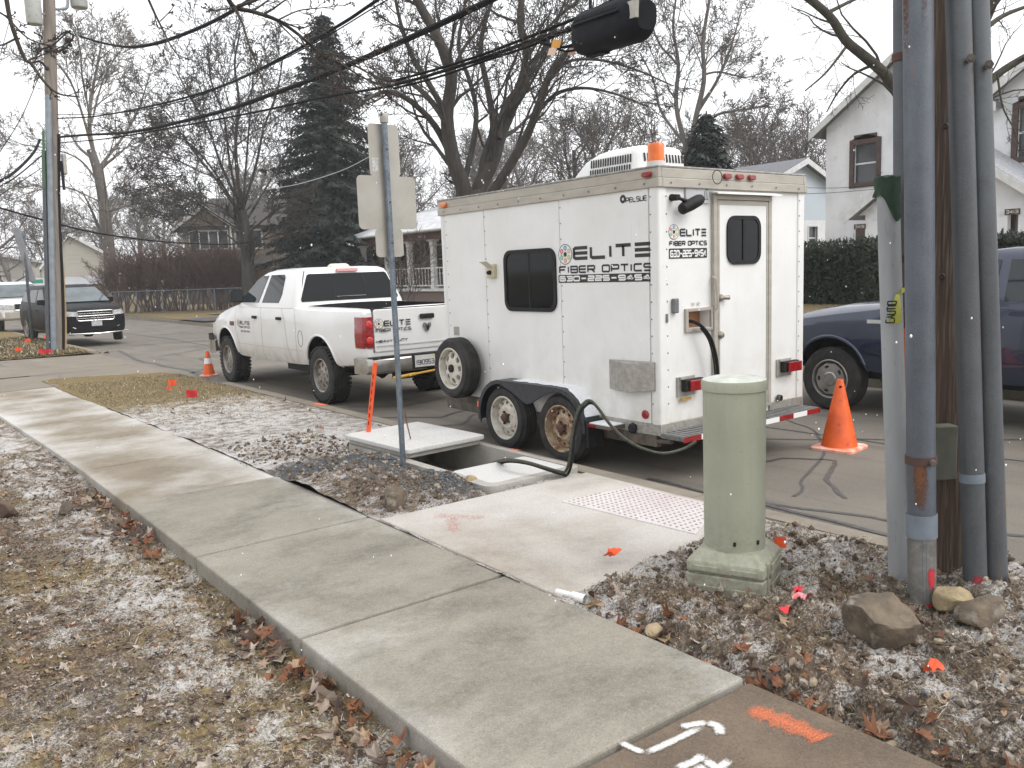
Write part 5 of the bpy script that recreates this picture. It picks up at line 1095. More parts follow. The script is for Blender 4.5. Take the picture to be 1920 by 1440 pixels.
def spray(parent, ax, r, z0, z1, az, half, seed, m=PAINTR, top=0):
    """a sprayed blotch on a round pipe, thinning out towards its edge; top=1 keeps the upper end full"""
    rows = 14; V = []; F = []; cov = []
    for i in range(rows+1):
        t = i/rows; z = z0+(z1-z0)*t; c = ax(z); hw = half*1.3*(.75+.5*vnoise(i*.6, seed*1.7, seed))
        for k in range(9):
            u_ = k/4-1; a = az+hw*u_; V.append((c[0]+math.cos(a)*(r+.0012), c[1]+math.sin(a)*(r+.0012), z)); e = min(1, t*4, (1-t)*4 if not top else 1); cov.append((1-u_*u_)**.8*e*(.45+.55*t if top else 1))
    for i in range(rows):
        for k in range(8): F.append((i*9+k, i*9+k+1, (i+1)*9+k+1, (i+1)*9+k))
    me = arrays('spray_mark', np.array(V), np.array(F), m); at_ = me.attributes.new('cover', 'FLOAT', 'POINT'); at_.data.foreach_set('value', np.array(cov, np.float32)); return link(bpy.data.objects.new('spray_mark', me), parent)
azc = math.atan2(-c0[1], -c0[0])
spray(cC, q, .0607, .115, .235, azc+.75, .30, 1); spray(cC, q, .0607, -.02, .07, azc+.6, .4, 2)
RUSTS = spray_mat('rust_stain', (.15, .06, .028), 60)
spray(cC, q, .0605, .465, .695, azc-.05, .42, 5, RUSTS, 1); spray(cC, q, .0605, 2.45, 3.6, azc+.45, .22, 7, RUSTS, 1); spray(cC, q, .0605, 2.3, 3.6, azc-.9, .3, 8, RUSTS, 1)
cD, d0, d1 = conduit('conduit', 1815, 1828.5, 4.22, .0505, -.2, 8.0, PIPEG, 'dull grey steel conduit with red paint at its foot', bands=(3.03,))
qd = lambda z: d0+(d1-d0)*(z+.2)/8.2
spray(cD, qd, .0505, -.02, .20, math.atan2(-d0[1], -d0[0])+.3, .5, 3)
b = MB(); b.tube([qd(.60), qd(.64)], .0535, 24); b.build('coupling', bpy.data.materials['grey_coupling'], cD)
cE, e0, e1 = conduit('conduit', 1851, 1866.5, 4.30, .0525, -.2, 8.0, PIPEG, 'rightmost dull grey steel conduit', bands=(3.0,))
qe = lambda z: e0+(e1-e0)*(z+.2)/8.2
spray(cE, qe, .0525, -.05, .07, math.atan2(-e0[1], -e0[0])+.2, .7, 4, spray_mat('faded_red_spray', (.24, .075, .07), 50))
for cc, qq, z in ((cD, qd, 2.42), (cE, qe, 2.40)):
    c = qq(z); b = MB(); v = np.array([-c[0], -c[1], 0]); v /= np.linalg.norm(v); sd = np.array([v[1], -v[0], 0])
    b.cyl(c+v*.04+sd*-.035, c+v*.085+sd*-.04, .012, .01, 8); b.cyl(c+v*.07+sd*-.04, c+v*.078+sd*-.04, .02, .02, 6); b.build('strap_bolt', mat('old_bolt', (.10, .085, .075), None, rough=.8) if 'old_bolt' not in bpy.data.materials else bpy.data.materials['old_bolt'], cc)
c = q(.71); v = np.array([-c[0], -c[1], 0]); v /= np.linalg.norm(v); sd = np.array([-v[1], v[0], 0]); b = MB(); b.cyl(c+v*.05-sd*-.045, c+v*.085-sd*-.05, .014, .012, 10); b.build('clamp_bolt', bpy.data.materials['old_bolt'], cC)
# junction box at the foot
c = at(1765, 905, 4.40); b = MB(); b.obox((c[0], c[1], .69), (.045, -.03, 0), (.02, .03, 0), (0, 0, .13)); b.build('junction_box', mat('olive_box', (.12, .125, .095), (.09, .09, .075), 10, .6), up, 0, bevel=.006)
# cloth, marker and tape belong to themselves
b = MB(); P = []; c = np.array(a1); v = np.array([-c[0], -c[1], 0]); az0 = math.atan2(v[1], v[0])
n = 20; top = [c+np.array([math.cos(2*math.pi*k/n)*.054, math.sin(2*math.pi*k/n)*.054, .012+.006*math.sin(k*2.1)]) for k in range(n)]
rings = [[c+np.array([0, 0, .024])]*n, top]
for j in range(1, 9):
    rr = []
    for k in range(n):
        a = 2*math.pi*k/n; dz = (.06+.13*max(0, math.cos(a-az0-.9))**1.5+.03*vnoise(k*.7, 1, 3))*j/8
        fl = .054+.010*vnoise(k*.9, j*.5, 8)*j/8+.004*math.sin(k*1.9+j); rr.append(c+np.array([math.cos(a)*fl, math.sin(a)*fl, .012-dz]))
    rings.append(rr)
b.loft(rings, cap=False); tag(b.build('cloth', mat('green_cloth', (.022, .050, .030), (.014, .034, .021), 20, .85), None), 'torn green cloth draped over the pale conduit top', 'cloth')
mk0, mk1 = pix_line(1697, 640, 1703, 1000, 4.42, -.1, 1.335)
mk = thing('marker_stake', 'orange marker stake tucked between the pale and blue conduits', 'stake', tuple(mk0)); b = MB(); b.tube(seg((0, 0, 0), mk1-mk0, 4), .019, 10); b.build('stake', ORANGE, mk)
b = MB(); b.tube([(mk1-mk0)*.96, (mk1-mk0)*1.015], .0205, 10); b.build('dark_tip', mat('dark_brown_tip', (.07, .035, .025), None), mk)
tp0 = at(1701, 543, 4.36); b = MB(); Q = []; rng = random.Random(4)
Pc = [at(1703, 541, 4.34), at(1690, 546, 4.33), at(1683, 552, 4.31), at(1681, 570, 4.30), at(1679, 590, 4.30), at(1677, 607, 4.31)]
wd = [.012, .014, .010, .022, .030, .036]; Ls = []; Rs = []
for i, p in enumerate(Pc):
    sdv = np.array([CR[0], CR[1], 0])*1.0; tw = np.array([0, 0, 1.0]) if i < 2 else sdv
    Ls.append(p-tw*wd[i]*.8+np.array([0, 0, 0])); Rs.append(p+tw*wd[i]*.9)
b.add(Ls+Rs, [(i, i+1, 6+i+1, 6+i) for i in range(5)])
tape = tag(b.build('caution_tape', mat('yellow_tape', (.58, .58, .12), (.46, .48, .10), 20, .45), None, fix=False), 'yellow caution tape knotted to the orange stake', 'tape')
b = MB(); text(b, 'CAUTIO', at(1677.5, 606, 4.29), at(1681.5, 566, 4.29)-at(1677.5, 606, 4.29), -np.array([CR[0], CR[1], 0]), .015, .045, .006, .25, total=.105); b.build('lettering', DECAL, tape, 0, fix=False)
# ------------------------------------------------------------------ sage green pedestal
pe = thing('telecom_pedestal', 'sage green cylindrical telecom pedestal standing in the dirt', 'pedestal', (3.36, 2.60, .05), R(23))
b = MB(); b.lathe([(.149, .12), (.152, .98), (.152, .985)], n=48); dm = b.build('dome', PEDG, pe)
b = MB(); b.lathe([(.152, .945), (.159, .948), (.160, .985), (.155, .998)], n=48); lid = b.build('cap_rim', PEDG, pe)
b = MB(); b.lathe([(.1555, .997), (.12, 1.008), (0, 1.013)], n=48); b.build('cap_top', PEDT, lid)
def sq(z, h, r): return [(x, y, z) for x, y in rrect(-h, h, -h, h, r, 5)]
b = MB(); b.loft([sq(-.15, .192, .02), sq(.040, .192, .02), sq(.046, .186, .02)]); bs = b.build('lower_base', PEDG, pe, 30)
b = MB(); b.loft([sq(.044, .176, .02), sq(.060, .176, .02)]); b.build('groove', PEDG, bs, 30)
b = MB(); b.loft([sq(.056, .186, .02), sq(.062, .192, .02), sq(.105, .192, .022), sq(.113, .188, .025)], cap=False)
n_ = 24; Q4 = sq(.113, .188, .025); cc = [(.150*math.cos(math.atan2(y, x)), .150*math.sin(math.atan2(y, x)), .165) for x, y, z in Q4]; mid = [((x*.45+c[0]*.55), (y*.45+c[1]*.55), .158) for (x, y, z), c in zip(Q4, cc)]
b.loft([Q4, mid, cc], cap=False); ub = b.build('upper_base', PEDG, pe, 30)
for k in range(2):
    z0 = -.035+.10*k
    for a0 in (-.155, .03):
        b = MB(); b.box(-.200, -.1915, a0, a0+.125, z0, z0+.030); b.build('rib', PEDG, bs if k == 0 else ub, 0, bevel=.005)
    b = MB(); b.box(-.05, .15, -.200, -.1915, z0, z0+.030); b.build('rib', PEDG, bs if k == 0 else ub, 0, bevel=.005)
b = MB(); b.box(-.135, -.100, -.201, -.185, -.12, .125); b.build('clasp_strap', PEDG, pe, 0, bevel=.004)
b = MB(); b.lathe([(.014, 0), (.012, -.006), (0, -.007)], (-.117, -.201, .06), 'y', 10); b.build('lock_bolt', bpy.data.materials['old_bolt'], pe)
for a in (R(-165), R(-118)):
    b = MB(); b.obox((.151*math.cos(a), .151*math.sin(a), .205), (-.007*math.sin(a), .007*math.cos(a), 0), (.003*math.cos(a), .003*math.sin(a), 0), (0, 0, .010)); b.build('screw', BLACK, dm)
# ------------------------------------------------------------------ traffic cones
def cone(label, loc, h, s, band=False):
    c = thing('traffic_cone', label, 'traffic cone', loc, R(20), 'orange traffic cones'); b = MB(); r0 = s*.39
    b.lathe([(r0*1.04, .022), (r0, .05), (.032, h-.02), (.026, h), (.018, h-.002), (.016, h-.06)], n=28); b.build('cone_body', ORANGE, c)
    b = MB(); b.loft([[(x, y, z) for x, y in rrect(-s/2-e, s/2+e, -s/2-e, s/2+e, .05, 4)] for z, e in ((.0, .0), (.02, 0), (.03, -.015))]); bb = b.build('base', mat('snowy_orange_base', (.78, .20, .09), (.80, .55, .46), 9, .6) if 'snowy_orange_base' not in bpy.data.materials else bpy.data.materials['snowy_orange_base'], c)
    if band:
        f = lambda z: r0+(.032-r0)*(z-.05)/(h-.07); b = MB(); z0, z1 = h*.50, h*.72; b.lathe([(f(z0)+.003, z0), (f(z1)+.003, z1)], n=28, cap=False); b.build('reflective_band', DWHITE, c)
    return c
cn = cone('scuffed orange traffic cone behind the trailer near the blue pickup', (6.99, 4.23, -.12), .64, .40)
b = MB(); b.lathe([(.014, 0), (.01, .003), (0, .003)], n=10); o = b.build('scuff_hole', BLACK, cn); v = Vector((-.86, -.51, .06)).normalized(); o.location = Vector((-.036, -.02, .575)); o.rotation_euler = v.to_track_quat('Z', 'Y').to_euler(); cn.rotation_euler = (0, 0, R(8))
cone('small orange cone with white band by the pickup front wheel', (4.98, 15.72, -.12), .46, .27, True)
# ------------------------------------------------------------------ sign post seen from behind
sp = thing('sign_post', 'grey steel sign post with three blank sign backs beside the vault', 'sign post', (3.40, 5.965, -.2))
b = MB(); P = [(.024*math.cos(R(a)), .024*math.sin(a*math.pi/180)) for a in range(0, 360, 45)]
b.loft([[(x, y, z) for x, y in P] for z in np.linspace(0, 3.0, 8)]); b.build('post', GALV, sp, 20)
b = MB(); b.lathe([(.034, 2.99), (.036, 3.03), (.030, 3.055), (.012, 3.065), (0, 3.066)], n=16); b.build('post_cap', bpy.data.materials['grey_bracket'], sp)
for x0, x1, z0, z1, r_, lb in ((-.131, .140, 2.585, 2.985, .03, 'upper small sign back with sticker'), (-.254, .268, 2.173, 2.588, .04, 'large square sign back'), (-.118, .132, 1.955, 2.175, .035, 'lower small sign back')):
    b = MB(); dy = .033 if z0 > 2.5 else .030; b.prism(rrect(x0, x1, z0, z1, r_), lambda x, z, t: (x, dy+t, z), 0, .003); o = b.build('sign_panel', SIGNB, sp, 0, label=lb)
    if z0 > 2.5: b = MB(); b.box(-.108, -.055, .0315, .0325, 2.62, 2.725); b.build('sticker', mat('pale_sticker', (.62, .62, .62), (.35, .35, .36), 60, .5), o, 0)
    b = MB(); b.cyl((0, -.03, (z0+z1)/2), (0, .034, (z0+z1)/2), .009, .009, 8); b.build('bolt', bpy.data.materials['old_bolt'], o)
sp.rotation_euler = (0, R(0), 0)
# ------------------------------------------------------------------ orange locate stake beside vault
pa, pb = at(687, 838, z=.0), at(703, 676, D=float(np.hypot(*at(687, 838, z=0)[:2])))
ls = thing('utility_marker', 'tall flat orange utility marker leaning beside the vault lid', 'marker', tuple(pa)); d = pb-pa; b = MB(); sd = np.array([CR[0], CR[1], 0])
b.obox(d/2-np.array([0, 0, .03]), sd*.021, np.array([sd[1], -sd[0], 0])*.012, d/2*1.03); b.build('blade', FLAGO, ls, 0, bevel=.006)
b = MB()
for k in range(7): b.obox(d*(.28+.09*k)+np.array([-sd[1], sd[0], 0])*-.0125-0*sd, sd*.004, np.array([sd[1], -sd[0], 0])*.001, d/np.linalg.norm(d)*.02)
o = b.build('print', DECAL, ls, 0); o['kind'] = 'stuff'
# ------------------------------------------------------------------ vault with two lids
vt = thing('utility_vault', 'open concrete utility vault sunk between walk and curb', 'vault')
X0, X1, Y0, Y1 = 3.49, 4.405, 4.885, 7.19; t = .075
b = MB(); out = rrect(X0, X1, Y0, Y1, .09, 5); inn_ = rrect(X0+t, X1-t, Y0+t, Y1-t, .06, 5); n = len(out)
b.add([(x, y, -.15) for x, y in out]+[(x, y, .05) for x, y in out]+[(x, y, .055) for x, y in inn_]+[(x, y, -.24) for x, y in inn_], [(k*n+i, k*n+(i+1) % n, (k+1)*n+(i+1) % n, (k+1)*n+i) for k in range(3) for i in range(n)]+[tuple(3*n+i for i in range(n))])
b.build('vault_wall', CVLT, vt, 30, fix=False)
b = MB(); l2 = rrect(X0+t+.006, X1-t-.006, Y0+t+.006, 5.52, .05, 5); b.prism(l2, lambda x, y, t_: (x, y, t_), -.03, .052)
tag(b.build('vault_lid', CLID, None, 0, bevel=.01), 'snow-covered vault lid in place at the near end', 'lid', 'vault lids')
lid1 = thing('vault_lid', 'snow-covered vault lid slid back beside the sign post', 'lid', (3.93, 6.66, .058), R(3), 'vault lids')
b = MB(); b.prism(rrect(-.40, .385, -.50, .52, .03, 4), lambda x, y, t_: (x, y, t_), .0, .045); b.build('lower_step', CVLT, lid1, 0, bevel=.006)
b = MB(); b.prism(rrect(-.43, .415, -.535, .55, .035, 4), lambda x, y, t_: (x, y, t_), .0455, .085); b.build('lid_top', CLID, lid1, 0, bevel=.008)
b = MB(); b.tube([at(770, 823, z=.14), at(763, 800, z=.30)+np.array([-.02, -.05, 0]), at(758, 770, D=7.2)], .006, 6); tag(b.build('steel_rod', RUST), 'thin rusty rod standing in the snowy lid', 'rod')
# hose from vault to the trailer
hp = [at(925, 868, z=.0), at(950, 862, z=.13), at(985, 866, z=.15), at(1020, 876, z=.12), at(1048, 884, z=.07), at(1060, 884, D=6.42), at(1068, 862, D=6.40), at(1072, 820, D=6.40), at(1082, 775, D=6.42), at(1096, 755, D=6.43), at(1108, 752, D=6.43), at(1122, 766, D=6.42), at(1145, 797, D=6.42), at(1175, 825, D=6.42), at(1210, 843, D=6.43), at(1245, 850, D=6.50), at(1280, 842, D=6.60), at(1305, 828, D=6.66)]
def smooth(P, n=8):
    P = np.array(P, float); Q = []; E = np.vstack([2*P[0]-P[1], P, 2*P[-1]-P[-2]])
    for i in range(1, len(E)-2):
        for k in range(n):
            t_ = k/n; a, b_, c_, d_ = E[i-1], E[i], E[i+1], E[i+2]
            Q.append(.5*((2*b_)+(-a+c_)*t_+(2*a-5*b_+4*c_-d_)*t_*t_+(-a+3*b_-3*c_+d_)*t_**3))
    Q.append(P[-1]); return np.array(Q)
hq = smooth(hp); b = MB(); b.tube(hq, .0125, 8)
tag(b.build('splice_hose', CABLEG, None), 'olive and black hose arching from the vault under the trailer', 'hose')
b = MB(); hq2 = smooth([p+np.array([.012, -.012, -.018+.004*math.sin(i)]) for i, p in enumerate(hp)]); b.tube(hq2[:88], .011, 8); tag(b.build('fibre_cable', CABLE, None), 'black fibre cable running beside the olive hose', 'cable')
hl = smooth([(5.345, 4.74, 1.145), (5.36, 4.60, 1.15), (5.42, 4.53, 1.11), (5.51, 4.50, 1.00), (5.575, 4.50, .85), (5.60, 4.50, .70), (5.602, 4.50, .50), (5.60, 4.48, .30), (5.55, 4.40, .05), (5.42, 4.3, -.06)])
b = MB(); b.tube(hl, .014, 8); tag(b.build('fibre_cable', CABLE), 'thick black cable hanging out of the trailer rear hatch', 'cable')
b = MB(); b.tube(hl[18:]+np.array([-.03, .004, 0]), .008, 8); tag(b.build('fibre_cable', CABLE), 'thin black cable hanging below the trailer rear hatch', 'cable')
# ------------------------------------------------------------------ marker flags
def flag(label, px, py, z, h, s, m, tilt=0.0, crumple=False, D=None):
    p = at(px, py, z=z) if D is None else np.array([*at(px, py, D)[:2], z]); f = thing('marker_flag', label, 'flag', tuple(p), 0, 'utility marker flags'); rng = random.Random(int(px*7+py))
    b = MB(); top_ = np.array([tilt*h, tilt*h*.5, h]); b.tube([(0, 0, -.05), top_*.5+np.array([.004, 0, 0]), top_], .0016 if h < .3 else .0035, 5); b.build('wire', GALV, f)
    b = MB(); sd = np.array([CR[0], CR[1], 0]); sd = np.array([sd[0]*math.cos(.4)-sd[1]*math.sin(.4), sd[0]*math.sin(.4)+sd[1]*math.cos(.4), 0]); nn = np.array([-sd[1], sd[0], 0]); V = []
    for j in range(5):
        for i in range(5):
            V.append(top_-np.array([0, 0, s*.8*j/4+.12*s*i/4*rng.uniform(.3, 1)])+sd*s*i/4+nn*s*.16*math.sin(i*1.4+rng.uniform(-.5, .5)))
    b.add(V, [(j*5+i, j*5+i+1, j*5+i+6, j*5+i+5) for j in range(4) for i in range(4)]); b.build('flag_sheet', m, f, 60, fix=False); return f
flag('orange flag at the edge of the driveway apron, higher of two', 318, 733, .0, .17, .11, FLAGO, -.05)
flag('orange flag scrap low in the grass below the higher one', 312, 735, .0, .08, .06, FLAGO, .1)
flag('large red flag in the grass near the curb strip snow', 348, 748, .0, .12, .14, FLAGR, .15)
flag('red flag on the grass strip left of the far utility pole', 72, 668, .02, .17, .27, FLAGR, .1)
flag('orange flag on the grass left of the thin sign post', 46, 645, .02, .15, .15, FLAGO, .1)
flag('orange flag just behind the far utility pole foot', 82, 646, .02, .26, .12, FLAGO, .1)
flag('orange flag on the white stub post at the far pole', 110, 655, .02, .22, .17, FLAGO, .05)
flag('orange flag on the grass strip left of the red one', 28, 662, .02, .14, .15, FLAGO, .1)
f_ = flag('orange flag leaning behind the green pedestal base', 1450, 1052, .03, .12, .075, FLAGO, .2)
def scrap(label, px, py, s, m, seed, z=.05):
    p = at(px, py, z=z); rng = random.Random(seed); b = MB(); V = []
    for j in range(5):
        for i in range(5): V.append((p[0]+s*(i/4-.5)+rng.uniform(-.1, .1)*s, p[1]+s*.55*(j/4-.5)+rng.uniform(-.1, .1)*s, p[2]+s*.22*math.sin(i*1.5+j*.9+seed)+s*.1*rng.random()+.02))
    b.add(V, [(j*5+i, j*5+i+1, j*5+i+6, j*5+i+5) for j in range(4) for i in range(4)]); return tag(b.build('flag_scrap', m, None, 60, fix=False), label, 'flag scrap', 'fallen flag scraps')
scrap('crumpled orange flag scrap at the edge of the pad', 1148, 1043, .085, FLAGO, 1)
scrap('small red scrap above the pink one in the dirt', 1497, 1113, .05, FLAGR, 2)
scrap('pink crumpled flag lying in dirt right of the pedestal', 1503, 1130, .10, PINKF, 3)
scrap('small red strip lying below the pink flag', 1474, 1150, .06, FLAGR, 4)
scrap('orange scrap lying in the dirt right of the large rock', 1748, 1262, .085, FLAGO, 6)
b = MB(); pc_ = at(122, 656, z=.02); tag(b.build('x', PIPEW), 'x', 'x') if False else None
st_ = thing('stub_post', 'short white capped stub post at the far pole foot', 'post', tuple(pc_)); b.lathe([(.055, -.1), (.055, .2)], n=16); b.build('tube', PIPEW, st_); b = MB(); b.lathe([(.06, .2), (.06, .25), (0, .262)], n=16); b.build('cap', PIPEW, st_)
# white pvc elbow by the pad
pv = thing('pvc_pipe', 'short white pvc pipe lying at the walk edge', 'pipe', (2.64, 3.05, .012)); a_ = at(1044, 1110, z=.012)-np.array([2.64, 3.05, .012]); e_ = at(1098, 1124, z=.012)-np.array([2.64, 3.05, .012])
b = MB(); b.tube([a_, a_+(e_-a_)*.6], .018, 14); b.build('tube', PIPEW, pv); b = MB(); b.tube([a_+(e_-a_)*.55, e_], .024, 14, cap=False); b.build('socket', PIPEW, pv)
# ------------------------------------------------------------------ left utility pole
lp = thing('utility_pole', 'grey utility pole with transformers and riser guard on the grass strip', 'utility pole', (3.80, 23.62, 0))
def LPp(px, py, dY=0): return at(px, py, Y=23.62+dY)-np.array([3.80, 23.62, 0])
lb0, lb1 = LPp(107, 660), LPp(92, 0); dl = (lb1-lb0)/(lb1[2]-lb0[2]); LX = lambda z: lb0+dl*(z-lb0[2])
b = MB(); b.tube([LX(z) for z in np.linspace(-.2, 10.5, 14)], np.linspace(.165, .13, 14), 20); b.build('pole', WOODG, lp)
b = MB(); b.tube([LX(z)+np.array([-.09, -.15, 0]) for z in np.linspace(-.1, 6.2, 8)], .075, 12); b.build('riser_guard', mat('light_galvanised', (.26, .29, .32), (.20, .225, .25), 6, .5, .4), lp)
b = MB(); b.tube([LX(z)+np.array([-.20, -.08, 0]) for z in np.linspace(-.1, 4.9, 8)], .055, 12); b.build('conduit', PIPEG, lp)
b = MB(); b.tube([LX(z)+np.array([.12+.02*math.sin(z*1.3), -.12, 0]) for z in np.linspace(0, 5.3, 20)], .035, 8); b.build('riser_cable', CABLE, lp)
b = MB(); b.tube([LX(z)+np.array([.17+.015*math.sin(z*2), -.10, 0]) for z in np.linspace(0, 2.2, 8)], .03, 8); b.build('riser_pipe', mat('tan_pipe', (.36, .26, .13), (.28, .19, .09), 8, .6), lp)
b = MB(); b.tube([LX(z)+np.array([-.215, -.14, 0]) for z in np.linspace(4.0, 5.35, 6)], .03, 8); b.build('green_lead', mat('green_lead', (.05, .13, .06), None), lp)
XF = mat('transformer_grey', (.42, .43, .41), (.34, .345, .33), 6, .5, c3=(.25, .18, .12), scale3=12, lo3=.62, hi3=.75)
for px0, px1, py, dY in ((50, 81, 46, -.2), (133, 165, 15, .1)):
    a_, c_ = LPp(px0, py, dY), LPp(px1, py, dY); m_ = (a_+c_)/2; r_ = np.linalg.norm(c_-a_)/2; b = MB(); b.lathe([(r_*.92, 0), (r_, .03), (r_, .95), (r_*.9, 1.0), (.05, 1.08), (0, 1.08)], (m_[0], m_[1], m_[2]), n=24); tf = b.build('transformer', XF, lp)
    b = MB(); b.tube([(m_[0], m_[1], m_[2]+.3), LX(m_[2]+.3)], .03, 8); b.build('bracket', bpy.data.materials['light_galvanised'], tf)
    b = MB(); b.lathe([(.04, 1.05), (.06, 1.12), (.035, 1.2), (.05, 1.26), (0, 1.3)], (m_[0]+.08, m_[1], m_[2]), n=12); b.build('bushing', mat('porcelain', (.2, .12, .09), None, rough=.3) if 'porcelain' not in bpy.data.materials else bpy.data.materials['porcelain'], tf)
b = MB(); b.tube(smooth([LPp(102, 17), LPp(112, 17), LPp(124, 15), LPp(127, 8), LPp(127, -8)]), .035, 8); b.build('bracket_arm', bpy.data.materials['light_galvanised'], lp)
for i, P in enumerate(([(72, 93), (85, 90), (100, 84), (120, 66), (132, 57)], [(100, 98), (112, 96), (125, 88), (138, 70)], [(60, 118), (75, 116), (90, 130)], [(104, 75), (118, 62), (128, 60), (140, 68)])):
    b = MB(); b.tube(smooth([LPp(x, y, -.2) for x, y in P]), .022, 6); b.build('jumper_wire', CABLE, lp)
for px, py, r_ in ((74, 93, .06), (88, 95, .055), (126, 76, .06), (132, 84, .05), (120, 98, .05), (88, 128, .05)):
    c = LPp(px, py, -.2); b = MB(); b.lathe([(r_*.5, -r_), (r_, -r_*.3), (r_*.8, r_*.6), (0, r_)], tuple(c), n=8); b.build('connector', BLACK, lp)
b = MB(); c = LPp(119, 308, .05); b.box(c[0]-.03, c[0]+.06, c[1]-.1, c[1]+.1, c[2]-.25, c[2]+.25); b.build('meter_box', bpy.data.materials['grey_bracket'], lp, 0, bevel=.02)
b = MB(); c = LPp(117, 325, .0); b.tube([c+np.array([0, 0, .3]), c+np.array([0, 0, -.4])], .035, 8); b.build('closure', BLACK, lp)
# ------------------------------------------------------------------ overhead cables (each its own thing), hung between the poles' plane
def cablepx(label, pts, r, m=CABLE, X=None, D=None, name='overhead_cable', n=6):
    P = []
    for p in pts: P.append(at(p[0], p[1], D=p[2]) if len(p) > 2 else at(p[0], p[1], X=X))
    b = MB(); q_ = smooth(P, 6); rr = np.full(len(q_), r) if np.isscalar(r) else np.interp(np.linspace(0, 1, len(q_)), np.linspace(0, 1, len(r)), r)
    b.tube(q_, rr*.78, n); return tag(b.build(name, m), label, 'cable', 'overhead cables')
def dd(px): return float(np.interp(px, [60, 110, 300, 500, 640, 760, 920, 1100, 1250, 1400], [24, 23.8, 15.2, 10.8, 8.7, 7.6, 6.6, 5.9, 5.35, 4.9]))
def run(pts): return [(x, y, dd(x)) for x, y in pts]
cablepx('thick black telecom cable sweeping up from the far pole, heaviest of the bundle', run([(112, 257), (160, 253), (250, 247), (400, 213), (520, 173), (640, 127), (760, 75), (920, 0), (1000, -42), (1140, -120)]), [.034, .034, .033, .032, .032, .032])
cablepx('black cable above the thick one rising through the spruce top', run([(108, 222), (180, 218), (300, 195), (420, 160), (540, 102), (640, 45), (690, 12), (760, -35), (900, -120)]), [.02, .02, .02, .02])
cablepx('thin wire just below the upper black cable', run([(108, 215), (220, 212), (340, 190), (480, 135), (600, 75), (700, 15), (770, -25)]), [.012, .009, .007])
cablepx('black cable below the thick bundle leading to the splice closure', run([(110, 268), (200, 260), (330, 238), (480, 210), (600, 184), (735, 160), (880, 118), (1000, 76), (1100, 45), (1190, 2), (1260, -35)]), [.016, .016, .016, .017, .02, .02])
cablepx('lashed support strand above the splice closure', run([(735, 152), (800, 135), (900, 104), (1000, 66), (1080, 34), (1150, 0), (1230, -40)]), .014)
cablepx('tan-grey cable lying beside the closure strand', run([(738, 166), (820, 145), (910, 114), (1000, 84), (1090, 46), (1160, 12), (1230, -22)]), .012)
cablepx('drooping twisted service cable from the far pole to upper middle', [(150, 68, 23.6), (190, 80, 22.5), (240, 88, 21), (290, 82, 19.8), (350, 62, 18.6), (410, 35, 17.5), (465, 2, 16.6), (520, -40, 15.8)], [.03, .035, .045, .045, .045, .04])
cablepx('long low black cable crossing behind the far pole to the houses', [(0, 390, 26), (80, 412, 25.5), (200, 440, 30), (350, 456, 37), (480, 452, 44), (640, 400, 46)], .035)
cablepx('dark drop cable leaving the far pole at lower left', [(-30, 352, 20), (20, 328, 21.5), (60, 290, 23), (75, 262, 23.6)], .04)
cablepx('second drop cable below the first at lower left', [(-30, 365, 20), (25, 335, 21.5), (78, 292, 23.6)], .02)
cablepx('third thin drop wire at lower left', [(-30, 385, 20), (25, 350, 21.5), (78, 315, 23.6)], .012)
cablepx('steep thin guy wire crossing left of the far pole', [(78, 130, 23.6), (40, 220, 23), (-10, 300, 22)], .012)
cablepx('thin wire at the far left sky edge', [(20, 30, 24), (0, 105, 23.5), (-15, 150, 23)], .01)
cablepx('thin wire from the pole top to the trees', [(150, 70, 23.6), (240, 115, 30), (300, 150, 36), (370, 175, 42)], .012)
cablepx('frosted service wires by the spruce', [(500, 355, 40), (560, 345, 38), (640, 320, 36), (700, 290, 34)], .02, mat('frosted_wire', (.5, .5, .51), None))
cablepx('pair of thin wires near the white house', [(1500, 352, 22), (1580, 352, 22), (1690, 342, 22)], .008)
cablepx('lower thin wire near the white house', [(1500, 364, 22), (1580, 360, 22), (1690, 350, 22)], .008)
# splice closure
A_, B_ = at(1096, 64, 5.92), at(1206, 28, 5.42); d = (B_-A_); L = np.linalg.norm(d); d /= L; sdv = np.array([-d[1], d[0], 0]); sdv /= np.linalg.norm(sdv); uv = np.cross(sdv, d); uv = uv if uv[2] > 0 else -uv
sc_ = thing('splice_closure', 'large black ribbed splice closure hanging from the overhead strand', 'splice closure', tuple(A_))
b = MB(); rings = []
for t_, s_ in ((-.06, .35), (-.05, .62), (-.01, .86), (.05, 1), (.85, 1), (.93, .95), (1.0, .80), (1.06, .62), (1.065, .3)):
    rings.append([d*L*t_+sdv*x*s_+uv*z*s_ for x, z in [(.12*math.copysign(abs(math.cos(R(a)))**.7, math.cos(R(a))), .135*math.copysign(abs(math.sin(R(a)))**.7, math.sin(R(a)))-.01) for a in range(0, 360, 20)]])
CLOS = mat('closure_black', (.008, .009, .013), (.013, .014, .018), 15, .75, spec=.2); b.loft(rings); b.build('shell', CLOS, sc_, 50)
for k in range(16):
    t_ = .08+.047*k; b = MB(); P = [d*L*t_+sdv*.126*math.cos(R(a))*1.0+uv*(.143*math.sin(R(a))-.01) for a in range(25, 156, 13)]; b.tube(P, .007, 5); b.build('rib', CLOS, sc_)
b = MB(); b.tube([d*L*t_-sdv*-.126*(1 if False else -1)*-1+uv*.03 for t_ in np.linspace(.06, .86, 6)], .006, 6); b.build('flange', bpy.data.materials['grey_bracket'], sc_)
b = MB(); b.tube([d*L*t_-sdv*.128+uv*.03 for t_ in np.linspace(.06, .86, 6)], .008, 6); b.build('flange', CLOS, sc_)
b = MB(); c = d*L*1.0-sdv*.085+uv*.02; b.obox(c, d*.05, sdv*.012, uv*.05); b.build('end_latch', bpy.data.materials['grey_bracket'], sc_, 0)
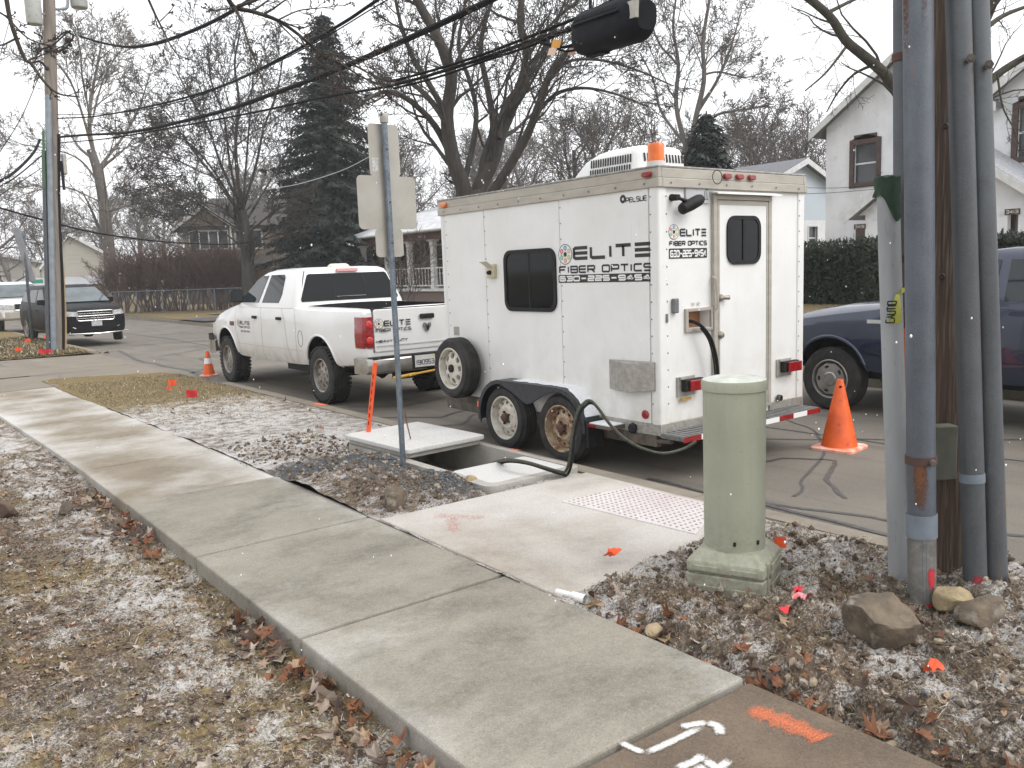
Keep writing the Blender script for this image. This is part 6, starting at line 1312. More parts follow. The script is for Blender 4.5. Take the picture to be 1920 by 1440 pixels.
b = MB(); b.loft([[d*L*t_+sdv*x*.6+uv*(-.13+z) for x, z in ((-.06, .03), (.06, .03), (.05, -.03), (-.05, -.03))] for t_ in (.10, .40)]); b.build('foot', CLOS, sc_, 30)
for t_ in (.1, .85): b = MB(); b.tube([d*L*t_+uv*.12, d*L*t_+uv*.20], .012, 6); b.build('hanger', BLACK, sc_)
cablepx('short cable entering the splice closure end, upper', [(1000, 76, 6.27), (1030, 84, 6.15), (1060, 88, 6.05), (1092, 76, 5.95)], .014)
cablepx('short cable entering the splice closure end, lower', [(1040, 88, 6.12), (1060, 96, 6.05), (1085, 92, 5.97), (1102, 84, 5.9)], .010)
for px, py, lb, m_, s_ in ((1043, 82, 'orange cable tag hanging beside the splice closure', mat('orange_tag', (.75, .36, .08), None), .030), (1035, 97, 'pale peach cable tag below the orange one', mat('peach_tag', (.78, .58, .45), None), .026), (1073, 97, 'pale pink cable tag nearest the splice closure', mat('pink_tag', (.72, .50, .44), None), .026)):
    c = at(px, py, 6.05); b = MB(); b.obox(c, CR*s_, np.array([CR[1], -CR[0], 0])*.001, np.array([0, 0, s_*.9])+CR*.008); tag(b.build('cable_tag', m_, None, 0), lb, 'tag', 'cable tags')
# ------------------------------------------------------------------ far signs
fs_ = thing('sign_post', 'thin grey post with a long sign seen edge-on beside the black suv', 'sign post', tuple(at(61, 641, z=.0)))
o_ = np.array(fs_.location); pt = lambda x, y: at(x, y, D=27.9)-o_
b = MB(); b.tube([(0, 0, -.1), pt(52, 540), pt(44, 436)], .04, 8); b.build('post', GALV, fs_)
b = MB(); c = pt(45.5, 478); b.obox(c, (.085, -.045, 0), (.01, .02, 0), (-.13, 0, .75)); b.build('sign_panel', mat('far_sign_back', (.26, .265, .28), (.22, .225, .24), 4, .5), fs_, 0, bevel=.01)
ns = thing('street_name_sign', 'small green street name sign on a pole behind the suvs', 'street sign', tuple([*at(66, 600, 60)[:2], 0])); o_ = np.array(ns.location)
b = MB(); b.cyl((0, 0, 0), (0, 0, 2.75), .04, .04, 8); b.build('post', GALV, ns); b = MB(); c = at(61, 528, 60)-o_; b.obox((c[0]+.15, c[1], c[2]), (.40, -.15, 0), (.01, .02, 0), (0, 0, .12)); b.build('name_plate', mat('sign_green', (.02, .22, .13), (.05, .30, .20), 20, .5), ns, 0)
b = MB(); b.obox((c[0]+.15, c[1], c[2]+.55), (.28, -.11, 0), (.01, .02, 0), (0, 0, .28)); b.build('stop_back', SIGNB, ns, 0)
# ================================================================== trees
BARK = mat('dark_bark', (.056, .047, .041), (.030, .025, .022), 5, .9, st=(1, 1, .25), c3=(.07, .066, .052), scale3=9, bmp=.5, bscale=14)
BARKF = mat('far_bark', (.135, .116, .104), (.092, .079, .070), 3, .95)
BARKP = mat('pale_bark', (.30, .27, .23), (.13, .11, .09), 2, .9)
BARKR = mat('reddish_twigs', (.150, .095, .075), (.095, .062, .050), 3, .95)
def nrm(v): return v/(np.linalg.norm(v)+1e-12)
def branch(rng, p, d, L, r, lvl, cfg, out):
    n = cfg['seg'][lvl]; pts = [p]; rad = [r]; d0 = d
    for i in range(n):
        d = nrm(d+rng.normal(0, cfg['wan'][lvl], 3)+np.array([0, 0, cfg['up'][lvl]])); p = p+d*L/n; pts.append(p); rad.append(max(cfg['rmin'], r*(1-cfg['tap'][lvl]*(i+1)/n)))
    out.append((np.array(pts), np.array(rad), lvl)); spawn(rng, np.array(pts), np.array(rad), L, lvl, cfg, out)
def spawn(rng, pts, rad, L, lvl, cfg, out, k=None, t0=None):
    if lvl+1 >= len(cfg['seg']): return
    k = k or cfg['kids'][lvl]; t0 = cfg['t0'][lvl] if t0 is None else t0; n = len(pts)-1; az = rng.uniform(0, 6.28)
    for j in range(k):
        t = t0+(1-t0)*(j+rng.uniform(.1, .9))/k; f = t*n; i = min(n-1, int(f)); f -= i
        q = pts[i]*(1-f)+pts[i+1]*f; d = nrm(pts[i+1]-pts[i]); rr = rad[i]*(1-f)+rad[i+1]*f
        az += 2.4+rng.uniform(-.6, .6); a = np.cross(d, [.31, .22, .92] if abs(d[2]) < .9 else [1., .1, .2]); a = nrm(a); b_ = np.cross(d, a)
        th = cfg['ang'][lvl]+rng.normal(0, .14); nd = nrm(d*math.cos(th)+(a*math.cos(az)+b_*math.sin(az))*math.sin(th))
        branch(rng, q, nd, L*cfg['len'][lvl]*(1.12-.55*t)*rng.uniform(.75, 1.2), max(cfg['rmin'], min(rr*.9, rr*cfg['rr'][lvl])), lvl+1, cfg, out)
def limbs_mesh(name, out, m, sides=(8, 6, 4, 3, 3, 3)):
    groups = {}
    for p, r, l in out: groups.setdefault((len(p), sides[min(l, len(sides)-1)]), []).append((p, r))
    VV = []; FF = []; base = 0
    for (n, k), L in groups.items():
        P = np.stack([a for a, _ in L]); Rr = np.stack([b_ for _, b_ in L]); B = len(L)
        T = np.zeros_like(P); T[:, 1:-1] = P[:, 2:]-P[:, :-2]; T[:, 0] = P[:, 1]-P[:, 0]; T[:, -1] = P[:, -1]-P[:, -2]
        T /= np.linalg.norm(T, axis=2, keepdims=True)+1e-9; ref = np.where(np.abs(T[:, :1, 2:3]) < .8, np.array([0, 0, 1.0]), np.array([1.0, 0, 0]))
        U = np.cross(T, np.broadcast_to(ref, T.shape)); U /= np.linalg.norm(U, axis=2, keepdims=True)+1e-9; W = np.cross(T, U)
        a = np.arange(k)*2*math.pi/k; V = P[:, :, None]+Rr[:, :, None, None]*(np.cos(a)[None, None, :, None]*U[:, :, None]+np.sin(a)[None, None, :, None]*W[:, :, None])
        V = V.reshape(-1, 3); idx = np.arange(B*n*k).reshape(B, n, k)+base; nx = np.roll(idx, -1, axis=2)
        FF.append(np.stack([idx[:, :-1], nx[:, :-1], nx[:, 1:], idx[:, 1:]], -1).reshape(-1, 4)); VV.append(V); base += len(V)
    return arrays(name, np.concatenate(VV), np.concatenate(FF), m)
def tree_obj(name, label, loc, out, m_trunk, m_crown, group=None, ntrunk=1, sides=(8, 6, 4, 3, 3, 3)):
    t = thing(name, label, 'tree', loc, 0, group)
    link(bpy.data.objects.new('trunk', limbs_mesh('trunk', [o for o in out if o[2] < ntrunk], m_trunk, (14, 10, 8))), t)
    link(bpy.data.objects.new('crown', limbs_mesh('crown', [o for o in out if o[2] >= ntrunk], m_crown, sides)), t); return t
CFG = dict(seg=[8, 6, 5, 3, 3], wan=[.05, .12, .13, .11, .11], up=[.03, .05, .06, .07, .05], tap=[.7, .75, .75, .7, .5], kids=[10, 7, 6, 5], t0=[.28, .25, .2, .15], ang=[.75, .7, .75, .8], len=[.62, .55, .55, .62], rr=[.55, .55, .55, .6], rmin=.010)
def cfg(**k): c = dict(CFG); c.update(k); return c
# ------------------------------------------------------------------ generic bare trees: a few grown once, copied behind
variants = []
for v, (c, H) in enumerate(((cfg(kids=[11, 8, 6, 4], rmin=.012), 7), (cfg(kids=[9, 9, 6, 4], ang=[.55, .6, .75, .8], up=[.03, .12, .06, .04, .02], rmin=.012), 7), (cfg(kids=[12, 8, 6, 4], ang=[.95, .75, .75, .8], rmin=.012, t0=[.22, .25, .2, .15]), 8), (cfg(kids=[8, 9, 7, 4], ang=[.45, .5, .7, .8], rmin=.012, t0=[.15, .3, .2, .15], len=[.8, .5, .52, .55]), 6))):
    rng = np.random.default_rng(100+v); out = []; branch(rng, np.array([0, 0, -.3]), np.array([.02, .0, 1.0]), H, .24, 0, c, out)
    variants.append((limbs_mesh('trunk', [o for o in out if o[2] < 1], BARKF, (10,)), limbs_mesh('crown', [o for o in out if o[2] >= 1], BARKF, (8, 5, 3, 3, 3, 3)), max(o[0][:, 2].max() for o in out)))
def place_tree(px, D, top_px, v, label, rz, group='bare trees behind the houses', w=1.0):
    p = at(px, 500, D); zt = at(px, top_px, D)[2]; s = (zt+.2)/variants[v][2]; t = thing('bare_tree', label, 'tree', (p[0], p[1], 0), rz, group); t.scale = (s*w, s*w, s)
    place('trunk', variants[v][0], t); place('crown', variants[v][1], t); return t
for px, D, tp, v, rz, lb, w in (
    (-40, 70, 260, 0, .4, 'bare tree at the far left edge behind the white suv', 1.1), (22, 95, 385, 2, 1.3, 'low bare tree above the white suv roof', 1.2), (85, 105, 370, 1, 2.0, 'bare tree behind the far utility pole', 1.2), (150, 100, 410, 2, .9, 'low bare tree in front of the cream gabled house', .9),
    (262, 88, 320, 3, 2.2, 'bare tree just right of the sycamore', 1.2), (315, 100, 345, 2, .2, 'bare tree above the shrub row, left', 1.3), (365, 78, 340, 0, 1.9, 'bare tree left of the brown house gable', 1.1), (500, 80, 290, 1, 4.1, 'bare tree between the vase-shaped tree and spruce', 1.2),
    (740, 62, 235, 0, 3.0, 'bare tree right of the spruce', 1.1), (800, 70, 260, 2, 1.0, 'bare tree above the porch roof', 1.3), (770, 46, 300, 3, 5.0, 'small bare tree between the sign and the trailer', 1.1), (880, 74, 240, 3, .3, 'bare tree seen between the big forked stems', 1.3),
    (1015, 52, 190, 2, 1.7, 'bare tree right of the forked stems', 1.0), (1085, 60, 190, 0, 2.9, 'bare tree above the roof air conditioner, left', 1.2), (1150, 56, 170, 1, 4.0, 'bare tree above the orange beacon', 1.2), (1215, 66, 190, 3, .7, 'bare tree left of the small dark spruce', 1.2),
    (1395, 60, 200, 2, 2.1, 'bare tree right of the small dark spruce', 1.2), (1445, 52, 175, 1, 3.3, 'bare tree above the blue-grey house roof', 1.1), (1500, 60, 190, 3, 5.2, 'bare tree over the blue-grey gable', 1.2), (1535, 48, 235, 0, 1.1, 'bare tree beside the white house corner', .9),
    (1345, 80, 220, 0, 2.6, 'tall bare tree far behind the trailer rear', 1.2), (930, 85, 230, 1, 1.1, 'tall bare tree far behind the forked stems', 1.2), (690, 85, 260, 3, 2.8, 'bare tree hidden behind the sign post', 1.2), (190, 120, 345, 0, 3.9, 'bare tree far down the street', 1.3), (420, 110, 330, 2, 5.5, 'bare tree far behind the brown house', 1.4), (585, 95, 280, 0, .5, 'bare tree half hidden by the spruce', 1.2)):
    place_tree(px, D, tp, v, lb, rz, w=w)
# ------------------------------------------------------------------ big forked tree behind the trailer
def guided(limbs, D0, sub, rng, minr=.012, kscale=1.0):
    out = []
    for P, r0, r1, lvl, k, dD in limbs:
        q = smooth([at(x, y, D0+dD*(i/(len(P)-1))) for i, (x, y) in enumerate(P)], 4); r = np.linspace(r0, r1, len(q)); out.append((q, r, lvl))
        L = float(np.linalg.norm(np.diff(q, axis=0), axis=1).sum()); spawn(rng, q, r, L, max(1, lvl), sub, out, k, .18)
    return out
rng = np.random.default_rng(7); sub = cfg(seg=[8, 6, 6, 4, 3, 3], wan=[.05, .11, .13, .11, .11, .11], up=[.03, .04, .05, .04, .0, 0], tap=[.7]*6, kids=[8, 7, 6, 5, 3], t0=[.2]*6, ang=[.6, .6, .65, .7, .8], len=[.5, .42, .52, .55, .55], rr=[.5, .42, .5, .55, .6], rmin=.009)
big = guided([
    ([(893, 620), (890, 480), (885, 400), (878, 360)], .42, .40, 0, 1, 0),
    ([(880, 400), (868, 350), (850, 300), (838, 220), (846, 140), (820, 70), (782, 0), (760, -60)], .27, .10, 1, 9, -1.5), ([(850, 300), (815, 235), (770, 190), (728, 172), (690, 185), (650, 215)], .11, .03, 1, 8, -3),
    ([(842, 235), (800, 180), (762, 152), (720, 150), (660, 120)], .10, .03, 1, 8, 2), ([(838, 215), (800, 150), (768, 95), (748, 30), (735, -40)], .10, .04, 1, 7, 1), ([(886, 400), (900, 350), (925, 300), (940, 250), (965, 190), (988, 110), (975, 40), (985, -50)], .26, .09, 1, 10, 1.5),
    ([(900, 370), (908, 300), (925, 240), (915, 170), (902, 100), (910, 40), (940, -40)], .15, .05, 1, 8, 3), ([(905, 390), (950, 320), (990, 250), (1012, 190), (1038, 130), (1090, 70), (1140, 10)], .16, .05, 1, 9, -2), ([(1000, 220), (1040, 178), (1090, 165), (1150, 175), (1215, 200)], .07, .02, 1, 7, -2),
    ([(1018, 165), (1060, 118), (1120, 112), (1190, 130), (1260, 160)], .06, .02, 1, 7, 1), ([(868, 350), (885, 280), (893, 210), (880, 150), (860, 90), (870, 20), (880, -40)], .10, .04, 1, 7, 2), ([(935, 260), (945, 200), (990, 140), (1030, 70), (1060, 0), (1080, -50)], .09, .03, 1, 7, 2), ([(846, 140), (870, 90), (900, 50), (925, 0)], .06, .03, 1, 5, 0), ([(818, 75), (790, 60), (745, 50), (700, 20)], .05, .02, 1, 6, 1), ([(988, 110), (1020, 60), (1060, 20), (1110, -20)], .05, .02, 1, 6, 0)], 26, sub, rng)
tree_obj('bare_tree', 'large bare tree with forked stems rising behind the trailer', (0, 0, 0), big, BARK, BARK, ntrunk=2)
# ------------------------------------------------------------------ vase-shaped tree and sycamore at left
rng = np.random.default_rng(11); vase = guided([
    ([(468, 610), (465, 500), (460, 440), (452, 395)], .33, .26, 0, 4, 0), ([(455, 400), (445, 330), (442, 260), (448, 190), (440, 120), (450, 60)], 0.105, .04, 1, 11, 0), ([(455, 415), (420, 350), (385, 300), (350, 265), (300, 250), (260, 265)], 0.062, .02, 1, 11, -3), ([(452, 390), (415, 310), (390, 240), (355, 180), (330, 130)], 0.074, .03, 1, 11, 2),
    ([(458, 420), (500, 350), (530, 300), (560, 265), (580, 250)], 0.062, .02, 1, 10, 2), ([(455, 395), (480, 310), (495, 240), (520, 170), (530, 110)], 0.068, .03, 1, 11, -2), ([(450, 400), (430, 300), (420, 220), (395, 150), (390, 80)], 0.068, .03, 1, 11, 3), ([(462, 440), (400, 400), (350, 370), (300, 350), (260, 355)], 0.050, .02, 1, 10, 1), ([(462, 440), (510, 400), (550, 380), (580, 385)], 0.050, .02, 1, 9, -2),
    ([(455, 400), (462, 300), (470, 200), (475, 130)], 0.062, .03, 1, 10, 2), ([(452, 400), (410, 340), (370, 320), (330, 300), (290, 290)], 0.050, .02, 1, 10, 3), ([(455, 410), (400, 330), (360, 280), (320, 220), (290, 190)], 0.056, .02, 1, 10, -2), ([(462, 470), (425, 440), (385, 415), (345, 400), (300, 410)], 0.043, .02, 1, 10, -2), ([(464, 480), (500, 440), (540, 420), (570, 425)], 0.037, .02, 1, 9, -2), ([(460, 450), (430, 400), (390, 380), (340, 385), (300, 370)], 0.043, .02, 1, 10, -4)], 44, cfg(**{**sub, 'rmin': .013}), rng)
tree_obj('bare_tree', 'vase-shaped bare tree standing behind the pickup hood', (0, 0, 0), vase, BARK, BARK, ntrunk=1)
rng = np.random.default_rng(23); syc = guided([
    ([(207, 600), (206, 500), (200, 420), (185, 330), (170, 280)], .40, .26, 0, 4, 0), ([(180, 310), (168, 240), (172, 180), (185, 110), (192, 70)], 0.154, .05, 1, 11, 0), ([(182, 320), (205, 290), (235, 250), (262, 200), (280, 140)], 0.112, .04, 1, 11, 3), ([(176, 290), (150, 200), (130, 150), (95, 110), (60, 120)], 0.091, .03, 1, 11, -3), ([(172, 230), (190, 160), (215, 110), (240, 80)], 0.070, .03, 1, 10, 2),
    ([(190, 350), (150, 300), (100, 280), (40, 270), (0, 250)], 0.070, .02, 1, 10, 2), ([(195, 400), (240, 385), (290, 378), (330, 390)], 0.070, .02, 1, 9, -3), ([(205, 450), (160, 430), (120, 440), (90, 450)], 0.056, .02, 1, 8, 2), ([(172, 230), (155, 150), (150, 90), (140, 60)], 0.070, .03, 1, 10, -2), ([(200, 420), (230, 350), (280, 310), (320, 300)], 0.063, .02, 1, 9, 2), ([(192, 380), (120, 350), (60, 360), (10, 380)], 0.056, .02, 1, 9, 0)], 62, cfg(**{**sub, 'rmin': .016}), rng)
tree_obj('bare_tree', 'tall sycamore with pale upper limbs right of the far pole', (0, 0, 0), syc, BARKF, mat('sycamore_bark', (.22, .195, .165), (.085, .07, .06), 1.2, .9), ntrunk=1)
rng = np.random.default_rng(31); rt_ = guided([
    ([(1292, 575), (1290, 420), (1290, 330), (1295, 260)], .30, .24, 0, 2, 0), ([(1292, 300), (1305, 220), (1320, 150), (1318, 80), (1330, 0), (1335, -40)], .16, .05, 1, 9, 0), ([(1290, 290), (1268, 200), (1272, 120), (1262, 50), (1270, -20)], .14, .04, 1, 9, 2), ([(1300, 250), (1345, 215), (1400, 205), (1450, 195)], .09, .02, 1, 8, -2), ([(1308, 210), (1345, 150), (1370, 90), (1390, 20)], .09, .03, 1, 8, 2),
    ([(1285, 270), (1240, 210), (1225, 150), (1200, 100)], .08, .03, 1, 8, 1), ([(1300, 270), (1340, 250), (1385, 265), (1420, 290)], .08, .02, 1, 7, -1), ([(1318, 140), (1350, 135), (1400, 145), (1440, 130)], .06, .02, 1, 7, 1), ([(1270, 120), (1235, 80), (1215, 30), (1180, 0)], .06, .02, 1, 7, 1)], 42, cfg(**{**sub, 'rmin': .012}), rng)
tree_obj('bare_tree', 'bare tree rising behind the small dark spruce', (0, 0, 0), rt_, BARK, BARKF, ntrunk=1)
rng = np.random.default_rng(41); nr = guided([
    ([(1765, 700), (1765, 520), (1760, 380), (1750, 290)], .24, .20, 0, 1, 0), ([(1752, 310), (1715, 230), (1690, 185), (1660, 140), (1620, 105), (1585, 75), (1555, 30), (1500, -15), (1460, -40)], 0.096, 0.048, 1, 6, -1), ([(1755, 320), (1790, 240), (1830, 180), (1870, 140), (1925, 105), (1980, 80)], 0.080, 0.040, 1, 4, 1), ([(1752, 300), (1790, 150), (1835, 60), (1870, -20)], 0.104, 0.080, 1, 3, 0), ([(1840, 60), (1880, 30), (1930, 10)], 0.040, 0.024, 1, 3, 1), ([(1592, 80), (1570, 110), (1545, 140), (1510, 170)], 0.024, 0.010, 1, 4, -1), ([(1640, 120), (1600, 140), (1570, 175), (1550, 210)], 0.024, 0.010, 1, 4, 1), ([(1550, 25), (1600, 0), (1650, -20)], 0.032, 0.016, 1, 3, 1), ([(1870, 140), (1880, 200), (1900, 240), (1910, 270)], 0.016, 0.006, 1, 4, 0), ([(1700, 340), (1670, 350), (1640, 330)], 0.010, 0.005, 1, 3, 0)], 14, cfg(**{**sub, 'rmin': .0035, 'up': [0.0]*6, 'seg': [8, 6, 6, 5, 4], 'wan': [.05, .1, .14, .14, .14], 'kids': [5, 5, 4, 3], 'rr': [.4, .3, .45, .5, .5]}), rng)
tree_obj('bare_tree', 'mossy bare tree spreading behind the right utility pole', (0, 0, 0), nr, mat('mossy_bark', (.056, .051, .034), (.032, .028, .022), 9, .9, bmp=.5, bscale=20), BARK, ntrunk=2)
# ------------------------------------------------------------------ near budding tree reaching in from the left, trunk out of frame
rng = np.random.default_rng(51); nsub = cfg(seg=[8, 6, 6, 5, 4], wan=[.05, .1, .14, .18, .2, .2], up=[0, 0, .02, .05, .05, 0], tap=[.6]*6, kids=[4, 4, 3, 2, 2], t0=[.2]*6, ang=[.6, .7, .75, .8, .8], len=[.5, .30, .42, .5, .5], rr=[.5, .55, .6, .65, .6], rmin=.0022)
NL = [([(8, -30), (20, 40), (45, 108), (58, 118), (80, 150), (108, 175), (150, 182)], .014, .004, 1, 5, 0), ([(-30, 10), (10, 30), (50, 70), (90, 85), (130, 90)], .006, .003, 1, 6, 0), ([(50, 115), (75, 105), (110, 90), (135, 75)], .005, .002, 1, 5, 0), ([(268, -25), (290, 25), (305, 55), (320, 85), (338, 110)], .008, .003, 1, 4, 0), ([(300, 40), (318, 22), (328, 8)], .004, .002, 1, 2, 0),
      ([(420, -20), (438, 12), (475, 22), (520, 38), (560, 65), (600, 100), (640, 120), (690, 150), (740, 160)], .016, .004, 1, 11, .4), ([(440, 14), (455, 45), (465, 80), (485, 130), (497, 175)], .009, .003, 1, 4, -.3), ([(445, 12), (480, 0), (540, -25)], .012, .006, 1, 4, 0), ([(500, 28), (560, 52), (585, 48), (620, 60)], .006, .002, 1, 7, .2), ([(560, 65), (575, 90), (600, 120), (640, 135)], .006, .003, 1, 8, -.2), ([(440, 14), (400, 20), (385, 15)], .005, .002, 1, 4, 0), ([(520, 38), (560, 20), (600, 15), (640, 10)], .006, .002, 1, 7, .3), ([(600, 100), (650, 105), (700, 110), (730, 95)], .005, .002, 1, 8, .4), ([(640, 120), (640, 150), (670, 180), (710, 205)], .005, .002, 1, 7, .2), ([(690, 150), (720, 175), (745, 190)], .004, .002, 1, 6, 0), ([(840, -20), (880, 25), (905, 50), (935, 55), (960, 62)], .004, .002, 1, 5, -.4), ([(905, 25), (950, 90), (1010, 72), (1075, 60)], .003, .002, 1, 5, 0)]
near = guided(NL, 5.6, nsub, rng)
tk = np.array([-1.1, 3.9, 0]); near.append((np.array([tk+np.array([0, 0, -.2]), tk+np.array([.05, 0, 1.2]), tk+np.array([.15, .05, 2.6]), tk+np.array([.3, .1, 4.2]), tk+np.array([.35, .2, 5.6])]), np.array([.2, .17, .15, .11, .07]), 0))
for (P, r0, *_r), zz in zip([NL[i] for i in (0, 1, 3, 5, 15, 16)], (3.4, 3.2, 3.9, 4.0, 4.6, 4.4)):
    e = at(*P[0], 5.6); s_ = tk+np.array([.25, .1, zz-.4]); near.append((smooth([s_, s_*.55+e*.45+np.array([0, 0, .75]), e], 6), np.linspace(max(.03, r0*2), r0, 13), 1))
nt_ = thing('budding_tree', 'bare budding tree whose twigs hang in at upper left', 'tree'); link(bpy.data.objects.new('trunk', limbs_mesh('trunk', [o for o in near if o[2] < 1], BARK, (14,))), nt_); link(bpy.data.objects.new('crown', limbs_mesh('crown', [o for o in near if o[2] >= 1], BARK, (8, 6, 5, 4, 4))), nt_)
tips = np.array([o[0][-1] for o in near if o[2] >= 2]+[o[0][len(o[0])//2] for o in near if o[2] >= 3]); OV = np.array([[1, 0, 0], [-1, 0, 0], [0, 1, 0], [0, -1, 0], [0, 0, 1.4], [0, 0, -1.4]]); OF = np.array([[0, 2, 4], [2, 1, 4], [1, 3, 4], [3, 0, 4], [2, 0, 5], [1, 2, 5], [3, 1, 5], [0, 3, 5]])
tips = tips[rng.random(len(tips)) < .55]; sz = rng.uniform(.0030, .0062, len(tips)); V = (tips[:, None]+OV[None]*sz[:, None, None]).reshape(-1, 3); F = (OF[None]+np.arange(len(tips))[:, None, None]*6).reshape(-1, 3)
o = link(bpy.data.objects.new('buds', arrays('buds', V, F, mat('red_buds', (.075, .040, .034), (.05, .032, .03), 30, .7))), nt_); o['kind'] = 'stuff'
# ------------------------------------------------------------------ spruces
NEED = mat('spruce_needles', (.030, .045, .036), (.016, .026, .022), 2.5, .85, c3=(.050, .058, .05), scale3=8)
def spruce(label, px, D, top_px, base_px, halfw_px, seed, density=1.0):
    p = at(px, 500, D); ztop = at(px, top_px, D)[2]; wmax = halfw_px*D/FPX; rng = np.random.default_rng(seed)
    t = thing('spruce_tree', label, 'tree', (p[0], p[1], 0), 0, 'dark spruces'); b = MB(); b.tube([(0, 0, -.2), (.05, 0, ztop*.4), (0, 0, ztop)], [.28, .2, .03], 12); b.build('trunk', BARK, t)
    VV = []; W = int(84*density)
    for i in range(W):
        f = i/W; z = 1.2+(ztop-1.3)*f; prof = (1-f)**.72*(.68+.42*rng.random())+.03
        if rng.random() < .07: prof *= .6
        for k in range(10):
            az = rng.uniform(0, 6.28); L = wmax*prof*rng.uniform(.7, 1.15); n = max(4, int(L*9*density)); s = np.linspace(.08, 1, n)
            dr = (.16+.22*(1-f))*L; bx = L*s*math.cos(az); by = L*s*math.sin(az); bz = z-dr*s**1.3+.16*L*np.maximum(0, s-.7)**1.5*2
            for rep in range(4):
                m_ = n; ln = rng.uniform(.22, .5, m_)*(.6+.5*(1-f)); a2 = az+rng.normal(0, .9, m_); dz = rng.uniform(-.9, -.15, m_)
                c = np.stack([bx+rng.normal(0, .05, m_), by+rng.normal(0, .05, m_), bz+rng.normal(0, .04, m_)], 1); d = np.stack([np.cos(a2), np.sin(a2), dz], 1); d /= np.linalg.norm(d, axis=1)[:, None]
                sd = np.stack([-np.sin(a2), np.cos(a2), rng.normal(0, .4, m_)], 1)*rng.uniform(.04, .085, m_)[:, None]
                VV.append(np.stack([c-sd*.5, c+sd*.5, c+d*ln[:, None]*.6+sd, c+d*ln[:, None]-sd*.2], 1))
    V = np.concatenate(VV); n = len(V); link(bpy.data.objects.new('crown', arrays('crown', V.reshape(-1, 3), np.arange(n*4).reshape(n, 4), NEED, False)), t); return t
spruce('tall dark spruce behind the pickup cab', 633, 46, 22, 500, 150, 3)
spruce('small dark spruce peeking above the trailer roof', 1326, 34, 208, 420, 92, 5, .9)
# ------------------------------------------------------------------ hedges and shrubs
YEW = mat('yew_leaves', (.016, .024, .014), (.030, .040, .022), 6, .8)
def hedge(label, x0, x1, y0, y1, z0, z1, seed, n):
    t = thing('hedge', label, 'hedge', ((x0+x1)/2, (y0+y1)/2, z0), 0, 'clipped yew hedges'); rng = np.random.default_rng(seed); hx, hy, H = (x1-x0)/2, (y1-y0)/2, z1-z0
    P = rng.uniform(-1, 1, (n, 3)); ax = rng.integers(0, 3, n); shell = rng.random(n) < .8; s = np.sign(rng.uniform(-1, 1, n))
    for k in range(3): m_ = shell & (ax == k); P[m_, k] = s[m_]*rng.uniform(.86, 1.02, m_.sum())
    lum = 1+.07*(fbm(P[:, 1]*hy*1.5+3, P[:, 2]*2, seed)-.5)*2; P = P*np.array([hx, hy, H/2])*lum[:, None]; P[:, 2] += H/2
    tops = rng.random(n) < .06; P[tops, 2] = H+rng.uniform(0, .16, tops.sum()); P[:, 2] = np.maximum(P[:, 2], .02)
    d = rng.normal(0, 1, (n, 3)); d[:, 2] += .9; d /= np.linalg.norm(d, axis=1)[:, None]; e = np.cross(d, rng.normal(0, 1, (n, 3))); e /= np.linalg.norm(e, axis=1)[:, None]; L = rng.uniform(.05, .12, n)[:, None]
    V = np.stack([P-e*.018, P+e*.018, P+d*L+e*.010, P+d*L-e*.010], 1).reshape(-1, 3); link(bpy.data.objects.new('foliage', arrays('foliage', V, np.arange(n*4).reshape(n, 4), YEW, False)), t)
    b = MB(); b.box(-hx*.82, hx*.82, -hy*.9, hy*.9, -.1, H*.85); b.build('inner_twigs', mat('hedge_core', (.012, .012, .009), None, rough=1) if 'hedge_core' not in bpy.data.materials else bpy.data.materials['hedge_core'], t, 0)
    b = MB()
    for k in range(int(hy*14)):
        y = rng.uniform(-hy, hy); x = rng.uniform(-hx, hx); b.tube([(x, y, H*.9), (x+rng.normal(0, .03), y+rng.normal(0, .04), H+rng.uniform(.1, .32))], [.008, .004], 4)
    o = b.build('sprigs', YEW, t); o['kind'] = 'stuff'; return t
hz = .66
ha, hb_ = at(1500, 500, X=16.0), at(1650, 500, X=16.0); hedge('dark clipped yew hedge right of the trailer', 15.6, 16.9, hb_[1]+.1, ha[1]+2.0, hz, 1.79, 1, 26000)
ha, hb_ = at(1862, 500, X=16.0), at(2050, 500, X=16.0); hedge('dark clipped yew hedge at the right frame edge', 15.6, 16.9, hb_[1], ha[1], hz, 1.75, 2, 20000)
shv = []
for v in range(3):
    rng = np.random.default_rng(200+v); out = []
    for k in range(16):
        a = rng.uniform(0, 6.28); branch(rng, np.array([rng.normal(0, .3), rng.normal(0, .3), -.1]), nrm(np.array([math.cos(a)*.32, math.sin(a)*.32, 1])), 2.3*rng.uniform(.8, 1.15), .035, 1, cfg(seg=[6, 5, 4, 3, 3], rmin=.007, kids=[9, 7, 5, 4], t0=[.2, .3, .15, .1], ang=[.5, .5, .6, .7], len=[.5, .55, .5, .5], rr=[.5, .5, .5, .6]), out)
    shv.append(limbs_mesh('stems', out, BARKR, (6, 4, 3, 3, 3)))
for k, (px, D, s, lb) in enumerate(((232, 53, 1.05, 'brown leafless shrub at the left end of the chain link fence'), (262, 52, 1.1, 'brown leafless shrub second along the fence'), (292, 52, 1.15, 'brown leafless shrub third along the fence'), (322, 51, 1.1, 'brown leafless shrub fourth along the fence'), (352, 51, 1.15, 'brown leafless shrub fifth along the fence'), (382, 50, 1.1, 'brown leafless shrub sixth along the fence'), (412, 50, 1.15, 'brown leafless shrub seventh along the fence'), (440, 49, 1.05, 'brown leafless shrub in front of the brown house corner'))):
    for j in range(1):
        p = at(px, 560, D); t = thing('shrub', lb, 'shrub', (p[0], p[1], 0), k*1.3, 'leafless shrubs along the fence'); t.scale = (s*1.1, s*1.1, s*1.12); place('stems', shv[k % 3], t)
rng = np.random.default_rng(77); out = []
p = at(765, 560, 30)
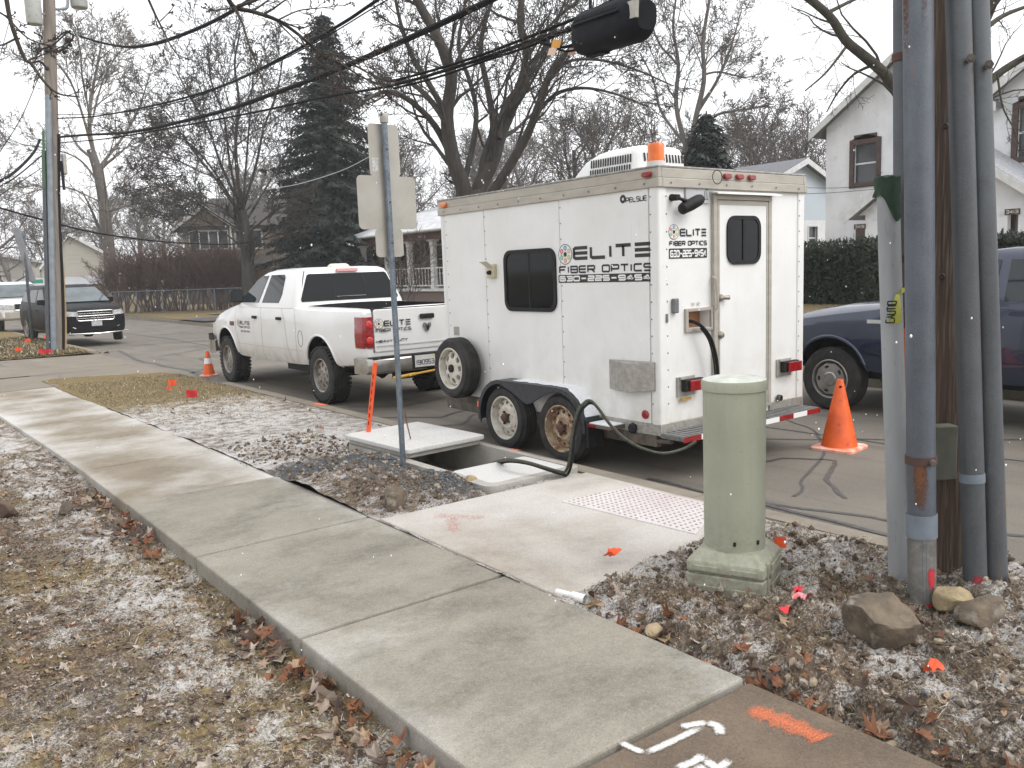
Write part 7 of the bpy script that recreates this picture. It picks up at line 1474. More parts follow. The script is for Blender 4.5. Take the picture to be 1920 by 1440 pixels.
for k in range(7): a = rng.uniform(0, 6.28); branch(rng, np.array([0, 0, -.1]), nrm(np.array([math.cos(a)*.3, math.sin(a)*.3, 1])), 2.6, .03, 1, cfg(seg=[6, 6, 5, 4, 3], rmin=.006, kids=[8, 7, 5, 3], t0=[.2, .3, .15, .1], ang=[.5, .6, .7, .7], len=[.5, .5, .5, .5]), out)
t = thing('shrub', 'tall thin leafless shrub in front of the white porch', 'shrub', (p[0], p[1], 0)); link(bpy.data.objects.new('stems', limbs_mesh('stems', out, BARKF, (6, 4, 3, 3, 3))), t)
# ------------------------------------------------------------------ chain link fence
fn = thing('chain_link_fence', 'grey chain link fence in front of the brown shrubs', 'fence'); f0, f1 = at(212, 585, 51), at(455, 575, 46)
f0[2] = f1[2] = 0; n = 5
for k in range(n+1):
    q_ = f0+(f1-f0)*k/n; b = MB(); b.cyl(q_, q_+np.array([0, 0, 1.22]), .028, .028, 8); b.build('post', GALV, fn)
b = MB(); b.tube([f0+np.array([0, 0, 1.2]), f1+np.array([0, 0, 1.2])], .02, 6); b.build('top_rail', GALV, fn)
b = MB(); L = np.linalg.norm(f1-f0); d = (f1-f0)/L; nn = np.array([-d[1], d[0], 0]); k = -1.2
while k < L:
    for s_ in (1, -1):
        a_, c_ = (k, 0), (k+1.18, 1.18)
        if s_ < 0: a_, c_ = (k, 1.18), (k+1.18, 0)
        t0_ = max(0, -a_[0]/1.18); t1_ = min(1, (L-a_[0])/1.18)
        if t1_ > t0_:
            P = [f0+d*(a_[0]+1.18*t_)+np.array([0, 0, a_[1]+(c_[1]-a_[1])*t_])+nn*.01*s_ for t_ in (t0_, t1_)]; b.tube(P, .003, 3, cap=False)
    k += .11
o = b.build('mesh', GALV, fn, 0, fix=False); o['kind'] = 'stuff'
# ================================================================== houses
def wallh(b, fn, a0, a1, z0, z1, holes, t=.18, mi=0):
    """wall in plane coords (a,z) with rectangular openings and reveals; fn(a,z,depth)->xyz"""
    A = sorted({a0, a1, *[h[0] for h in holes], *[h[1] for h in holes]}); Z = sorted({z0, z1, *[h[2] for h in holes], *[h[3] for h in holes]})
    for i in range(len(A)-1):
        for j in range(len(Z)-1):
            ca, cz = (A[i]+A[i+1])/2, (Z[j]+Z[j+1])/2
            if any(h[0] < ca < h[1] and h[2] < cz < h[3] for h in holes): continue
            b.add([fn(A[i], Z[j], 0), fn(A[i+1], Z[j], 0), fn(A[i+1], Z[j+1], 0), fn(A[i], Z[j+1], 0)], [(0, 1, 2, 3)], mi)
    for h0, h1, h2, h3 in holes:
        V = [(h0, h2), (h1, h2), (h1, h3), (h0, h3)]; b.add([fn(a, z, 0) for a, z in V]+[fn(a, z, t) for a, z in V], [(i, (i+1) % 4, 4+(i+1) % 4, 4+i) for i in range(4)], mi)
def win(root, fn, a0, a1, z0, z1, mf, mp, fw=.09, proud=.03, sash=True, head=0, mull=0):
    b = MB(); 
    for q in ((a0-fw, a0, z0-fw, z1+fw), (a1, a1+fw, z0-fw, z1+fw), (a0, a1, z1, z1+fw+head), (a0, a1, z0-fw, z0)): b.prism([(q[0], q[2]), (q[1], q[2]), (q[1], q[3]), (q[0], q[3])], fn, -proud, .03)
    if head: b.prism([(a0-fw, z1+fw+.001), (a1+fw, z1+fw+.001), ((a0+a1)/2, z1+fw+head)], fn, -proud, .03)
    w_ = b.build('window', mf, root, 0)
    b = MB(); b.prism([(a0, z0), (a1, z0), (a1, z1), (a0, z1)], fn, .09, .11); b.build('pane', mp, w_, 0)
    if sash: b = MB(); zm = (z0+z1)/2; b.prism([(a0, zm-.025), (a1, zm-.025), (a1, zm+.025), (a0, zm+.025)], fn, .06, .085); b.build('sash_rail', mf if mull else TRIMW, w_, 0)
    for k in range(mull):
        am = a0+(a1-a0)*(k+1)/(mull+1); b = MB(); b.prism([(am-.035, z0), (am+.035, z0), (am+.035, z1), (am-.035, z1)], fn, .04, .085); b.build('mullion', TRIMW, w_, 0)
    return w_
def gable_roof(root, fn_pt, ya, yb, yp, ze, zp, x0, x1, over, m, thick=.14, trim=TRIMW, name='roof'):
    """two slabs meeting at ridge (a=yp) running in depth x0..x1; fn_pt(a,z,x)"""
    for ye in (ya, yb):
        s = (zp-ze)/(abs(yp-ye)); yo = ye+math.copysign(over, ye-yp); zo = ze-s*over
        b = MB(); V = [(yp, zp), (yo, zo), (yo, zo+thick), (yp, zp+thick)]; b.add([fn_pt(a, z, x0) for a, z in V]+[fn_pt(a, z, x1) for a, z in V], [(0, 1, 2, 3), (4, 7, 6, 5), (0, 4, 5, 1), (1, 5, 6, 2), (2, 6, 7, 3), (3, 7, 4, 0)]); rf = b.build(name, m, root, 0)
        b = MB(); V = [(yp, zp-.10), (yo, zo-.10), (yo, zo+thick-.02), (yp, zp+thick-.02)]; b.add([fn_pt(a, z, x0-.03) for a, z in V]+[fn_pt(a, z, x0-.002) for a, z in V], [(0, 1, 2, 3), (4, 7, 6, 5), (0, 4, 5, 1), (1, 5, 6, 2), (2, 6, 7, 3), (3, 7, 4, 0)]); b.build('barge_board', trim, rf, 0)
# white stucco house: street front in plane X = 24
XF = 24.0; hw = thing('white_house', 'white stucco house with twin gables and brown window frames at right', 'house', (XF, 9.0, 0)); oy = 9.0
fx = lambda a, z, t: (t, a-oy, z)                      # plane coords: a = world Y
gp = lambda a, z, x: (x, a-oy, z)
A1 = at(1549, 300, X=XF)[1]; PK = at(1692, 104, X=XF); EV = at(1527, 262, X=XF); half = A1-PK[1]; zE = at(1549, 240, X=XF)[2]; zP = PK[2]; A0 = PK[1]-half
w0, w1 = at(1650, 350, X=XF)[1], at(1594, 350, X=XF)[1]
wz0, wz1 = at(1622, 348, X=XF)[2], at(1622, 262, X=XF)[2]
v0, v1 = at(1960, 300, X=XF)[1], at(1897, 300, X=XF)[1]; vz0, vz1 = at(1910, 302, X=XF)[2], at(1910, 196, X=XF)[2]
B1 = A0; B0 = B1-2*half
b = MB(); wallh(b, fx, A0, A1, .2, zE, [(w0+.12, w1-.12, wz0+.1, min(wz1-.12, zE-.01))]); b.add([fx(A0, zE, 0), fx(A1, zE, 0), fx(PK[1], zP, 0)], [(0, 1, 2)]); b.add([fx(A1, .2, 0), fx(A1, zE, 0), fx(A1, zE, 9), fx(A1, .2, 9)], [(0, 1, 2, 3)]); b.build('wall', STUCCO, hw, 0)
win(hw, fx, w0+.12, w1-.12, wz0+.1, min(wz1-.12, zE-.01), WOODD, PANE, .14, .04, head=.14)
b = MB(); wallh(b, fx, B0, B1, .2, zE, [(v0+.12, v1-.12, vz0+.1, min(vz1-.1, zE-.01))]); b.add([fx(B0, zE, 0), fx(B1, zE, 0), fx((B0+B1)/2, zP, 0)], [(0, 1, 2)]); b.add([fx(B0, .2, 0), fx(B0, zE, 0), fx(B0, zE, 9), fx(B0, .2, 9)], [(0, 1, 2, 3)]); b.build('wall', STUCCO, hw, 0)
win(hw, fx, v0+.12, v1-.12, vz0+.1, min(vz1-.1, zE-.01), WOODD, PANE, .14, .04, head=.14)
gable_roof(hw, gp, A0+.02, A1, PK[1], zE, zP, -.35, 9, .38, SHINGLE); gable_roof(hw, gp, B0, B1-.02, (B0+B1)/2, zE, zP, -.34, 9, .38, SHINGLE)
# porch with low gable
XP = 22.2; fp = lambda a, z, t: (XP-XF+t, a-oy, z); pe_ = at(1603, 405, X=XP); pk_ = at(1772, 262, X=XP); ph = pe_[1]-pk_[1]; pr_ = pk_[1]-ph
q0 = at(1622, 440, X=XP)[1]; b = MB(); wallh(b, fp, pr_+.35, q0, .2, pe_[2], [(at(1908, 440, X=XP)[1], at(1888, 440, X=XP)[1], .3, pe_[2]-.25)]); b.add([fp(pr_, pe_[2], 0), fp(pe_[1]-.1, pe_[2], 0), fp(pk_[1], pk_[2]-.05, 0)], [(0, 1, 2)]); b.add([fp(q0, .2, 0), fp(q0, pe_[2], 0), fp(q0, pe_[2], 1.8), fp(q0, .2, 1.8)], [(0, 1, 2, 3)]); b.build('porch_wall', STUCCO, hw, 0)
gable_roof(hw, lambda a, z, x: (XP-XF+x, a-oy, z), pr_, pe_[1], pk_[1], pe_[2], pk_[2], -.3, 1.8, .15, SHINGLES, name='porch_roof')
NUM = mat('number_white', (.6, .58, .52), None)
for a0_, a1_, nm in ((at(1624, 430, X=23.9)[1], at(1606, 430, X=23.9)[1], '3419'), (at(1905, 430, X=22.6)[1], at(1889, 430, X=22.6)[1], '3413')):
    d_ = 1.7-.03 if nm == '3419' else .35; b = MB(); b.prism([(a0_, .3), (a1_, .3), (a1_, 2.55), (a0_, 2.55)], fp, d_-.02, d_+.05); dr_ = b.build('door', WOODD, hw, 0)
    c_ = at(1612 if nm == '3419' else 1898, 425 if nm == '3419' else 397, X=XP-.02); yc = c_[1]-oy; b = MB(); b.box(XP-XF-.03, XP-XF-.005, yc-.17, yc+.17, c_[2]-.07, c_[2]+.07); nb = b.build('number_board', WOODD, hw, 0)
    b = MB(); text(b, nm, (XP-XF-.032, yc+.14, c_[2]-.04), (0, -1, 0), (0, 0, 1), .07, .08, .014, .3, total=.28); b.build('lettering', NUM, nb, 0, fix=False)
b = MB(); b.box(-3.2, -1.85, B0-oy, A1-oy+.3, .2, .95); b.build('porch_step', CDRV, hw, 0, bevel=.03)
# blue-grey house behind the trailer
BS = mat('pale_blue_siding', (.52, .58, .63), (.46, .52, .57), 4, .7, st=(14, 14, .3), bmp=.3, bscale=6)
pk2 = at(1502, 304, D=36); hb = thing('blue_grey_house', 'small pale blue gabled house between the trailer and white house', 'house', (pk2[0], pk2[1], 0)); zp2 = pk2[2]; ze2 = at(1548, 366, D=36)[2]; hx_ = 3.4
gb = lambda a, z, t: (a, t, z); b = MB(); sp_ = at(1520, 412, D=36)[2]
wallh(b, gb, -hx_, hx_, .2, sp_, [(.55, 1.15, sp_-1.15, sp_-.25)]); b.build('lower_wall', STUCCO, hb, 0); win(hb, gb, .55, 1.15, sp_-1.15, sp_-.25, TRIMW, PANE, .05)
b = MB(); wallh(b, gb, -hx_, hx_, sp_, ze2, []); b.add([gb(-hx_, ze2, 0), gb(hx_, ze2, 0), gb(0, zp2, 0)], [(0, 1, 2)]); b.add([gb(-hx_, .2, 0), gb(-hx_, ze2, 0), gb(-hx_, ze2, 8), gb(-hx_, .2, 8)], [(0, 1, 2, 3)]); b.build('wall', BS, hb, 0)
gable_roof(hb, lambda a, z, x: (a, x, z), -hx_, hx_, 0, ze2, zp2, -.3, 8, .35, SHINGLE)
# house with white columned porch
XQ = at(812, 540, 38)[0]; hp_ = thing('porch_house', 'brick house with white columned porch behind the sign post', 'house', (XQ, 33, 0)); yo_ = 33
BRICK, _nt, _b = newmat('red_brown_brick'); _bt = N(_nt, 'ShaderNodeTexBrick', Scale=5); _bt.inputs['Color1'].default_value = (.15, .062, .042, 1); _bt.inputs['Color2'].default_value = (.11, .048, .035, 1); _bt.inputs['Mortar'].default_value = (.17, .13, .11, 1); _v = coords(_nt); _mp = N(_nt, 'ShaderNodeMapping'); _mp.inputs['Rotation'].default_value = (R(90), 0, R(90)); _nt.links.new(_v, _mp.inputs[0]); _nt.links.new(_mp.outputs[0], _bt.inputs[0]); _nt.links.new(_bt.outputs[0], _b.inputs['Base Color']); _b.inputs['Roughness'].default_value = .9
def PY(px, py): q_ = at(px, py, X=XQ); return q_[1]-yo_, q_[2]
ys_ = [PY(x, 500)[0] for x in (678, 722, 764, 808, 862)]; zf = PY(808, 541)[1]; zc = PY(808, 449)[1]; yL, yR = ys_[0]+.3, ys_[-1]-.6
b = MB(); b.box(0, 2.4, yR, yL, -.2, zf-.12); b.build('porch_base', BRICK, hp_, 0)
b = MB(); b.box(-.12, 2.4, yR, yL+.05, zf-.12, zf); b.build('porch_floor', TRIMW, hp_, 0)
for y in ys_:
    b = MB(); b.box(.02, .30, y-.14, y+.14, zf, zf+.12); b.loft([[(.16+x, y+c, z) for x, c in rrect(-r_, r_, -r_, r_, .02, 2)] for z, r_ in ((zf+.12, .125), (zc-.28, .11), (zc-.26, .13), (zc-.10, .13), (zc-.06, .20), (zc, .22))]); b.build('column', TRIMW, hp_, 30)
for i in range(len(ys_)-1):
    ya_, yb_ = ys_[i+1]+.14, ys_[i]-.14
    for zz in (zf+.10, zf+.88): b = MB(); b.box(.12, .18, ya_, yb_, zz, zz+.06); b.build('rail', TRIMW, hp_, 0)
    nb_ = int((yb_-ya_)/.13)
    for k in range(nb_): b = MB(); y = ya_+(k+.5)*(yb_-ya_)/nb_; b.box(.135, .165, y-.014, y+.014, zf+.16, zf+.88); b.build('baluster', WOODD if k % 2 else TRIMW, hp_, 0)
b = MB(); b.box(-.1, 2.4, yR, yL+.1, zc, zc+.32); b.build('beam', mat('brown_beam', (.11, .06, .05), (.08, .045, .04), 6, .7), hp_, 0)
b = MB(); e = .45; b.add([(-e, yR-e, zc+.32), (-e, yL+e, zc+.32), (2.6, yL+e, zc+.32), (2.6, yR-e, zc+.32), (2.6, yL-1.2, zc+1.55), (2.6, yR+1.2, zc+1.55), (-e, yR-e, zc+.44), (-e, yL+e, zc+.44), (2.6, yL+e, zc+.44)], [(0, 1, 2, 3), (6, 7, 4, 5), (7, 8, 4), (0, 6, 7, 1), (1, 7, 8, 2)]); b.build('porch_roof', mat('snowy_roof', (.62, .63, .65), (.45, .45, .47), 3, .8), hp_, 0)
b = MB(); b.tube([(-e-.05, yR-e, zc+.38), (-e-.05, yL+e+.05, zc+.38)], .06, 8); b.build('gutter', TRIMW, hp_)
fq = lambda a, z, t: (2.4+t, a, z); b = MB(); wallh(b, fq, yR-1, yL+.0, -.2, zc+1.3, [(-1.2, -.2, zf+.7, zf+2.0), (1.4, 2.4, zf+.7, zf+2.0)]); b.add([(2.4, yL, -.2), (2.4, yL, zc+1.3), (9, yL, zc+1.3), (9, yL, -.2)], [(0, 1, 2, 3)]); b.build('wall', BRICK, hp_, 0)
for a_ in (-1.2, 1.4): win(hp_, fq, a_, a_+1.0, zf+.7, zf+2.0, TRIMW, PANE, .08)
b = MB(); b.add([(1.9, yR-1.5, zc+1.28), (1.9, yL+.5, zc+1.28), (9.5, yL+.5, zc+1.28), (9.5, yR-1.5, zc+1.28), (5.5, yL-2, zc+2.3), (5.5, yR+1.2, zc+2.3)], [(0, 1, 4, 5), (1, 2, 4), (2, 3, 5, 4), (3, 0, 5), (0, 3, 2, 1)]); b.build('roof', SHINGLES, hp_, 0)
# brown house behind the shrub row
cB_ = at(392, 470, 64); hn = thing('brown_house', 'brown two storey house with front gable behind the vase-shaped tree', 'house', (cB_[0], cB_[1], 0), R(-18)); TAN = mat('tan_siding', (.135, .105, .078), (.10, .078, .058), 3, .8); BRN = mat('brown_shingles', (.055, .046, .042), (.038, .033, .030), 8, .9); f_b = lambda a, z, t: (a, t, z)
zz = lambda py: at(392, py, 64)[2]; b = MB(); wallh(b, f_b, -1.6, 7.5, -.2, zz(423), [(-1.2, 1.3, zz(466), zz(434)), (1.9, 3.6, zz(466), zz(434))]); b.add([f_b(-1.9, zz(423), -.02), f_b(1.6, zz(423), -.02), f_b(-.15, zz(388), -.02)], [(0, 1, 2)]); b.add([f_b(-1.6, -.2, 0), f_b(-1.6, zz(423), 0), f_b(-1.6, zz(423), 8), f_b(-1.6, -.2, 8)], [(0, 1, 2, 3)]); b.build('wall', TAN, hn, 0)
GTR = mat('grey_trim', (.34, .335, .32), (.27, .265, .25), 6, .7); win(hn, f_b, -1.2, 1.3, zz(466), zz(434), GTR, PANE, .08, .05, False, mull=3); win(hn, f_b, 1.9, 3.6, zz(466), zz(434), GTR, PANE, .12, .05, False, mull=1)
gable_roof(hn, lambda a, z, x: (a, x, z), -1.9, 1.6, -.15, zz(423), zz(388), -.3, 4, .4, BRN, .16, GTR, 'dormer_roof')
b = MB(); b.add([(-2.2, -.35, zz(424)), (8.2, -.35, zz(424)), (8.2, 8.5, zz(424)), (-2.2, 8.5, zz(424)), (.5, 4, zz(362)), (6.5, 4, zz(362))], [(0, 1, 5, 4), (1, 2, 5), (2, 3, 4, 5), (3, 0, 4), (0, 3, 2, 1)]); b.build('roof', BRN, hn, 0)
b = MB(); b.add([(-4.2, -1.6, zz(497)), (4.2, -1.6, zz(497)), (4.2, .05, zz(480)), (-4.2, .05, zz(480)), (-4.2, -1.6, zz(500)), (4.2, -1.6, zz(500)), (4.2, .05, zz(500)), (-4.2, .05, zz(500))], [(0, 1, 2, 3), (4, 7, 6, 5), (0, 4, 5, 1), (1, 5, 6, 2), (3, 2, 6, 7), (0, 3, 7, 4)]); b.build('porch_roof', BRN, hn, 0)
for x in (1.55, 6.9): b = MB(); b.tube([(x, -.1, zz(425)), (x, -.1, .0)], .06, 8); b.build('downspout', TRIMW, hn)
# distant cream house and low white house
for label, px, D, pkp, evp, basep, hwd, wins in (('cream gabled house far behind the black suv', 160, 88, 440, 500, 545, 3.6, ((-.3, .6, 518, 500), (2.0, 2.8, 515, 503))), ('low white house far behind the white suv', 35, 100, 478, 505, 545, 5.0, ((-2.5, -1.6, 530, 514), (.5, 1.4, 530, 514), (2.4, 3.3, 530, 514)))):
    c_ = at(px, 500, D); h_ = thing('far_house', label, 'house', (c_[0], c_[1], 0), R(-12)); zz_ = lambda py: at(px, py, D)[2]; CRM = bpy.data.materials.get('cream_siding') or mat('cream_siding', (.40, .375, .32), (.34, .32, .275), 3, .8, st=(.2, .2, 6))
    b = MB(); wallh(b, f_b, -hwd, hwd, -.2, zz_(evp), [(a_, e_, zz_(p0_), zz_(p1_)) for a_, e_, p0_, p1_ in wins if zz_(p1_) < zz_(evp)]); b.add([f_b(-hwd, zz_(evp), 0), f_b(hwd, zz_(evp), 0), f_b(-hwd*.3, zz_(pkp), 0)], [(0, 1, 2)]); b.build('wall', CRM, h_, 0)
    for a_, e_, p0_, p1_ in wins:
        if zz_(p1_) < zz_(evp): win(h_, f_b, a_, e_, zz_(p0_), zz_(p1_), TRIMW, PANE, .1, .05, True, mull=1)
    gable_roof(h_, lambda a, z, x: (a, x, z), -hwd, hwd, -hwd*.3, zz_(evp), zz_(pkp), -.3, 7, .3, SHINGLES, .2)
    b = MB(); b.add([(-hwd-.5, -2.2, zz_(evp+33)), (hwd+.5, -2.2, zz_(evp+33)), (hwd+.5, -.02, zz_(evp+18)), (-hwd-.5, -.02, zz_(evp+18))], [(0, 1, 2, 3)]); b.build('porch_roof', SHINGLES, h_, 0)
# ================================================================== ground litter
LEAFM = [mat('leaf_russet', (.21, .085, .035), (.13, .05, .025), 25, .75), mat('leaf_tan', (.34, .24, .155), (.25, .165, .10), 25, .8), mat('leaf_pale', (.36, .29, .235), (.27, .21, .165), 25, .8), mat('leaf_dark', (.085, .05, .035), (.05, .032, .025), 25, .85), mat('leaf_frosted', (.43, .375, .33), (.29, .235, .19), 60, .85), mat('leaf_brown', (.16, .105, .07), (.10, .066, .045), 25, .8)]
LO = [(0, -.5), (.10, -.32), (.38, -.42), (.30, -.18), (.55, -.02), (.28, .06), (.36, .34), (.13, .22), (0, .55), (-.13, .22), (-.36, .34), (-.28, .06), (-.55, -.02), (-.30, -.18), (-.38, -.42), (-.10, -.32)]
LO = np.array(LO); _rad = np.linalg.norm(LO, axis=1, keepdims=True); LO = LO/_rad*(.62*_rad+.38*.46)
def leaf_verts(rng, s, curl):
    P = LO*s*rng.uniform(.55, 1.2, (len(LO), 1))*rng.uniform(.6, 1.1, (1, 2)); c = curl*s; ph = rng.uniform(0, 6.28); cx, cy = math.cos(ph), math.sin(ph)
    u = P[:, 0]*cx+P[:, 1]*cy; z = c*(u/s)**2*4.2+rng.normal(0, .05*s, len(P)); return np.concatenate([np.column_stack([P, z]), [[0, 0, 0]]])
LF = np.array([(i, (i+1) % 16, 16) for i in range(16)])
rngL = np.random.default_rng(5); leafmesh = []
for v in range(10):
    for m_ in range(6): leafmesh.append(arrays('leaf', leaf_verts(rngL, .085*rngL.uniform(.8, 1.25), rngL.uniform(.15, .55)), LF, LEAFM[m_], False))
def put_leaf(x, y, z, parent, pal, tilt=.5, s=1.0):
    o = bpy.data.objects.new('leaf', leafmesh[rngL.integers(0, 10)*6+rngL.choice(pal)]); link(o, parent); o.location = (x, y, z); o.rotation_euler = (rngL.normal(0, tilt), rngL.normal(0, tilt), rngL.uniform(0, 6.28)); k = s*rngL.uniform(.75, 1.25); o.scale = (k, k, k)
lawn = bpy.data.objects['lawn']; pk_w = bpy.data.objects['parkway']
for k in range(250):   # drift of leaves against the slab edge
    y = 1.3+6.0*rngL.random()**1.15; e = abs(rngL.normal(0, .085))+.02
    if vnoise(y*2.1, .3, 9) < .22: continue
    x = 1.40+SWX(y)-e; put_leaf(x, y, float(h_lawn(np.array(x), np.array(y)))+.03+.03*rngL.random(), lawn, [0, 0, 5, 1, 3, 2], .55, 1.05)
for k in range(50):
    x, y = rngL.uniform(-1.6, 1.1), rngL.uniform(1.4, 7.5); put_leaf(x, y, float(h_lawn(np.array(x), np.array(y)))+.018, lawn, [1, 2, 4, 4, 5, 3], .3)
for k in range(60):
    y = rngL.uniform(.9, 3.0); x = 2.60+abs(rngL.normal(0, .10)); put_leaf(x, y, float(h_park(np.array(x), np.array(y)))+.03, pk_w, [0, 0, 3, 5, 1], .6, 1.05)
for k in range(60):
    x, y = rngL.uniform(2.7, 4.35), rngL.uniform(.9, 12); 
    if 2.9 < y < 7.2: continue
    put_leaf(x, y, float(h_park(np.array(x), np.array(y)))+.02, pk_w, [0, 3, 5, 1], .4, .9)
def scatter_leaves(name, parent, n, xf, yf, hf, seed, smin=.03, smax=.075, wts=(1, 2, 2, 2, 3, 3), tilt=.35, dz=.012, label=None):
    r = np.random.default_rng(seed); x = xf(r, n); y = yf(r, n); z = hf(x, y)+dz; s = r.uniform(smin, smax, n); L = np.broadcast_to(LO, (n, 16, 2))*s[:, None, None]*r.uniform(.35, 1.25, (n, 16, 1))*r.uniform(.5, 1.1, (n, 1, 2)); ph = r.uniform(0, 6.28, n); u = L[..., 0]*np.cos(ph)[:, None]+L[..., 1]*np.sin(ph)[:, None]
    zz_ = r.uniform(.1, .5, n)[:, None]*2.2*u*u/s[:, None]+r.normal(0, .06, (n, 16))*s[:, None]; P = np.concatenate([np.concatenate([L, zz_[..., None]], 2), np.zeros((n, 1, 3))], 1)
    a = r.uniform(0, 6.28, n); tx, ty = r.normal(0, tilt, n), r.normal(0, tilt, n); ca, sa = np.cos(a)[:, None], np.sin(a)[:, None]; X = P[..., 0]*ca-P[..., 1]*sa; Y = P[..., 0]*sa+P[..., 1]*ca; Z = P[..., 2]+X*np.tan(np.clip(tx, -1, 1))[:, None]+Y*np.tan(np.clip(ty, -1, 1))[:, None]
    V = np.stack([X+x[:, None], Y+y[:, None], Z+z[:, None]], -1).reshape(-1, 3); F = (LF[None]+(np.arange(n)*17)[:, None, None]).reshape(-1, 3); w_ = np.array(wts, float); mi = np.repeat(r.choice(6, n, p=w_/w_.sum()), 16)
    o = link(bpy.data.objects.new(name, arrays(name, V, F, LEAFM, False, mi)), parent); o['kind'] = 'stuff'; return o
scatter_leaves('leaf_litter', lawn, 15000, lambda r, n: 1.36-4.2*r.random(n)**1.25, lambda r, n: 1.0+8.5*r.random(n)**1.35, h_lawn, 1, .015, .055, (1.3, 2, 1.2, 3, 3.4, 4), .25, .004)
scatter_leaves('leaf_litter', pk_w, 700, lambda r, n: 2.62+1.75*r.random(n)**1.4, lambda r, n: .7+2.2*r.random(n), h_park, 2, .02, .05, (2, 1, 1, 3, 1, 4))
# dead grass
GRM = [mat('dead_grass_tan', (.27, .20, .105), None, rough=.9), mat('dead_grass_olive', (.145, .12, .055), None, rough=.9), mat('dead_grass_frost', (.50, .47, .42), None, rough=.9), mat('dead_grass_dark', (.075, .058, .036), None, rough=.95)]
def grass(name, parent, n, xf, yf, hf, keep, seed, wts, Lr=(.03, .08), wd=.0022, flat=.35):
    r = np.random.default_rng(seed); x = xf(r, n); y = yf(r, n); k = keep(x, y, r); x, y = x[k], y[k]; n = len(x); z = hf(x, y)-.004; a = r.uniform(0, 6.28, n); L = r.uniform(*Lr, n); up = np.clip(r.normal(flat, .25, n), .05, 1.2)
    d = np.stack([np.cos(a)*np.cos(up), np.sin(a)*np.cos(up), np.sin(up)], 1)*L[:, None]; s = np.stack([-np.sin(a), np.cos(a), np.zeros(n)], 1)*wd*(1+y[:, None]*.12); p = np.stack([x, y, z], 1); mid = p+d*.55+np.array([0, 0, .006])
    V = np.stack([p-s, p+s, mid+s*.8, mid-s*.8, p+d], 1).reshape(-1, 3); b0 = np.arange(n)*5; F = np.concatenate([np.stack([b0, b0+1, b0+2], 1), np.stack([b0, b0+2, b0+3], 1), np.stack([b0+3, b0+2, b0+4], 1)]); w_ = np.array(wts, float); mi = np.tile(r.choice(4, n, p=w_/w_.sum()), 3)
    o = link(bpy.data.objects.new(name, arrays(name, V, F, GRM, False, mi)), parent); o['kind'] = 'stuff'; return o
grass('dead_grass', lawn, 70000, lambda r, n: 1.38-4.5*r.random(n)**1.2, lambda r, n: .9+9*r.random(n)**1.3, h_lawn, lambda x, y, r: r.random(len(x)) < .25+.75*(fbm(x*1.5, y*1.5, 62) > .47), 3, (4, 3, 1, 4), (.02, .055), .0013, .10)
grass('dead_grass', pk_w, 42000, lambda r, n: r.uniform(2.5, 4.4, n), lambda r, n: np.where(r.random(n) < .55, r.uniform(7.6, 15.5, n), r.uniform(.8, 3.1, n)), h_park, lambda x, y, r: (x > 2.62+SWX(y)) & (~in_poly(x, y, PAD)) & (y < 15.6+(4.4-x)*.45) & (r.random(len(x)) < np.where(y > 5, .15+.85*sstep(8.5, 12.5, y), .25+.6*(fbm(x*2, y*2, 66) > .5))), 4, (4, 3, .8, 2), (.02, .06), .0014, .15)
isl = bpy.data.objects['grass_strip']
grass('dead_grass', isl, 30000, lambda r, n: r.uniform(-.5, 4.2, n), lambda r, n: 22.2+9*r.random(n)**1.5, h_isl, lambda x, y, r: np.ones(len(x), bool), 6, (4, 4, 1, 1), (.05, .11), .003, .6)
# soil clods and gravel
def ico():
    bm = bmesh.new(); bmesh.ops.create_icosphere(bm, subdivisions=1, radius=1); V = np.array([v.co[:] for v in bm.verts]); F = np.array([[v.index for v in f.verts] for f in bm.faces]); bm.free(); return V, F
IV, IF = ico()
CLOD = [mat('soil_clod', (.125, .088, .058), (.062, .044, .030), 40, .95, bmp=.6, bscale=120), mat('frosted_clod', (.40, .35, .30), (.17, .135, .10), 50, .95, bmp=.5, bscale=120), mat('grey_gravel', (.13, .14, .15), (.07, .075, .08), 40, .9), mat('pale_clod', (.34, .28, .20), (.24, .19, .13), 40, .95)]
def clods(name, parent, n, xf, yf, hf, seed, smin, smax, wts, keep=None):
    r = np.random.default_rng(seed); x = xf(r, n); y = yf(r, n)
    if keep is not None: k = keep(x, y); x, y = x[k], y[k]; n = len(x)
    s = smin+(smax-smin)*r.random(n)**5; z = hf(x, y)+s*.15; V = IV[None]*r.uniform(.6, 1.25, (n, len(IV), 1))*s[:, None, None]*r.uniform(.6, 1.1, (n, 1, 3)); V = V+np.stack([x, y, z], 1)[:, None]; F = (IF[None]+(np.arange(n)*len(IV))[:, None, None]).reshape(-1, 3); w_ = np.array(wts, float)
    o = link(bpy.data.objects.new(name, arrays(name, V.reshape(-1, 3), F, CLOD, False, np.repeat(r.choice(4, n, p=w_/w_.sum()), len(IF)))), parent); o['kind'] = 'stuff'; return o
npad = lambda x, y: (~in_poly(x, y, PAD)) & ~((x > 3.46) & (x < 4.42) & (y > 4.86) & (y < 7.2))
clods('soil_clods', pk_w, 3800, lambda r, n: r.uniform(2.62, 4.38, n), lambda r, n: .6+2.5*r.random(n), h_park, 11, .003, .028, (6, 4, .1, .4), npad)
clods('gravel', pk_w, 2800, lambda r, n: np.where(r.random(n) < .5, r.normal(3.25, .16, n), r.normal(3.36, .13, n)), lambda r, n: np.where(r.random(n) < .55, r.normal(6.25, .25, n), r.normal(5.2, .12, n)), h_park, 12, .004, .020, (1, .5, 5, .3), npad)
clods('soil_clods', pk_w, 3500, lambda r, n: r.uniform(2.6, 3.6, n), lambda r, n: r.uniform(4.9, 8.2, n), h_park, 13, .003, .03, (5, 3, 2, .5), npad)
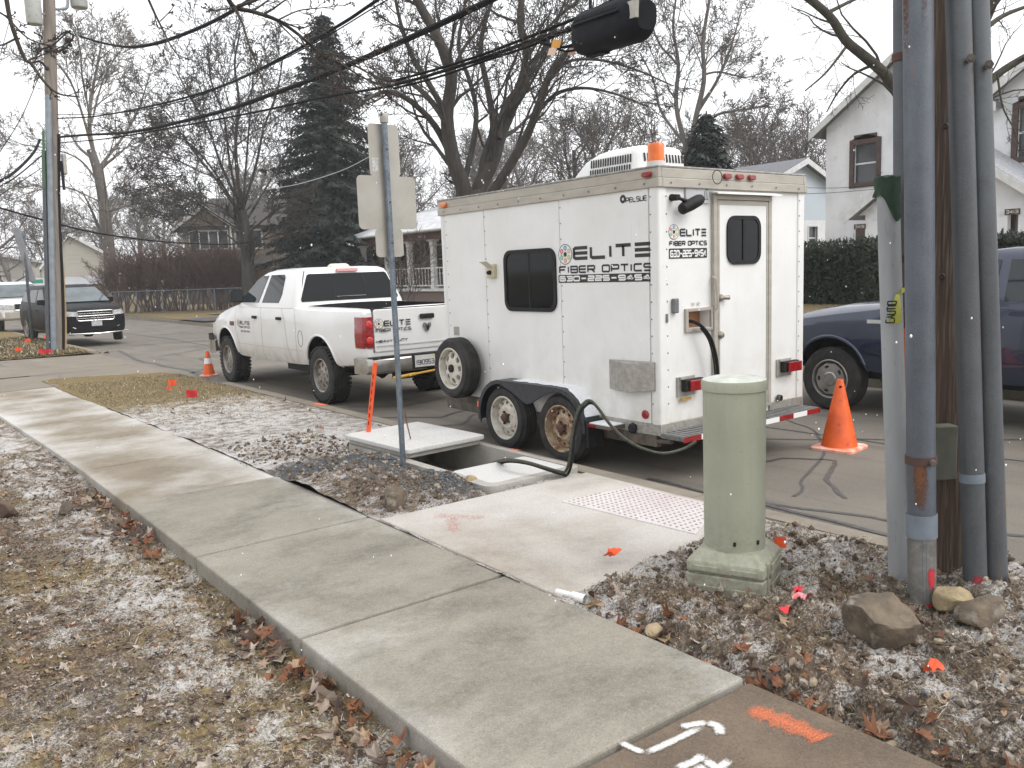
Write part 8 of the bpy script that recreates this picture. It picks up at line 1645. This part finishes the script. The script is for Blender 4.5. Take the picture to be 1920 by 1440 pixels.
clods('soil_clods', pk_w, 1500, lambda r, n: r.uniform(2.5, 4.3, n), lambda r, n: r.uniform(6.8, 12.5, n), h_park, 14, .003, .011, (3, 4, 1, .5), npad)
# named stones
def stone(label, px, py, s, m, seed, z=.02, sink=.3, sub=4, pos=None):
    p = at(px, py, z=z) if pos is None else np.array(pos); bm = bmesh.new(); bmesh.ops.create_icosphere(bm, subdivisions=sub, radius=1); r = np.random.default_rng(seed)
    nrms = r.normal(0, 1, (11, 3)); nrms /= np.linalg.norm(nrms, axis=1)[:, None]; lim = r.uniform(.48, .82, 11)
    for v in bm.verts:
        c = np.array(v.co[:]); 
        for nn, l in zip(nrms, lim):
            d_ = c@nn
            if d_ > l: c = c-nn*(d_-l)*.97
        c = c*(1+.26*(float(fbm(c[0]*3+seed, c[1]*3+c[2]*2.3, seed, 5, .62))-.5)); v.co = (c[0]*s[0], c[1]*s[1], c[2]*s[2])
    me = bpy.data.meshes.new('stone'); bm.to_mesh(me); bm.free(); me.materials.append(m); me.polygons.foreach_set('use_smooth', [True]*len(me.polygons)); me.set_sharp_from_angle(angle=R(28)); o = bpy.data.objects.new('stone', me); link(o); o.location = (p[0], p[1], z+s[2]*(1-sink)-.03); o.rotation_euler = (r.uniform(-.2, .2), r.uniform(-.2, .2), r.uniform(0, 6)); return tag(o, label, 'stone', 'stones lying in the dug-up soil')
STN = mat('muddy_stone', (.17, .132, .092), (.065, .050, .036), 7, .9, c3=(.27, .235, .19), scale3=13, lo3=.54, hi3=.72, bmp=.7, bscale=40); STP = mat('pale_stone', (.52, .49, .44), (.36, .32, .27), 12, .9, bmp=.5, bscale=40); STY = mat('yellow_clod', (.36, .29, .17), (.22, .17, .10), 14, .95, bmp=.7, bscale=60); STD = mat('dark_clod', (.075, .058, .045), (.13, .105, .085), 20, .95, bmp=.8, bscale=70)
stone('large muddy angular rock in front of the conduits', 1650, 1195, (.185, .155, .14), STN, 3, .03, .35)
stone('yellowish clod heaped against the foot of the conduits', 1787, 1140, (.085, .08, .085), STY, 4, .06)
stone('dark muddy stone right of the large rock', 1850, 1168, (.15, .12, .09), STN, 5, .04)
stone('pale lump of stone right of the pedestal', 1577, 1085, (.06, .05, .05), STP, 6, .03)
stone('tan flat stone in the trench beside the walk', 1232, 1182, (.075, .06, .035), mat('tan_stone', (.36, .28, .18), (.30, .23, .14), 20, .9), 7, -.01)
stone('mossy brown clod at the vault corner by the walk', 738, 950, (.125, .11, .115), STN, 8, .02, .35)
stone('round reddish stone at the left frame edge', 12, 962, (.10, .09, .08), mat('reddish_stone', (.13, .085, .06), (.09, .06, .045), 12, .9), 9, -.04)
stone('small dark clod on the lawn left of the walk', 122, 955, (.065, .055, .05), STD, 10, -.04)
stone('brown clod between the post and the walk', 690, 905, (.09, .08, .06), STD, 12, .03)
stone('pale broken lump beside the vault rim', 880, 905, (.07, .06, .05), STY, 13, .03)
stone('small clod in the gutter strip near the right conduit', 1905, 1110, (.07, .06, .05), STP, 14, .04)
# paint on the walk, pad and curb
SPW = spray_mat('white_spray', (.62, .61, .58)); SPO = spray_mat('orange_spray', (.74, .19, .08)); SPR = spray_mat('faint_red_spray', (.62, .30, .26), 60)
def paint(P, w_, m, parent, z, seed, rag=.35, soft=.9):
    q_ = smooth([at(x, y, z=z)[:2] for x, y in P], 10) if len(P) > 2 else resample([at(x, y, z=z)[:2] for x, y in P], 24); k = len(q_); d = np.gradient(q_, axis=0); d /= np.linalg.norm(d, axis=1)[:, None]+1e-9; nn = np.stack([-d[:, 1], d[:, 0]], 1); t_ = np.arange(k)
    ends = np.clip(np.minimum(t_, k-1-t_)/4.0, 0, 1); ww = w_*1.5*(1-rag/2+rag*vnoise(t_*.9, seed+.5, seed)); V = []; cov = []
    for s in (-1, -.5, 0, .5, 1):
        for i in range(k): x, y = q_[i]+nn[i]*ww[i]*s; V.append((x, y, z)); cov.append(soft*(1-s*s)**.8*ends[i])
    me = arrays('paint_mark', np.array(V), np.array([(r_*k+i, r_*k+i+1, (r_+1)*k+i+1, (r_+1)*k+i) for r_ in range(4) for i in range(k-1)]), m, False); at_ = me.attributes.new('cover', 'FLOAT', 'POINT'); at_.data.foreach_set('value', np.array(cov, np.float32)); return link(bpy.data.objects.new('paint_mark', me), parent)
paint([(1160, 1389), (1185, 1402), (1212, 1413)], .013, SPW, sw, .0, 1); paint([(1205, 1414), (1255, 1392), (1325, 1358)], .014, SPW, sw, .0005, 2); paint([(1272, 1363), (1300, 1358), (1330, 1353)], .016, SPW, sw, .001, 3); paint([(1322, 1353), (1346, 1362), (1351, 1381)], .018, SPW, sw, .0015, 4)
paint([(1262, 1442), (1300, 1428), (1322, 1413)], .016, SPW, sw, .0, 5, .6); paint([(1318, 1420), (1345, 1438), (1372, 1422)], .016, SPW, sw, .0005, 6, .6); paint([(1300, 1432), (1330, 1450), (1360, 1462)], .018, SPW, sw, .001, 7, .6)
paint([(1392, 1326), (1450, 1345), (1520, 1375), (1548, 1390)], .045, SPO, sw, .0, 8, .9, .58); paint([(1060, 1436), (1085, 1420)], .012, spray_mat('rusty_spray', (.30, .09, .06)), sw, .0, 12)
paint([(800, 967), (860, 968), (930, 972)], .055, SPR, pad, .0135, 9, .9, .38); paint([(845, 965), (850, 985), (852, 1003)], .045, SPR, pad, .0138, 10, .9, .38)
paint([(585, 755), (600, 758), (612, 761)], .05, SPO, cb, .0025, 11); paint([(950, 842), (972, 846)], .05, SPO, cb, .0025, 13)
# small rubbish on the gutter by the far pole
for k, (px, py, s_) in enumerate(((170, 660, .22), (185, 664, .16), (188, 648, .12), (200, 662, .14))): put_leaf(*at(px, py, z=-.09)[:2], -.09, bpy.data.objects['street'], [0, 3], .3, 2.4)
# ================================================================== drifting snow flakes
r = np.random.default_rng(9); n = 420; D_ = 1.6+10*r.random(n)**.8; px = r.uniform(-40, 1960, n); py = r.uniform(-40, 1250, n)
C_ = np.array([at(a, b_, d_) for a, b_, d_ in zip(px, py, D_)]); C_ = C_[C_[:, 2] > .15]; n = len(C_); s_ = r.uniform(.0018, .0036, n)*(.7+.12*np.hypot(C_[:, 0], C_[:, 1])); V = C_[:, None]+IV[None]*s_[:, None, None]*np.array([.8, .8, 1.3]); F = (IF[None]+(np.arange(n)*len(IV))[:, None, None]).reshape(-1, 3)
o = link(bpy.data.objects.new('snowflakes', arrays('snowflakes', V.reshape(-1, 3), F, mat('flake_white', (.85, .86, .88), None, rough=.8)))); o['kind'] = 'stuff'; o['label'] = 'light snowflakes drifting through the air'
# ================================================================== damp winter air
b = MB(); b.box(-140, 170, -40, 240, -1.5, 32); hz_ = b.build('haze', None, None, 0); hz_.data.materials.clear()
m = bpy.data.materials.new('winter_haze'); m.use_nodes = True; nt = m.node_tree; nt.nodes.remove(nt.nodes['Principled BSDF']); pv_ = nt.nodes.new('ShaderNodeVolumePrincipled'); pv_.inputs['Color'].default_value = (.93, .94, .96, 1); pv_.inputs['Density'].default_value = .0011; nt.links.new(pv_.outputs[0], nt.nodes['Material Output'].inputs['Volume'])
hz_.data.materials.append(m); hz_['kind'] = 'stuff'; hz_['label'] = 'thin pale winter haze with falling snow'
